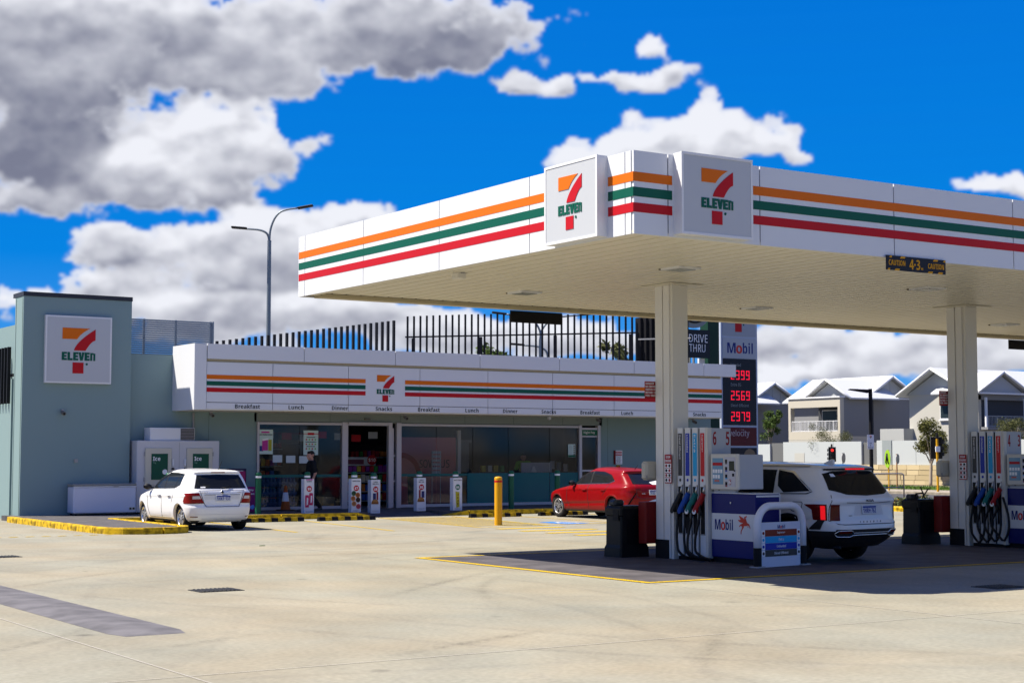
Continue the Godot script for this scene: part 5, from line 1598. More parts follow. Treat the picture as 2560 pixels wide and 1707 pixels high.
func car_side(c: Dictionary, z: float, y: float) -> float:   # half width there
	var zf := along(c.front, y)
	var zr := along(c.rear, y)
	var mid := (zf + zr) / 2
	var u := clampf((z - mid) / maxf((zr - zf) / 2, 0.01), -0.9999, 0.9999)
	var p: float = along(c.nr, y) if u > 0 else along(c.nf, y)
	var w := along(c.wide, y) * pow(1.0 - pow(absf(u), p * STRETCH), 1.0 / p)
	for k in c.get("flare", []):   # swellings over the wheels: [z, y, reach, height]
		var q := Vector2((z - k[0]) / k[2], (y - k[1]) / (k[2] * 0.75)).length()
		w += k[3] * exp(-q * q * 2.0)
	if c.has("crease"):
		for k in c.crease:   # [y at the tail, y at the nose, depth]
			var cy := lerpf(k[0], k[1], -z / c.len)
			w += k[2] * exp(-pow((y - cy) / 0.035, 2.0)) * smoothstep(0.15, 0.5, -z) * smoothstep(c.len - 0.2, c.len - 0.8, -z)
	return w


func car_rear(c: Dictionary, x: float, y: float) -> float:   # z of the tail there
	var zf := along(c.front, y)
	var zr := along(c.rear, y)
	var p := along(c.nr, y)
	var u := pow(1.0 - pow(minf(absf(x) / along(c.wide, y), 0.9999), p), 1.0 / (p * STRETCH))
	return (zf + zr) / 2 + u * (zr - zf) / 2


func ring(c: Dictionary, y: float) -> PackedVector3Array:
	var out := PackedVector3Array()
	var zf := along(c.front, y)
	var zr := along(c.rear, y)
	var mid := (zf + zr) / 2
	var h := (zr - zf) / 2
	var w := along(c.wide, y)
	var nf := along(c.nf, y)
	var nr := along(c.nr, y)
	var f0 := pow(1.0 - pow(0.86, nf), 1.0 / (nf * STRETCH))
	var r0 := pow(1.0 - pow(0.86, nr), 1.0 / (nr * STRETCH))
	const S := 130
	const E := 28
	for k in S:   # left flank from nose to tail
		var z := mid + h * lerpf(-f0, r0, float(k) / S)
		out.append(Vector3(-car_side(c, z, y), y, z))
	for k in E:   # tail
		var x := w * lerpf(-0.86, 0.86, float(k) / E)
		out.append(Vector3(x, y, mid + h * pow(1.0 - pow(absf(x) / w, nr), 1.0 / (nr * STRETCH))))
	for k in S:
		var z := mid + h * lerpf(r0, -f0, float(k) / S)
		out.append(Vector3(car_side(c, z, y), y, z))
	for k in E:   # nose
		var x := w * lerpf(0.86, -0.86, float(k) / E)
		out.append(Vector3(x, y, mid - h * pow(1.0 - pow(absf(x) / w, nf), 1.0 / (nf * STRETCH))))
	return out


func car_body(o: Node3D, c: Dictionary, body: Material, below: Material) -> void:
	var ys := []
	var y: float = c.rear[0][0]
	var top: float = c.rear[-1][0]
	while y < top - 0.12:
		ys.append(y)
		y += 0.024
	for k in 13:
		ys.append(lerpf(y, top, 1.0 - pow(1.0 - k / 12.0, 2.0)))
	for section in ["lower", "upper"]:
		var st := begin(true)
		var any := false
		for i in ys.size() - 1:
			var mid: float = (ys[i] + ys[i + 1]) / 2
			if (mid < c.split) != (section == "lower"):
				continue
			any = true
			var a := ring(c, ys[i])
			var b := ring(c, ys[i + 1])
			for j in a.size():
				var k := (j + 1) % a.size()
				var m := (a[j] + a[k] + b[k] + b[j]) / 4
				var cut := false
				if absf(m.x) > 0.45:
					for zz in c.axles:
						if Vector2(m.z - zz, m.y - c.r).length() < c.r + c.gap:
							cut = true
				if not cut:
					quad(st, a[j], b[j], b[k], a[k])
			if i == ys.size() - 2:
				var ctr := Vector3(0, ys[-1] + 0.001, (b[0].z + b[60].z) / 2)
				for j in b.size():
					st.add_vertex(b[j])
					st.add_vertex(ctr)
					st.add_vertex(b[(j + 1) % b.size()])
		if any:
			put(o, "body" if section == "upper" else "lower_cladding", done(st), body if section == "upper" else below)
	var under := begin()
	var bot := ring(c, ys[0])
	for j in bot.size():
		under.add_vertex(bot[j])
		under.add_vertex(bot[(j + 1) % bot.size()])
		under.add_vertex(Vector3(0, ys[0], -c.len / 2))
	add_box(under, Vector3(-c.wide[1][1] + 0.25, c.rear[0][0] + 0.01, -c.len + 0.4), Vector3(c.wide[1][1] - 0.25, c.r * 2 + 0.10, -0.3))
	put(o, "underbody", done(under), mats.black)
	# wheel arch lips and wheels
	for zz in c.axles:
		for s in [-1, 1]:
			var rows := []
			for k in 25:
				var w := deg_to_rad(lerpf(-14.0, 194.0, k / 24.0))
				var row := PackedVector3Array()
				for q in [[c.gap - 0.03, -0.06], [c.gap - 0.025, 0.004], [c.gap + c.lip, 0.004], [c.gap + c.lip + 0.004, -0.002]]:
					var yy: float = maxf(c.r + sin(w) * (c.r + q[0]), c.rear[0][0])
					var z: float = zz + cos(w) * (c.r + q[0])
					row.append(Vector3(s * (car_side(c, z, yy) + q[1]), yy, z))
				rows.append(row)
			put(o, "arch_lip", grid(rows), below if c.dark_arch else body)
			car_wheel(o, c, Vector3(s * (along(c.wide, c.r) - 0.125), c.r, zz), s)


func car_wheel(o: Node3D, c: Dictionary, at: Vector3, s: int) -> void:
	var wheel := Node3D.new()
	wheel.name = "wheel"
	o.add_child(wheel, true)
	wheel.position = at
	var r: float = c.r
	var lie := Basis(Vector3.BACK, PI / 2)
	put(wheel, "tyre", turned([[r * 0.66, -0.085], [r * 0.80, -0.10], [r * 0.95, -0.098], [r, -0.075], [r, 0.075], [r * 0.95, 0.098], [r * 0.80, 0.10], [r * 0.66, 0.085], [r * 0.66, -0.085]], 40), mt("tyre", 0.014, 0.014, 0.014, 0.75), O, lie)
	var out := Basis(Vector3.UP, s * PI / 2)
	var st := begin()
	for k in 5:
		for side in [-1, 1]:
			var w: float = TAU * k / 5 + side * 0.16
			var t := Transform3D(Basis(Vector3.BACK, w), Vector3.ZERO)
			plate([[-0.028, 0.04], [0.028, 0.04], [0.034, r * 0.64], [-0.02, r * 0.64]], 0.03, st, t)
	plate(arc_points(Vector2.ZERO, 0.065, 0, 340, 17), 0.035, st)
	put(wheel, "spokes", done(st), mt("alloy", 0.55, 0.55, 0.56, 0.25, 0.85), Vector3(s * 0.05, 0, 0), out)
	put(wheel, "rim", turned([[r * 0.60, 0.0], [r * 0.62, 0.09], [r * 0.68, 0.095], [r * 0.675, 0.07]], 40), mats.alloy, O, Basis(Vector3.BACK, -s * PI / 2))
	rod(wheel, "brake_disc", r * 0.6, r * 0.6, 0.04, Vector3(s * 0.02, 0, 0), mats.dark_metal, lie, 28)


func strip(a: Array, t: float) -> Vector2:   # the point at share t of a polyline
	var total := 0.0
	for i in a.size() - 1:
		total += Vector2(a[i][0], a[i][1]).distance_to(Vector2(a[i + 1][0], a[i + 1][1]))
	var want := t * total
	for i in a.size() - 1:
		var p := Vector2(a[i][0], a[i][1])
		var q := Vector2(a[i + 1][0], a[i + 1][1])
		var l := p.distance_to(q)
		if want <= l or i == a.size() - 2:
			return p.lerp(q, clampf(want / maxf(l, 0.00001), 0, 1))
		want -= l
	return Vector2(a[-1][0], a[-1][1])


# a piece of glass, lamp or trim laid on the flank (z, y) or the tail (x, y) between two polylines
func on_side(o: Node3D, c: Dictionary, n: String, low: Array, high: Array, mat: Material, proud := 0.006, sides := [-1, 1]) -> void:
	for s in sides:
		var rows := []
		for i in 9:
			var row := PackedVector3Array()
			for j in 25:
				var p := strip(low, j / 24.0).lerp(strip(high, j / 24.0), i / 8.0)
				var q := Vector3(s * car_side(c, p.x, p.y), p.y, p.x)
				row.append(q + car_normal(c, q.x, q.y, q.z) * proud)
			rows.append(row)
		put(o, n, grid(rows), mat)


func on_tail(o: Node3D, c: Dictionary, n: String, low: Array, high: Array, mat: Material, proud := 0.006, mirror := false) -> void:
	for s in ([-1, 1] if mirror else [1]):
		var rows := []
		for i in 9:
			var row := PackedVector3Array()
			for j in 25:
				var p := strip(low, j / 24.0).lerp(strip(high, j / 24.0), i / 8.0)
				var q := Vector3(s * p.x, p.y, car_rear(c, p.x, p.y))
				row.append(q + car_normal(c, q.x, q.y, q.z) * proud)
			rows.append(row)
		put(o, n, grid(rows), mat)


func seam_side(o: Node3D, c: Dictionary, path: Array, sides := [-1, 1], r := 0.006) -> void:
	for s in sides:
		var pts := []
		for k in 21:
			var p := strip(path, k / 20.0)
			pts.append(Vector3(s * (car_side(c, p.x, p.y) + 0.001), p.y, p.x))
		put(o, "panel_gap", bent(pts, r, 6), mats.seam_dark)


func seam_tail(o: Node3D, c: Dictionary, path: Array, r := 0.007) -> void:
	var pts := []
	for k in 25:
		var p := strip(path, k / 24.0)
		pts.append(Vector3(p.x, p.y, car_rear(c, p.x, p.y) + 0.001))
	put(o, "panel_gap", bent(pts, r, 6), mats.seam_dark)


func number_plate(o: Node3D, text: String, at: Vector3, tilt: float) -> void:
	var b := Basis(Vector3.RIGHT, tilt)
	put(o, "number_plate", soft_box_mesh(Vector3(0.385, 0.14, 0.014), 0.005), mt("plate_white", 0.56, 0.58, 0.62, 0.4), at, b)
	put(o, "plate_strip", meshes_box(Vector3(0.35, 0.028, 0.004)), mt("plate_blue", 0.02, 0.04, 0.24, 0.4), at + b * Vector3(0, 0.048, 0.008), b)
	letters(o, text, at + b * Vector3(-0.17, -0.05, 0.008), 0.34, 0.078, mats.plate_blue, b)


func meshes_box(size: Vector3) -> BoxMesh:
	var m := BoxMesh.new()
	m.size = size
	return m


func car_mirror(o: Node3D, at: Vector3, s: int, mat: Material) -> void:
	var rows := []
	for k in 7:
		var t := k / 6.0
		var row := PackedVector3Array()
		var sz := sin(PI * clampf(t, 0.08, 0.92)) ** 0.5
		for j in 14:
			var w := TAU * j / 14
			row.append(Vector3(s * (0.02 + t * 0.19), sin(w) * 0.078 * sz, cos(w) * 0.075 * sz))
		rows.append(row)
	put(o, "door_mirror", grid(rows, true), mat, at)
	put(o, "mirror_stalk", meshes_box(Vector3(0.08, 0.04, 0.05)), mats.black, at + Vector3(0, -0.03, 0))


func make_cars() -> void:
	mt("seam_dark", 0.03, 0.03, 0.03, 0.6)
	mt("car_glass", 0.010, 0.011, 0.012, 0.05).metallic_specular = 0.3
	mt("car_trim", 0.016, 0.016, 0.017, 0.4)
	mt("lamp_red", 0.20, 0.003, 0.003, 0.2)
	mt("lamp_dark", 0.10, 0.004, 0.004, 0.12)
	mt("lamp_clear", 0.5, 0.48, 0.48, 0.12)
	mt("chrome", 0.65, 0.65, 0.66, 0.12, 1.0)
	white_hatch()
	red_hatch()
	white_suv()


func white_hatch() -> void:
	var o := thing("parked_car", "small white hatchback parked facing the shop by the yellow kerb", "car", Vector3(15.19, 0, -35.95))
	var c := {
		"len": 3.99, "r": 0.305, "gap": 0.05, "lip": 0.025, "split": 0.24, "axles": [-0.69, -3.16], "dark_arch": false,
		"rear": [[0.20, -0.16], [0.27, -0.06], [0.38, -0.015], [0.50, 0.0], [0.57, -0.005], [0.60, -0.035], [0.72, -0.045], [0.85, -0.05], [0.93, -0.075], [0.99, -0.12], [1.10, -0.20], [1.25, -0.30], [1.36, -0.37], [1.39, -0.34], [1.42, -0.40], [1.445, -0.75], [1.465, -1.4], [1.472, -1.68]],
		"front": [[0.20, -3.82], [0.3, -3.94], [0.5, -3.99], [0.66, -3.95], [0.76, -3.82], [0.84, -3.5], [0.92, -3.1], [0.97, -2.9], [1.1, -2.62], [1.25, -2.3], [1.38, -1.98], [1.44, -1.84], [1.465, -1.76], [1.472, -1.72]],
		"wide": [[0.20, 0.77], [0.28, 0.82], [0.45, 0.855], [0.65, 0.865], [0.80, 0.862], [0.90, 0.845], [0.95, 0.80], [1.1, 0.745], [1.25, 0.69], [1.36, 0.635], [1.42, 0.56], [1.45, 0.45], [1.472, 0.2]],
		"nr": [[0.2, 3.6], [0.5, 3.9], [0.95, 5.0], [1.36, 7.0], [1.44, 4.0]], "nf": [[0.2, 2.3], [0.6, 2.4], [0.95, 3.4], [1.2, 6.0], [1.44, 4.0]],
		"crease": [[0.84, 0.80, 0.012]], "flare": [[-0.69, 0.62, 0.5, 0.015], [-3.16, 0.6, 0.5, 0.012]]}
	var white := paint("car_white", 0.74, 0.74, 0.74)
	car_body(o, c, white, mats.car_trim)
	on_side(o, c, "front_side_window", [[-2.80, 0.965], [-1.80, 0.985]], [[-2.80, 0.968], [-2.45, 1.16], [-2.08, 1.345], [-1.85, 1.375]], mats.car_glass)
	on_side(o, c, "rear_side_window", [[-1.74, 0.985], [-1.15, 1.0], [-0.85, 1.08]], [[-1.79, 1.378], [-1.3, 1.375], [-0.80, 1.345]], mats.car_glass)
	on_side(o, c, "door_pillar", [[-1.80, 0.98], [-1.74, 0.98]], [[-1.85, 1.38], [-1.79, 1.38]], mats.car_trim, 0.005)
	on_side(o, c, "rear_quarter_pillar", [[-1.16, 1.0], [-1.13, 1.0]], [[-1.06, 1.365], [-1.03, 1.365]], mats.car_trim, 0.0075)
	on_tail(o, c, "rear_window", [[-0.66, 1.01], [0, 1.0], [0.66, 1.01]], [[-0.54, 1.325], [0, 1.335], [0.54, 1.325]], mats.car_glass)
	on_tail(o, c, "brake_light", [[-0.18, 1.372], [0.18, 1.372]], [[-0.17, 1.40], [0.17, 1.40]], mats.lamp_dark, 0.006)
	on_tail(o, c, "window_sticker", [[-0.52, 1.02], [-0.40, 1.02]], [[-0.51, 1.05], [-0.39, 1.05]], mats.white_print, 0.010)
	on_tail(o, c, "tail_light", [[0.47, 0.665], [0.848, 0.66]], [[0.585, 0.905], [0.835, 0.895]], mats.lamp_red, 0.008, true)
	on_tail(o, c, "indicator_lens", [[0.54, 0.76], [0.72, 0.755]], [[0.57, 0.83], [0.72, 0.825]], mats.lamp_clear, 0.012, true)
	on_tail(o, c, "lamp_frame", [[0.46, 0.655], [0.84, 0.645]], [[0.47, 0.67], [0.84, 0.662]], mats.lamp_dark, 0.010, true)
	seam_tail(o, c, [[-0.56, 0.96], [-0.47, 0.68], [-0.42, 0.575], [0.42, 0.575], [0.47, 0.68], [0.56, 0.96]])
	seam_tail(o, c, [[-0.58, 0.955], [0, 0.965], [0.58, 0.955]], 0.004)
	on_tail(o, c, "plate_recess", [[-0.44, 0.745], [0.44, 0.745]], [[-0.45, 0.855], [0.45, 0.855]], mt("car_white_shade", 0.62, 0.62, 0.63, 0.4), 0.003)
	seam_tail(o, c, [[-0.45, 0.858], [0.45, 0.858]], 0.006)
	number_plate(o, "1HKF·137", Vector3(0.02, 0.775, -0.03), -0.05)
	put(o, "round_badge", turned([[0.0, 0.0], [0.045, 0.0], [0.045, 0.012], [0.0, 0.014]], 20), mats.chrome, Vector3(0, 0.915, -0.068), Basis(Vector3.RIGHT, PI / 2 - 0.3))
	put(o, "badge_centre", turned([[0.0, 0.013], [0.03, 0.013], [0.03, 0.017], [0.0, 0.018]], 16), mats.dark_metal, Vector3(0, 0.915, -0.068), Basis(Vector3.RIGHT, PI / 2 - 0.3))
	letters(o, "SKODA", Vector3(-0.53, 0.895, car_rear(c, 0.45, 0.9) + 0.002), 0.17, 0.026, mats.chrome, Basis(Vector3.RIGHT, -0.2))
	letters(o, "FABIA", Vector3(0.38, 0.895, car_rear(c, 0.45, 0.9) + 0.002), 0.12, 0.026, mats.chrome, Basis(Vector3.RIGHT, -0.2))
	on_tail(o, c, "bumper_step", [[-0.60, 0.385], [0.60, 0.385]], [[-0.72, 0.40], [0.72, 0.40]], mats.car_white_shade, 0.005)
	on_tail(o, c, "bumper_skirt", [[-0.55, 0.21], [0.55, 0.21]], [[-0.5, 0.30], [0.5, 0.30]], mats.car_white_shade, 0.005)
	on_tail(o, c, "reflector", [[0.60, 0.325], [0.74, 0.325]], [[0.60, 0.345], [0.74, 0.345]], mats.lamp_dark, 0.006, true)
	put(o, "exhaust_pipe", bent([Vector3(0.45, 0.2, -0.5), Vector3(0.45, 0.19, -0.1)], 0.025, 10), mats.dark_metal)
	seam_side(o, c, [[-1.80, 0.97], [-1.80, 0.30]])
	seam_side(o, c, [[-2.78, 0.95], [-2.72, 0.5], [-2.62, 0.30]])
	seam_side(o, c, [[-1.0, 1.04], [-1.03, 0.85], [-1.14, 0.66]])
	seam_side(o, c, [[-2.62, 0.29], [-1.15, 0.29]])
	for z in [-1.93, -1.28]:
		for s in [-1, 1]:
			put(o, "door_handle", soft_box_mesh(Vector3(0.04, 0.03, 0.19), 0.008), white, Vector3(s * (car_side(c, z, 0.83) + 0.014), 0.83, z))
			put(o, "handle_cup", soft_box_mesh(Vector3(0.012, 0.05, 0.09), 0.004), mats.car_white_shade, Vector3(s * (car_side(c, z, 0.815) + 0.003), 0.812, z - 0.02))
	for s in [-1, 1]:
		car_mirror(o, Vector3(s * 0.80, 1.02, -2.62), s, mats.car_trim)
	put(o, "antenna", bent([Vector3(0.12, 1.455, -0.6), Vector3(0.17, 1.66, -0.50)], 0.009, 6, 0.004), mats.black)
	put(o, "wiper", bent([Vector3(0.0, 1.015, -0.10), Vector3(0.25, 1.06, -0.145)], 0.009, 6), mats.black)
	on_side(o, c, "headlight", [[-3.75, 0.66], [-3.45, 0.72]], [[-3.72, 0.74], [-3.4, 0.80]], mats.lamp_clear)
	on_side(o, c, "door_sculpture", [[-2.55, 0.33], [-1.25, 0.34]], [[-2.45, 0.345], [-1.2, 0.44]], mats.car_white_shade, 0.003)


func red_hatch() -> void:
	var o := thing("parked_car", "red hatchback parked facing the shop, partly behind the pump column", "car", Vector3(27.60, 0, -35.05))
	var c := {
		"len": 4.46, "r": 0.325, "gap": 0.045, "lip": 0.02, "split": 0.25, "axles": [-0.84, -3.54], "dark_arch": false,
		"rear": [[0.20, -0.20], [0.30, -0.08], [0.45, -0.02], [0.60, 0.0], [0.72, -0.02], [0.85, -0.06], [0.93, -0.10], [0.99, -0.17], [1.08, -0.30], [1.2, -0.47], [1.30, -0.60], [1.345, -0.58], [1.375, -0.66], [1.41, -1.1], [1.44, -1.7], [1.455, -2.05]],
		"front": [[0.20, -4.25], [0.35, -4.40], [0.52, -4.46], [0.62, -4.44], [0.71, -4.32], [0.78, -4.08], [0.84, -3.76], [0.90, -3.40], [0.95, -3.12], [1.05, -2.86], [1.2, -2.62], [1.33, -2.35], [1.41, -2.2], [1.44, -2.13], [1.455, -2.1]],
		"wide": [[0.20, 0.80], [0.30, 0.855], [0.5, 0.89], [0.7, 0.895], [0.84, 0.88], [0.92, 0.85], [0.98, 0.79], [1.1, 0.735], [1.25, 0.67], [1.35, 0.605], [1.41, 0.52], [1.44, 0.4], [1.455, 0.15]],
		"nr": [[0.2, 3.6], [0.6, 3.8], [0.95, 4.2], [1.3, 5.5], [1.44, 3.5]], "nf": [[0.2, 2.0], [0.6, 2.1], [0.95, 3.2], [1.2, 6.0], [1.44, 4.0]],
		"crease": [[0.90, 0.78, 0.016], [0.5, 0.36, -0.02]], "flare": [[-0.84, 0.68, 0.55, 0.03], [-3.54, 0.64, 0.55, 0.025]]}
	var red := paint("car_red", 0.19, 0.002, 0.003)
	red.clearcoat = 0.28
	red.metallic_specular = 0.2
	car_body(o, c, red, mats.car_trim)
	on_side(o, c, "front_side_window", [[-3.0, 0.965], [-2.02, 0.985]], [[-3.0, 0.968], [-2.6, 1.17], [-2.25, 1.32], [-2.05, 1.345]], mats.car_glass)
	on_side(o, c, "rear_side_window", [[-1.95, 0.987], [-1.1, 1.02], [-0.90, 1.09]], [[-1.98, 1.35], [-1.5, 1.335], [-1.12, 1.25], [-0.90, 1.092]], mats.car_glass)
	on_side(o, c, "door_pillar", [[-2.02, 0.985], [-1.95, 0.985]], [[-2.05, 1.345], [-1.98, 1.348]], mats.car_trim, 0.005)
	on_side(o, c, "window_chrome", [[-2.9, 0.955], [-1.1, 1.008], [-0.88, 1.08]], [[-2.9, 0.968], [-1.1, 1.022], [-0.885, 1.094]], mats.chrome, 0.008)
	on_tail(o, c, "rear_window", [[-0.62, 1.0], [0, 0.99], [0.62, 1.0]], [[-0.52, 1.27], [0, 1.295], [0.52, 1.27]], mats.car_glass)
	on_tail(o, c, "tail_light", [[0.46, 0.83], [0.82, 0.80]], [[0.44, 0.90], [0.80, 0.935]], mats.lamp_red, 0.008, true)
	on_tail(o, c, "tail_light_lens", [[0.48, 0.84], [0.62, 0.825]], [[0.47, 0.885], [0.62, 0.89]], mats.lamp_dark, 0.012, true)
	on_tail(o, c, "window_paper", [[0.0, 0.985], [0.45, 0.985]], [[-0.05, 1.05], [0.5, 1.12]], mats.white_print, 0.012)
	on_tail(o, c, "bumper_dark", [[-0.6, 0.24], [0.6, 0.24]], [[-0.66, 0.36], [0.66, 0.36]], mats.car_trim, 0.006)
	seam_tail(o, c, [[-0.60, 0.97], [-0.60, 0.66], [-0.5, 0.60], [0.5, 0.60], [0.60, 0.66], [0.60, 0.97]])
	number_plate(o, "1ESZ·993", Vector3(-0.02, 0.77, -0.02), -0.1)
	seam_side(o, c, [[-2.0, 0.97], [-1.98, 0.30]])
	seam_side(o, c, [[-3.0, 0.94], [-3.02, 0.5], [-2.92, 0.30]])
	seam_side(o, c, [[-1.05, 1.0], [-1.12, 0.82], [-1.28, 0.68]])
	for z in [-2.15, -1.25]:
		for s in [-1, 1]:
			put(o, "door_handle", soft_box_mesh(Vector3(0.035, 0.03, 0.2), 0.008), red, Vector3(s * (car_side(c, z, 0.82) + 0.014), 0.82, z))
	for s in [-1, 1]:
		car_mirror(o, Vector3(s * 0.80, 1.0, -2.72), s, mats.car_trim)
	put(o, "antenna", bent([Vector3(0.0, 1.40, -0.95), Vector3(0.0, 1.52, -0.80)], 0.009, 6, 0.004), mats.black)
	on_side(o, c, "headlight", [[-4.22, 0.66], [-3.9, 0.74]], [[-4.2, 0.74], [-3.86, 0.80]], mats.lamp_clear)
	for s in [-1, 1]:
		put(o, "badge", soft_box_mesh(Vector3(0.12, 0.02, 0.006), 0.002), mats.chrome, Vector3(s * 0.4, 0.74, car_rear(c, 0.4, 0.74) + 0.004))


func white_suv() -> void:
	var o := thing("parked_car", "white sports utility car refuelling in the canopy shade, brake lights lit", "car", Vector3(19.72, 0, -19.25), 7.0)
	var c := {
		"len": 4.81, "r": 0.365, "gap": 0.05, "lip": 0.05, "split": 0.555, "axles": [-1.02, -3.83], "dark_arch": true,
		"rear": [[0.26, -0.30], [0.36, -0.14], [0.46, -0.04], [0.56, 0.0], [0.66, -0.005], [0.72, -0.035], [0.85, -0.05], [0.97, -0.055], [1.02, -0.035], [1.07, -0.035], [1.11, -0.075], [1.16, -0.12], [1.30, -0.23], [1.45, -0.35], [1.535, -0.41], [1.56, -0.34], [1.60, -0.36], [1.635, -0.62], [1.665, -1.3], [1.69, -2.3]],
		"front": [[0.26, -4.55], [0.45, -4.76], [0.7, -4.81], [0.9, -4.75], [0.99, -4.45], [1.06, -4.0], [1.11, -3.6], [1.16, -3.45], [1.3, -3.16], [1.45, -2.86], [1.58, -2.6], [1.64, -2.5], [1.675, -2.44], [1.69, -2.4]],
		"wide": [[0.26, 0.79], [0.36, 0.85], [0.5, 0.89], [0.7, 0.90], [0.95, 0.90], [1.05, 0.885], [1.10, 0.855], [1.2, 0.82], [1.35, 0.775], [1.5, 0.72], [1.58, 0.67], [1.63, 0.59], [1.665, 0.45], [1.69, 0.2]],
		"nr": [[0.26, 5.0], [0.6, 5.5], [1.0, 6.5], [1.15, 6.0], [1.5, 6.5], [1.65, 4.0]], "nf": [[0.26, 3.2], [0.8, 3.6], [1.1, 4.0], [1.3, 7.0], [1.65, 4.0]],
		"crease": [[0.96, 0.94, 0.010], [0.72, 0.62, -0.012]], "flare": [[-1.02, 0.75, 0.6, 0.02], [-3.83, 0.75, 0.6, 0.015]]}
	var white := paint("suv_white", 0.66, 0.66, 0.65)
	car_body(o, c, white, mats.car_trim)
	var chrome: Material = mats.chrome
	on_side(o, c, "front_side_window", [[-3.35, 1.125], [-2.35, 1.13]], [[-3.35, 1.128], [-2.95, 1.36], [-2.65, 1.52], [-2.38, 1.55]], mats.car_glass)
	on_side(o, c, "rear_side_window", [[-2.27, 1.13], [-1.40, 1.14]], [[-2.30, 1.555], [-1.9, 1.56], [-1.42, 1.55]], mats.car_glass)
	on_side(o, c, "quarter_window", [[-1.33, 1.28], [-1.18, 1.17], [-0.62, 1.20]], [[-1.38, 1.548], [-1.05, 1.50], [-0.62, 1.203]], mats.car_glass)
	on_side(o, c, "window_frame", [[-3.35, 1.112], [-0.62, 1.152], [-0.56, 1.19]], [[-3.35, 1.125], [-0.64, 1.168], [-0.58, 1.195]], mats.car_trim, 0.009)
	on_side(o, c, "window_chrome", [[-1.38, 1.552], [-1.05, 1.505], [-0.60, 1.205]], [[-1.38, 1.572], [-1.03, 1.527], [-0.555, 1.195]], chrome, 0.009)
	on_side(o, c, "roof_rail", [[-3.0, 1.625], [-0.75, 1.60]], [[-3.0, 1.645], [-0.75, 1.625]], mats.suv_rail if mats.has("suv_rail") else mt("suv_rail", 0.3, 0.3, 0.3, 0.3, 0.6), 0.02)
	on_tail(o, c, "rear_window", [[-0.76, 1.22], [-0.5, 1.145], [0.0, 1.125], [0.5, 1.145], [0.76, 1.22]], [[-0.69, 1.49], [-0.5, 1.535], [0, 1.545], [0.5, 1.535], [0.69, 1.49]], mats.car_glass)
	on_tail(o, c, "spoiler_edge", [[-0.66, 1.54], [0, 1.548], [0.66, 1.54]], [[-0.66, 1.575], [0, 1.588], [0.66, 1.575]], mats.car_trim, 0.012)
	on_tail(o, c, "brake_light", [[-0.26, 1.556], [0.26, 1.556]], [[-0.26, 1.578], [0.26, 1.578]], glowing("brake_glow", 0.9, 0.008, 0.015, 0.4), 0.02)
	on_tail(o, c, "window_sticker", [[-0.60, 1.44], [-0.50, 1.44]], [[-0.59, 1.49], [-0.51, 1.49]], mats.white_print, 0.014)
	on_tail(o, c, "tail_light", [[0.715, 0.72], [0.835, 0.72]], [[0.715, 0.985], [0.835, 0.985]], mats.lamp_dark, 0.008, true)
	on_side(o, c, "tail_light_wrap", [[-0.66, 0.975], [-0.52, 0.90], [-0.50, 0.73], [-0.235, 0.72]], [[-0.68, 0.985], [-0.45, 0.99], [-0.235, 0.988]], mats.lamp_dark, 0.008)
	on_side(o, c, "tail_light_bar", [[-0.345, 0.735], [-0.26, 0.735]], [[-0.345, 0.965], [-0.26, 0.965]], glowing("tail_glow", 0.85, 0.008, 0.015, 0.36), 0.014)
	seam_tail(o, c, [[-0.78, 1.14], [-0.845, 1.0], [-0.845, 0.72], [-0.74, 0.655], [0.74, 0.655], [0.845, 0.72], [0.845, 1.0], [0.78, 1.14]])
	seam_tail(o, c, [[-0.58, 1.015], [0, 0.998], [0.58, 1.015]], 0.005)
	on_tail(o, c, "plate_recess", [[-0.40, 0.80], [0.40, 0.80]], [[-0.34, 0.975], [0.34, 0.975]], mt("suv_shade", 0.56, 0.56, 0.56, 0.35), 0.002)
	number_plate(o, "1HRH·762", Vector3(0.0, 0.89, -0.035), -0.03)
	letters(o, "KIA", Vector3(-0.09, 1.025, -0.018), 0.2, 0.038, mats.dark_metal, FACING_VIEW, true)
	var k := 0
	for ch in "SORENTO":
		letters_mid(o, ch, Vector3(-0.27 + k * 0.09, 0.695, -0.012), 0.028, mats.dark_metal, Basis(Vector3.RIGHT, 0.1))
		k += 1
	letters(o, "AWD", Vector3(-0.53, 0.79, car_rear(c, 0.5, 0.79) + 0.002), 0.09, 0.018, mats.grey_plastic)
	# bumper: dark band with slim bright frames
	on_tail(o, c, "bumper_band", [[-0.83, 0.44], [0.83, 0.44]], [[-0.78, 0.575], [0.78, 0.575]], mats.car_trim, 0.010)
	for s in [-1, 1]:
		on_tail(o, c, "reflector", [[s * 0.52, 0.51], [s * 0.74, 0.51]], [[s * 0.5, 0.54], [s * 0.74, 0.54]], mats.lamp_dark, 0.018)
		var loop := [[s * 0.45, 0.50], [s * 0.52, 0.555], [s * 0.76, 0.55], [s * 0.80, 0.505], [s * 0.76, 0.455], [s * 0.52, 0.45], [s * 0.45, 0.48]]
		var pts := []
		for q in 29:
			var p := strip(loop, q / 28.0)
			pts.append(Vector3(p.x, p.y, car_rear(c, p.x, p.y) + 0.018))
		put(o, "bumper_chrome", bent(pts, 0.011, 6), chrome)
	var bar := []
	for q in 21:
		var x := lerpf(-0.46, 0.46, q / 20.0)
		bar.append(Vector3(x, 0.478, car_rear(c, x, 0.478) + 0.018))
	put(o, "bumper_chrome", bent(bar, 0.014, 6), chrome)
	var bar2 := []
	for q in 21:
		var x := lerpf(-0.46, 0.46, q / 20.0)
		bar2.append(Vector3(x, 0.515, car_rear(c, x, 0.515) + 0.016))
	put(o, "bumper_chrome", bent(bar2, 0.007, 6), chrome)
	on_side(o, c, "bumper_corner", [[-0.60, 0.57], [-0.36, 0.57]], [[-0.40, 0.74], [-0.27, 0.74]], mats.car_trim, 0.008)
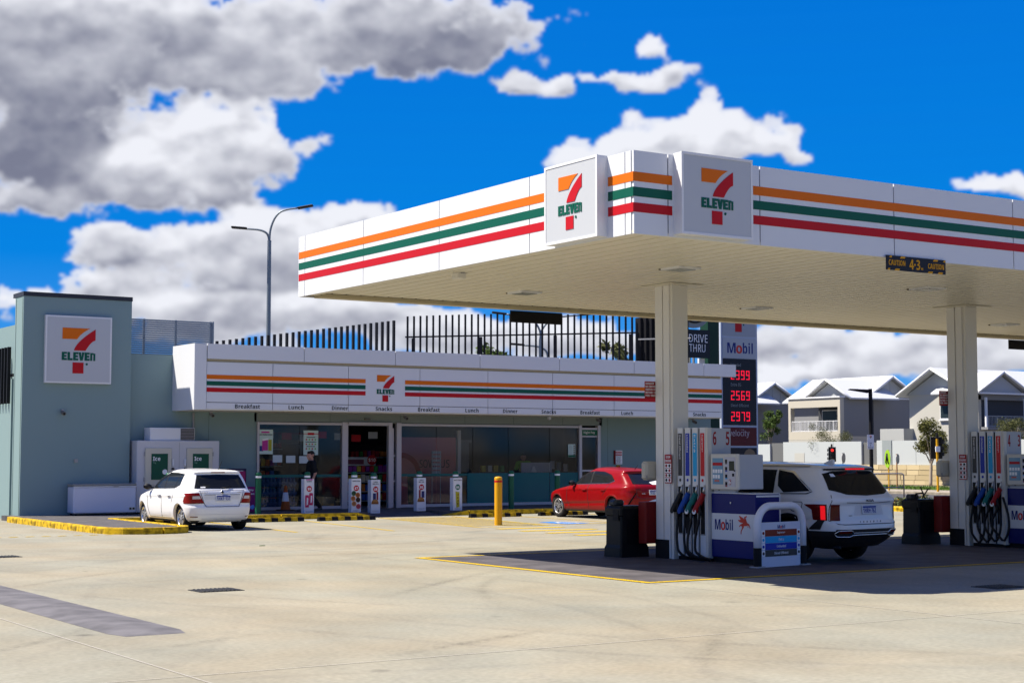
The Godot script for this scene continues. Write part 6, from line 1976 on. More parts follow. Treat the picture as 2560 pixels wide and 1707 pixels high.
	seam_side(o, c, [[-1.38, 1.13], [-1.40, 0.98], [-1.62, 0.70], [-1.66, 0.56]])
	seam_side(o, c, [[-2.31, 1.12], [-2.30, 0.56]])
	seam_side(o, c, [[-3.30, 1.10], [-3.28, 0.56]])
	seam_side(o, c, [[-0.92, 1.02], [-0.74, 1.02], [-0.71, 0.99], [-0.75, 0.87], [-0.92, 0.86], [-0.96, 0.89], [-0.96, 0.99], [-0.92, 1.02]], [-1])
	for z in [-2.45, -1.62]:
		for s in [-1, 1]:
			put(o, "door_handle", soft_box_mesh(Vector3(0.04, 0.035, 0.22), 0.008), white, Vector3(s * (car_side(c, z, 1.0) + 0.014), 1.0, z))
	for s in [-1, 1]:
		car_mirror(o, Vector3(s * 0.92, 1.15, -3.05), s, white)
	var fin := plate([[0.0, 0.0], [0.24, 0.0], [0.235, 0.075], [0.20, 0.085]], 0.04)
	put(o, "roof_fin", fin, white, Vector3(0.02, 1.645, -1.0), Basis(Vector3.UP, -PI / 2))
	put(o, "exhaust_pipe", bent([Vector3(-0.6, 0.27, -0.6), Vector3(-0.6, 0.27, -0.18)], 0.03, 10), mats.dark_metal)


# ---------------------------------------------------------------- people: tapered bones joined by a smooth minimum, meshed as surface nets

func nets(bones: Array, cell: float, blend: float) -> ArrayMesh:   # bones: [from, to, radius there, radius here]
	var lo := Vector3.INF
	var hi := -Vector3.INF
	for b in bones:
		for e in [[b[0], b[2]], [b[1], b[3]]]:
			lo = lo.min(e[0] - Vector3.ONE * (e[1] + blend + cell * 2))
			hi = hi.max(e[0] + Vector3.ONE * (e[1] + blend + cell * 2))
	var nx := int((hi.x - lo.x) / cell) + 2
	var ny := int((hi.y - lo.y) / cell) + 2
	var nz := int((hi.z - lo.z) / cell) + 2
	var f := PackedFloat32Array()
	f.resize(nx * ny * nz)
	f.fill(1.0)
	for b in bones:
		var a: Vector3 = b[0]
		var d: Vector3 = b[1] - b[0]
		var l2 := maxf(d.length_squared(), 1e-8)
		var far: float = maxf(b[2], b[3]) + blend + cell * 2
		var p0: Vector3 = (a.min(b[1]) - Vector3.ONE * far - lo) / cell
		var p1: Vector3 = (a.max(b[1]) + Vector3.ONE * far - lo) / cell
		for i in range(maxi(0, int(p0.x)), mini(nx, int(p1.x) + 1)):
			for j in range(maxi(0, int(p0.y)), mini(ny, int(p1.y) + 1)):
				for k in range(maxi(0, int(p0.z)), mini(nz, int(p1.z) + 1)):
					var p := lo + Vector3(i, j, k) * cell
					var t := clampf((p - a).dot(d) / l2, 0.0, 1.0)
					var v: float = p.distance_to(a + d * t) - lerpf(b[2], b[3], t)
					var n := (i * ny + j) * nz + k
					var w := f[n]
					var h := clampf(0.5 + 0.5 * (w - v) / blend, 0.0, 1.0)
					f[n] = lerpf(w, v, h) - blend * h * (1.0 - h)
	var at := {}
	var step := [Vector3i(1, 0, 0), Vector3i(0, 1, 0), Vector3i(0, 0, 1)]
	var edges := []
	for a in 8:
		for s in 3:
			if not a & (1 << s):
				edges.append([a, a | (1 << s)])
	for i in nx - 1:
		for j in ny - 1:
			for k in nz - 1:
				var vals := []
				var neg := 0
				for c in 8:
					var v := f[((i + (c & 1)) * ny + j + ((c >> 1) & 1)) * nz + k + (c >> 2)]
					vals.append(v)
					if v < 0:
						neg += 1
				if neg == 0 or neg == 8:
					continue
				var sum := Vector3.ZERO
				var count := 0
				for e in edges:
					var u: float = vals[e[0]]
					var v: float = vals[e[1]]
					if (u < 0) != (v < 0):
						var t := u / (u - v)
						sum += Vector3(e[0] & 1, (e[0] >> 1) & 1, e[0] >> 2).lerp(Vector3(e[1] & 1, (e[1] >> 1) & 1, e[1] >> 2), t)
						count += 1
				at[Vector3i(i, j, k)] = lo + (Vector3(i, j, k) + sum / count) * cell
	var st := begin(true)
	for q in at:
		for s in 3:
			var v0 := f[(q.x * ny + q.y) * nz + q.z]
			var e: Vector3i = q + step[s]
			var v1 := f[(e.x * ny + e.y) * nz + e.z]
			if (v0 < 0) == (v1 < 0):
				continue
			var m: Vector3i = step[(s + 1) % 3]
			var n: Vector3i = step[(s + 2) % 3]
			if not (at.has(q - m) and at.has(q - n) and at.has(q - m - n)):
				continue
			if v0 < 0:
				quad(st, at[q], at[q - n], at[q - m - n], at[q - m])
			else:
				quad(st, at[q], at[q - m], at[q - m - n], at[q - n])
	return done(st)


func hand_bones(wrist: Vector3, down: Vector3, palm_out: Vector3, thumb_side: Vector3, s: float) -> Array:
	var out := [[wrist, wrist + down * 0.05, 0.026, 0.03], [wrist + down * 0.04 + thumb_side * 0.022, wrist + down * 0.09 + thumb_side * 0.026, 0.022, 0.018], [wrist + down * 0.04 - thumb_side * 0.022, wrist + down * 0.085 - thumb_side * 0.026, 0.02, 0.017]]
	for k in 4:
		var base := wrist + down * (0.092 if k < 3 else 0.085) + thumb_side * (0.03 - 0.02 * k)
		var l: float = [0.07, 0.078, 0.072, 0.056][k]
		var mid := base + down * l * 0.5 + palm_out * 0.006
		out.append([base, mid, 0.0095, 0.009])
		out.append([mid, mid + down * l * 0.42 + palm_out * 0.022, 0.009, 0.0075])
	var tb := wrist + down * 0.03 + thumb_side * 0.03
	out.append([tb, tb + down * 0.035 + thumb_side * 0.022 + palm_out * 0.012, 0.014, 0.011])
	out.append([tb + down * 0.035 + thumb_side * 0.022 + palm_out * 0.012, tb + down * 0.068 + thumb_side * 0.024 + palm_out * 0.022, 0.011, 0.009])
	return out


func head_parts(o: Node3D, at: Vector3, yaw: float, skin: Material, hair: Material) -> void:   # centre of the head; faces -z before the turn
	var b := Basis(Vector3.UP, yaw)
	var bones := [[Vector3(0, 0.035, 0.02), Vector3(0, 0.03, -0.015), 0.092, 0.082], [Vector3(0, -0.03, -0.02), Vector3(0, -0.078, -0.055), 0.066, 0.042], [Vector3(-0.035, -0.04, -0.02), Vector3(0.035, -0.04, -0.02), 0.055, 0.055],
		[Vector3(0, 0.012, -0.088), Vector3(0, -0.024, -0.112), 0.012, 0.017], [Vector3(-0.03, 0.028, -0.078), Vector3(0.03, 0.028, -0.078), 0.02, 0.02], [Vector3(-0.018, -0.055, -0.086), Vector3(0.018, -0.055, -0.086), 0.011, 0.011],
		[Vector3(-0.082, 0.015, 0.012), Vector3(-0.088, -0.02, 0.008), 0.017, 0.012], [Vector3(0.082, 0.015, 0.012), Vector3(0.088, -0.02, 0.008), 0.017, 0.012], [Vector3(0, -0.05, 0.03), Vector3(0, -0.14, 0.035), 0.055, 0.056]]
	for k in bones.size():
		bones[k] = [at + b * bones[k][0], at + b * bones[k][1], bones[k][2], bones[k][3]]
	put(o, "head", nets(bones, 0.006, 0.018), skin)
	var tuft := [[Vector3(0, 0.07, 0.03), Vector3(0, 0.078, -0.04), 0.088, 0.06], [Vector3(0, 0.01, 0.062), Vector3(0, -0.03, 0.06), 0.066, 0.05], [Vector3(-0.06, 0.05, 0.01), Vector3(-0.07, 0.0, 0.03), 0.036, 0.022], [Vector3(0.06, 0.05, 0.01), Vector3(0.07, 0.0, 0.03), 0.036, 0.022], [Vector3(-0.05, 0.085, -0.05), Vector3(0.05, 0.092, -0.055), 0.028, 0.03]]
	for k in tuft.size():
		tuft[k] = [at + b * tuft[k][0], at + b * tuft[k][1], tuft[k][2], tuft[k][3]]
	put(o, "hair", nets(tuft, 0.008, 0.02), hair)
	for s in [-1, 1]:
		put(o, "eye", turned([[0.0, -0.011], [0.008, -0.007], [0.011, 0.0], [0.008, 0.007], [0.0, 0.011]], 10), mats.black, at + b * Vector3(s * 0.032, 0.008, -0.082))


func make_people() -> void:
	var skin := mt("skin", 0.42, 0.22, 0.16, 0.55)
	var hair := mt("hair_dark", 0.018, 0.011, 0.007, 0.7)
	var cloth := mt("shirt_black", 0.008, 0.008, 0.009, 0.85)
	var shorts := mt("trouser_black", 0.010, 0.010, 0.013, 0.85)
	# the man walks to the left along the shop front; local -z is the way he faces, turned towards -x
	var man := thing("person", "person in black T-shirt and dark track pants walking left past window", "person", Vector3(20.98, 0.135, -43.1), 78)
	var hipy := 0.92
	var knees := {-1: Vector3(-0.10, 0.50, -0.14), 1: Vector3(0.10, 0.50, 0.02)}
	var feet := {-1: Vector3(-0.10, 0.09, -0.24), 1: Vector3(0.10, 0.12, 0.30)}
	var body := []
	var pants := []
	body.append_array([[Vector3(0, 0.95, 0), Vector3(0, 1.15, 0.0), 0.13, 0.125], [Vector3(0, 1.15, 0), Vector3(0, 1.36, 0.01), 0.125, 0.13], [Vector3(-0.13, 1.42, 0.01), Vector3(0.13, 1.42, 0.01), 0.085, 0.085], [Vector3(0, 1.45, 0.015), Vector3(0, 1.54, 0.0), 0.06, 0.056]])
	pants.append_array([[Vector3(-0.06, 0.96, 0.0), Vector3(0.06, 0.96, 0.0), 0.145, 0.145], [Vector3(0, 0.93, 0.02), Vector3(0, 1.02, 0.0), 0.15, 0.145]])
	for s in [-1, 1]:
		var hip := Vector3(s * 0.095, hipy, 0)
		body.append([hip, knees[s], 0.085, 0.055])
		body.append([knees[s], feet[s], 0.055, 0.038])
		pants.append([hip, knees[s], 0.105, 0.078])
		pants.append([knees[s], feet[s] + Vector3(0, 0.02, 0), 0.078, 0.058])
	var arms := {-1: [Vector3(-0.20, 1.41, 0.01), Vector3(-0.25, 1.14, 0.07), Vector3(-0.26, 0.90, -0.02)], 1: [Vector3(0.20, 1.41, 0.01), Vector3(0.255, 1.13, 0.05), Vector3(0.25, 0.89, 0.01)]}
	for s in [-1, 1]:
		var a: Array = arms[s]
		body.append([a[0], a[1], 0.055, 0.044])
		body.append([a[1], a[2], 0.043, 0.028])
	put(man, "body", nets(body, 0.014, 0.03), skin)
	for s in [-1, 1]:
		var a: Array = arms[s]
		var dn: Vector3 = (a[2] - a[1]).normalized()
		put(man, "hand", nets(hand_bones(a[2] - dn * 0.02, dn, Vector3(-s, 0, 0), Vector3(0, 0, -1), 1.0), 0.0045, 0.008), skin)
	var shirt := [[Vector3(0, 0.98, 0), Vector3(0, 1.15, 0.0), 0.165, 0.155], [Vector3(0, 1.15, 0), Vector3(0, 1.36, 0.01), 0.155, 0.155], [Vector3(-0.14, 1.41, 0.01), Vector3(0.14, 1.41, 0.01), 0.10, 0.10], [Vector3(-0.05, 1.0, 0), Vector3(0.05, 1.0, 0), 0.16, 0.16]]
	for s in [-1, 1]:
		var a: Array = arms[s]
		shirt.append([a[0], a[0].lerp(a[1], 0.78), 0.075, 0.078])
	put(man, "shirt", nets(shirt, 0.014, 0.035), cloth)
	put(man, "trousers", nets(pants, 0.014, 0.03), shorts)
	for s in [-1, 1]:
		put(man, "trouser_stripe", bent([Vector3(s * 0.165, 0.9, 0.0), knees[s] + Vector3(s * 0.075, 0, 0), feet[s] + Vector3(s * 0.06, 0.05, 0)], 0.011, 6), mats.white_print)
		var f: Vector3 = feet[s]
		var toe: Vector3 = f + (Vector3(0, -0.05, -0.16) if s < 0 else Vector3(0, -0.075, -0.12))
		put(man, "shoe", nets([[f + Vector3(0, -0.035, 0.04), toe, 0.045, 0.036], [f + Vector3(0, 0.0, 0.02), f + Vector3(0, -0.04, 0.0), 0.045, 0.045]], 0.012, 0.02), mt("shoe_dark", 0.06, 0.06, 0.06, 0.6))
	head_parts(man, Vector3(0, 1.645, -0.02), 0.12, skin, hair)
	# the shop worker behind the counter
	var worker := thing("person", "person in bright green shirt standing behind the shop counter", "person", Vector3(31.25, 0.135, -47.2), 150)
	var wb := [[Vector3(0, 0.95, 0), Vector3(0, 1.3, 0), 0.13, 0.13], [Vector3(-0.14, 1.38, 0), Vector3(0.14, 1.38, 0), 0.08, 0.08], [Vector3(0, 1.42, 0), Vector3(0, 1.5, 0), 0.058, 0.055]]
	var wp := [[Vector3(-0.06, 0.93, 0), Vector3(0.06, 0.93, 0), 0.14, 0.14]]
	var ws := [[Vector3(0, 0.98, 0), Vector3(0, 1.3, 0), 0.16, 0.155], [Vector3(-0.15, 1.37, 0), Vector3(0.15, 1.37, 0), 0.1, 0.1]]
	for s in [-1, 1]:
		wb.append([Vector3(s * 0.1, 0.9, 0), Vector3(s * 0.1, 0.1, 0), 0.085, 0.04])
		wp.append([Vector3(s * 0.1, 0.9, 0), Vector3(s * 0.1, 0.08, 0), 0.1, 0.065])
		wb.append([Vector3(s * 0.21, 1.37, 0), Vector3(s * 0.27, 1.1, 0.02), 0.052, 0.043])
		wb.append([Vector3(s * 0.27, 1.1, 0.02), Vector3(s * 0.16, 1.08, -0.22), 0.042, 0.028])
		ws.append([Vector3(s * 0.21, 1.37, 0), Vector3(s * 0.26, 1.18, 0.015), 0.075, 0.075])
	put(worker, "body", nets(wb, 0.016, 0.03), skin)
	put(worker, "shirt", nets(ws, 0.016, 0.035), mt("shirt_green", 0.16, 0.55, 0.03, 0.7))
	put(worker, "trousers", nets(wp, 0.018, 0.03), shorts)
	for s in [-1, 1]:
		put(worker, "hand", nets(hand_bones(Vector3(s * 0.165, 1.08, -0.20), Vector3(-s * 0.4, 0, -0.9).normalized(), Vector3(0, -1, 0), Vector3(-s, 0, 0), 1.0), 0.005, 0.008), skin)
		put(worker, "shoe", nets([[Vector3(s * 0.1, 0.05, 0.04), Vector3(s * 0.1, 0.04, -0.12), 0.045, 0.036]], 0.014, 0.02), mats.black)
	head_parts(worker, Vector3(0, 1.60, -0.02), 0.0, skin, hair)


# ---------------------------------------------------------------- beyond the forecourt

func leafy(centres: Array, count: int, leaf: float, seed_: int) -> ArrayMesh:   # leaves spread through balls of [centre, radius]
	var r := RandomNumberGenerator.new()
	r.seed = seed_
	var st := begin()
	for n in count:
		var c: Array = centres[r.randi() % centres.size()]
		var d := Vector3(r.randfn(), r.randfn(), r.randfn()).normalized() * pow(r.randf(), 0.45)
		var p: Vector3 = c[0] + d * c[1]
		var u := Vector3(r.randfn(), r.randfn() * 0.7, r.randfn()).normalized()
		var v := u.cross(Vector3(r.randfn(), r.randfn(), r.randfn())).normalized()
		var l := leaf * r.randf_range(0.6, 1.4)
		quad(st, p - u * l, p + v * l * 0.4, p + u * l, p - v * l * 0.4)
	return done(st)


func tree(at: Vector3, h: float, wide: float, label: String, seed_: int, sparse := false, tone := 0) -> Node3D:
	var t := thing("tree", label, "tree", at, 0, "")
	var r := RandomNumberGenerator.new()
	r.seed = seed_
	var bark := mt("bark_pale", 0.30, 0.25, 0.19, 0.9)
	var leaf: Material = [mt("leaf_olive", 0.085, 0.085, 0.022, 0.7), mt("leaf_dull", 0.075, 0.08, 0.03, 0.7), mt("leaf_fresh", 0.06, 0.10, 0.02, 0.7)][tone]
	leaf.backlight_enabled = true
	leaf.backlight = Color(0.12, 0.14, 0.03)
	var st := begin(true)
	var lean := Vector3(r.randf_range(-0.12, 0.12), 0, r.randf_range(-0.12, 0.12)) * h
	var fork := h * 0.38
	bent(curve([Vector3.ZERO, Vector3(lean.x * 0.2, fork * 0.5, lean.z * 0.2), Vector3(lean.x * 0.4, fork, lean.z * 0.4)], 8), h * 0.026, 9, h * 0.018, st)
	var balls := []
	for k in 11:
		var w := TAU * k / 11.0 + r.randf_range(-0.3, 0.3)
		var out := wide * r.randf_range(0.15, 0.75)
		var tip := Vector3(lean.x + cos(w) * out, h * r.randf_range(0.48, 0.93), lean.z + sin(w) * out)
		bent(curve([Vector3(lean.x * 0.4, fork * r.randf_range(0.7, 1.0), lean.z * 0.4), Vector3(lean.x * 0.6 + cos(w) * out * 0.5, (fork + tip.y) * 0.5, lean.z * 0.6 + sin(w) * out * 0.5), tip], 8), h * 0.012, 6, h * 0.003, st)
		balls.append([tip, wide * r.randf_range(0.22, 0.40)])
		if not sparse:
			balls.append([tip + Vector3(r.randfn(), r.randfn() * 0.6, r.randfn()) * wide * 0.22, wide * r.randf_range(0.16, 0.30)])
	put(t, "trunk", done(st), bark)
	put(t, "crown", leafy(balls, 900 if sparse else 5200, h * (0.022 if sparse else 0.018), seed_ + 5), leaf)
	return t


func gable_roof(o: Node3D, x0: float, x1: float, eave: float, ridge: float, z0: float, z1: float, mat: Material, along_x: bool) -> void:   # two sheets of roof with thickness
	var st := begin()
	var t := 0.10
	if along_x:
		var zm := (z0 + z1) / 2
		for s in [[z0, zm], [z1, zm]]:
			var a := Vector3(x0, eave, s[0])
			var b := Vector3(x1, eave, s[0])
			var c := Vector3(x1, ridge, s[1])
			var d := Vector3(x0, ridge, s[1])
			var up := Vector3(0, t, 0)
			quad(st, a + up, b + up, c + up, d + up)
			quad(st, a, b, c, d)
			quad(st, a, a + up, b + up, b)
			quad(st, a, d, d + up, a + up)
			quad(st, b, b + up, c + up, c)
	else:
		var xm := (x0 + x1) / 2
		for s in [[x0, xm], [x1, xm]]:
			var a := Vector3(s[0], eave, z0)
			var b := Vector3(s[0], eave, z1)
			var c := Vector3(s[1], ridge, z1)
			var d := Vector3(s[1], ridge, z0)
			var up := Vector3(0, t, 0)
			quad(st, a + up, b + up, c + up, d + up)
			quad(st, a, b, c, d)
			quad(st, a, a + up, b + up, b)
			quad(st, a, d, d + up, a + up)
			quad(st, b, b + up, c + up, c)
	put(o, "roof", done(st), mat)


func railing(o: Node3D, from: Vector3, to: Vector3, h: float, mat: Material) -> void:
	var st := begin()
	var d := (to - from)
	var n := int(d.length() / 0.13)
	var t := Basis.looking_at(d.normalized())
	for y in [0.06, h]:
		add_box(st, Vector3(-0.025, -0.02, -d.length() / 2), Vector3(0.025, 0.02, d.length() / 2), Transform3D(t, (from + to) / 2 + Vector3(0, y, 0)))
	put(o, "handrail", done(st), mat)
	for k in n + 1:
		var p := from + d * (float(k) / n)
		var thick := 0.05 if k % 6 == 0 else 0.022
		box(o, "baluster", Vector3(thick, h, thick), p + Vector3(0, h / 2, 0), mat)


func glass_door(o: Node3D, at: Vector3, size: Vector3, dark: Material) -> void:
	var w := box(o, "window", size, at, mats.white_metal)
	var inset := Vector3(0.02, -0.12, -0.10) if size.x < size.z else Vector3(-0.10, -0.12, 0.02)
	box(w, "window_glass", size + inset, Vector3.ZERO, dark)


func terrace_house(z_side: float, long: float, label: String, right_end: bool) -> Node3D:
	# front at x = 76 looking to -x, end wall at z = z_side looking to +z; the house runs to the back (-z)
	var o := thing("house", label, "house", Vector3(76, 0, z_side), 0, "white roofed houses across the street")
	var pale := mt("render_pale", 0.42, 0.41, 0.37, 0.85)
	var cream := mt("render_cream", 0.46, 0.43, 0.36, 0.85)
	var grey := mt("render_grey", 0.20, 0.205, 0.215, 0.85)
	var dark := mt("render_dark", 0.045, 0.05, 0.06, 0.8)
	var sheet := mt("gable_sheet", 0.36, 0.38, 0.40, 0.8)
	var roof := mt("white_roof", 0.46, 0.48, 0.51, 0.6)
	var pane := mt("house_glass", 0.02, 0.03, 0.035, 0.08)
	var white: Material = mats.white_metal
	# main block behind, with its gable wall towards the viewer
	box(o, "wall", Vector3(5.0, 5.65, long), Vector3(5.5, 2.825, -long / 2), grey)
	var gable := [[3.0, 5.65], [8.0, 5.65], [5.5, 7.05]]
	put(o, "gable_wall", plate(gable, 0.1), sheet, Vector3(0, 0, -0.1))
	put(o, "gable_wall", plate(gable, 0.1), sheet, Vector3(0, 0, -long))
	for x in [4.0, 4.8, 5.6, 6.4, 7.2]:
		box(o, "gable_batten", Vector3(0.05, 7.0 - 0.56 * absf(x - 5.5) - 5.68, 0.03), Vector3(x, 5.68 + (7.0 - 0.56 * absf(x - 5.5) - 5.68) / 2, 0.012), sheet)
	box(o, "gable_trim", Vector3(5.0, 0.08, 0.06), Vector3(5.5, 5.65, 0.03), white)
	gable_roof(o, 2.5, 8.5, 5.45, 7.13, -long - 0.4, 0.4, roof, false)
	for s in [[2.5, 5.45, 5.5, 7.13], [8.5, 5.45, 5.5, 7.13]]:
		put(o, "barge_board", bent([Vector3(s[0], s[1], 0.42), Vector3(s[2], s[3], 0.42)], 0.09, 6), white)
	# front block with loggia and a cross gable
	var z1 := 0.95 if not right_end else 0.0
	var m := 1.0
	# loggia frame, opening between z = -0.2 and -4.6
	box(o, "wall", Vector3(3.0, 2.85, 4.95), Vector3(1.5, 1.425, 0.87 - 2.475), pale)
	box(o, "loggia_band", Vector3(0.35, 0.55, 4.95), Vector3(0.17, 3.1, 0.87 - 2.475), cream)
	box(o, "loggia_floor", Vector3(2.6, 0.2, 4.95), Vector3(1.6, 2.95, 0.87 - 2.475), cream)
	box(o, "loggia_frame", Vector3(0.35, 0.6, 4.95), Vector3(0.17, 5.3, 0.87 - 2.475), cream)
	box(o, "loggia_frame", Vector3(0.35, 1.8, 0.22), Vector3(0.17, 4.15, 0.76), cream)
	box(o, "loggia_frame", Vector3(0.35, 1.8, 0.22), Vector3(0.17, 4.15, -3.97), cream)
	box(o, "loggia_ceiling", Vector3(2.8, 0.15, 4.9), Vector3(1.6, 5.2, 0.87 - 2.475), pale)
	box(o, "wall", Vector3(2.6, 2.6, 0.2), Vector3(1.65, 4.3, 0.765), grey)
	box(o, "loggia_back", Vector3(0.2, 2.2, 4.9), Vector3(2.9, 4.15, 0.87 - 2.475), dark)
	box(o, "parapet_top", Vector3(0.5, 0.10, 5.05), Vector3(0.17, 5.66, 0.87 - 2.475), white)
	glass_door(o, Vector3(2.78, 3.95, -2.9), Vector3(0.08, 1.9, 1.5), pane)
	glass_door(o, Vector3(2.78, 3.95, -0.4), Vector3(0.08, 1.6, 0.9), pane)
	railing(o, Vector3(0.08, 3.35, -3.8), Vector3(0.08, 3.35, 0.6), 0.72, white)
	var table := box(o, "balcony_table", Vector3(0.8, 0.04, 0.7), Vector3(1.2, 3.65, -2.6), white)
	for x in [-0.3, 0.3]:
		box(table, "table_leg", Vector3(0.05, 0.6, 0.05), Vector3(x, -0.3, 0.2), white)
	# cross gable over the front
	put(o, "gable_wall", plate([[-1.6, 5.6], [2.3, 5.6], [0.35, 6.7]], 0.1), sheet, Vector3(1.1, 0, -1.4), Basis(Vector3.UP, -PI / 2))
	gable_roof(o, 0.6, 5.2, 5.5, 6.83, -3.35, 1.25, roof, true)
	for s in [-3.35, 1.25]:
		put(o, "barge_board", bent([Vector3(0.58, 5.55, s), Vector3(0.58, 6.88, -1.05)], 0.08, 6), white)
	# dark stair pier between front block and end wall, with a small balcony
	box(o, "stair_pier", Vector3(0.55, 5.75, 0.5), Vector3(3.1, 2.875, 0.35), dark)
	box(o, "side_panel", Vector3(0.06, 0.75, 0.9), Vector3(2.98, 5.3, -0.3), sheet)
	railing(o, Vector3(2.95, 3.4, -0.1), Vector3(2.95, 3.4, 0.5), 0.68, white)
	for k in 2:
		box(o, "downpipe", Vector3(0.08, 5.5, 0.08), Vector3(2.92 + 5.0 * k, 2.75, 0.05), pale)
	return o


func traffic_light(at: Vector3, turn: float, label: String, scale_: float, lit: bool) -> void:
	var o := thing("traffic_light", label, "traffic light", at, turn, "traffic lights at the crossing")
	var yellow := mt("pole_yellow", 0.52, 0.27, 0.01, 0.5)
	rod(o, "pole", 0.055, 0.055, 2.7 * scale_, Vector3.ZERO, yellow)
	rod(o, "pole_top", 0.06, 0.05, 0.3 * scale_, Vector3(0, 2.7 * scale_, 0), mats.black)
	var y := 2.25 * scale_
	soft_box(o, "backboard", Vector3(0.56, 1.08, 0.03) * scale_, Vector3(0.02, y, 0.12), mats.black, 0.01)
	put(o, "backboard_rim", bent([Vector3(-0.27, -0.54, 0), Vector3(0.27, -0.54, 0), Vector3(0.27, 0.54, 0), Vector3(-0.27, 0.54, 0), Vector3(-0.27, -0.54, 0)], 0.012, 6), mats.white_metal, Vector3(0.02, y, 0.14), Basis.from_scale(Vector3.ONE * scale_))
	soft_box(o, "lamp_case", Vector3(0.3, 0.95, 0.2) * scale_, Vector3(0.02, y, 0.2), mats.dark_metal, 0.02)
	for k in 3:
		var yy := y + (0.3 - 0.3 * k) * scale_
		rod(o, "signal_lens", 0.1 * scale_, 0.1 * scale_, 0.02, Vector3(0.02, yy, 0.2 + 0.1 * scale_), glowing("signal_red_glow", 0.9, 0.02, 0.015, 1.1) if lit and k == 0 else mt("lens_off", 0.02, 0.02, 0.02, 0.2), Basis(Vector3.RIGHT, PI / 2))
		put(o, "visor", bent(arc_points3(0.115 * scale_, 10, 170, 0.0), 0.02, 5), mats.black, Vector3(0.02, yy, 0.24 + 0.12 * scale_))
	for k in 3:
		box(o, "side_visor", Vector3(0.12, 0.2, 0.2) * scale_, Vector3(-0.26 * scale_, y + (0.3 - 0.3 * k) * scale_, 0.04), mats.dark_metal)


func arc_points3(r: float, from: float, to: float, z: float) -> Array:
	var out := []
	for p in arc_points(Vector2.ZERO, r, from, to, 12):
		out.append(Vector3(p.x, p.y, z))
	return out


func round_sign(at: Vector3, h: float, r: float, turn: float, label: String, face: Material, pole: Material) -> Node3D:
	var o := thing("round_sign", label, "sign", at, turn)
	rod(o, "pole", 0.035, 0.035, h, Vector3.ZERO, pole)
	put(o, "disc", plate(arc_points(Vector2(0, h - r), r, 0, 354, 39), 0.02), face, Vector3(0, 0, 0.04))
	return o


func street_lamp(at: Vector3, turn: float, arms: Array, h: float, label: String) -> void:   # arms: [reach, rise, droop]
	var o := thing("street_lamp", label, "street lamp", at, turn, "tall street lamps behind the shop")
	var metal := mt("galvanised", 0.16, 0.19, 0.22, 0.45, 0.4)
	rod(o, "pole", 0.13, 0.09, h, Vector3.ZERO, metal)
	for a in arms:
		var s := signf(a[0])
		put(o, "arm", bent(curve([Vector3(0, h - 0.6, 0), Vector3(s * 0.05, h + a[1] * 0.35, 0), Vector3(a[0] * 0.35, h + a[1] * 0.86, 0), Vector3(a[0], h + a[1], 0)], 18), 0.06, 8, 0.04), metal)
		var tilt := Basis(Vector3.BACK, atan2(a[1] * 0.16, a[0]) if s > 0 else atan2(a[1] * 0.16, a[0]) - PI)
		put(o, "lamp_head", soft_box_mesh(Vector3(0.75, 0.10, 0.3), 0.03), mats.dark_metal, Vector3(a[0] + s * 0.33, h + a[1] + 0.05, 0), tilt)


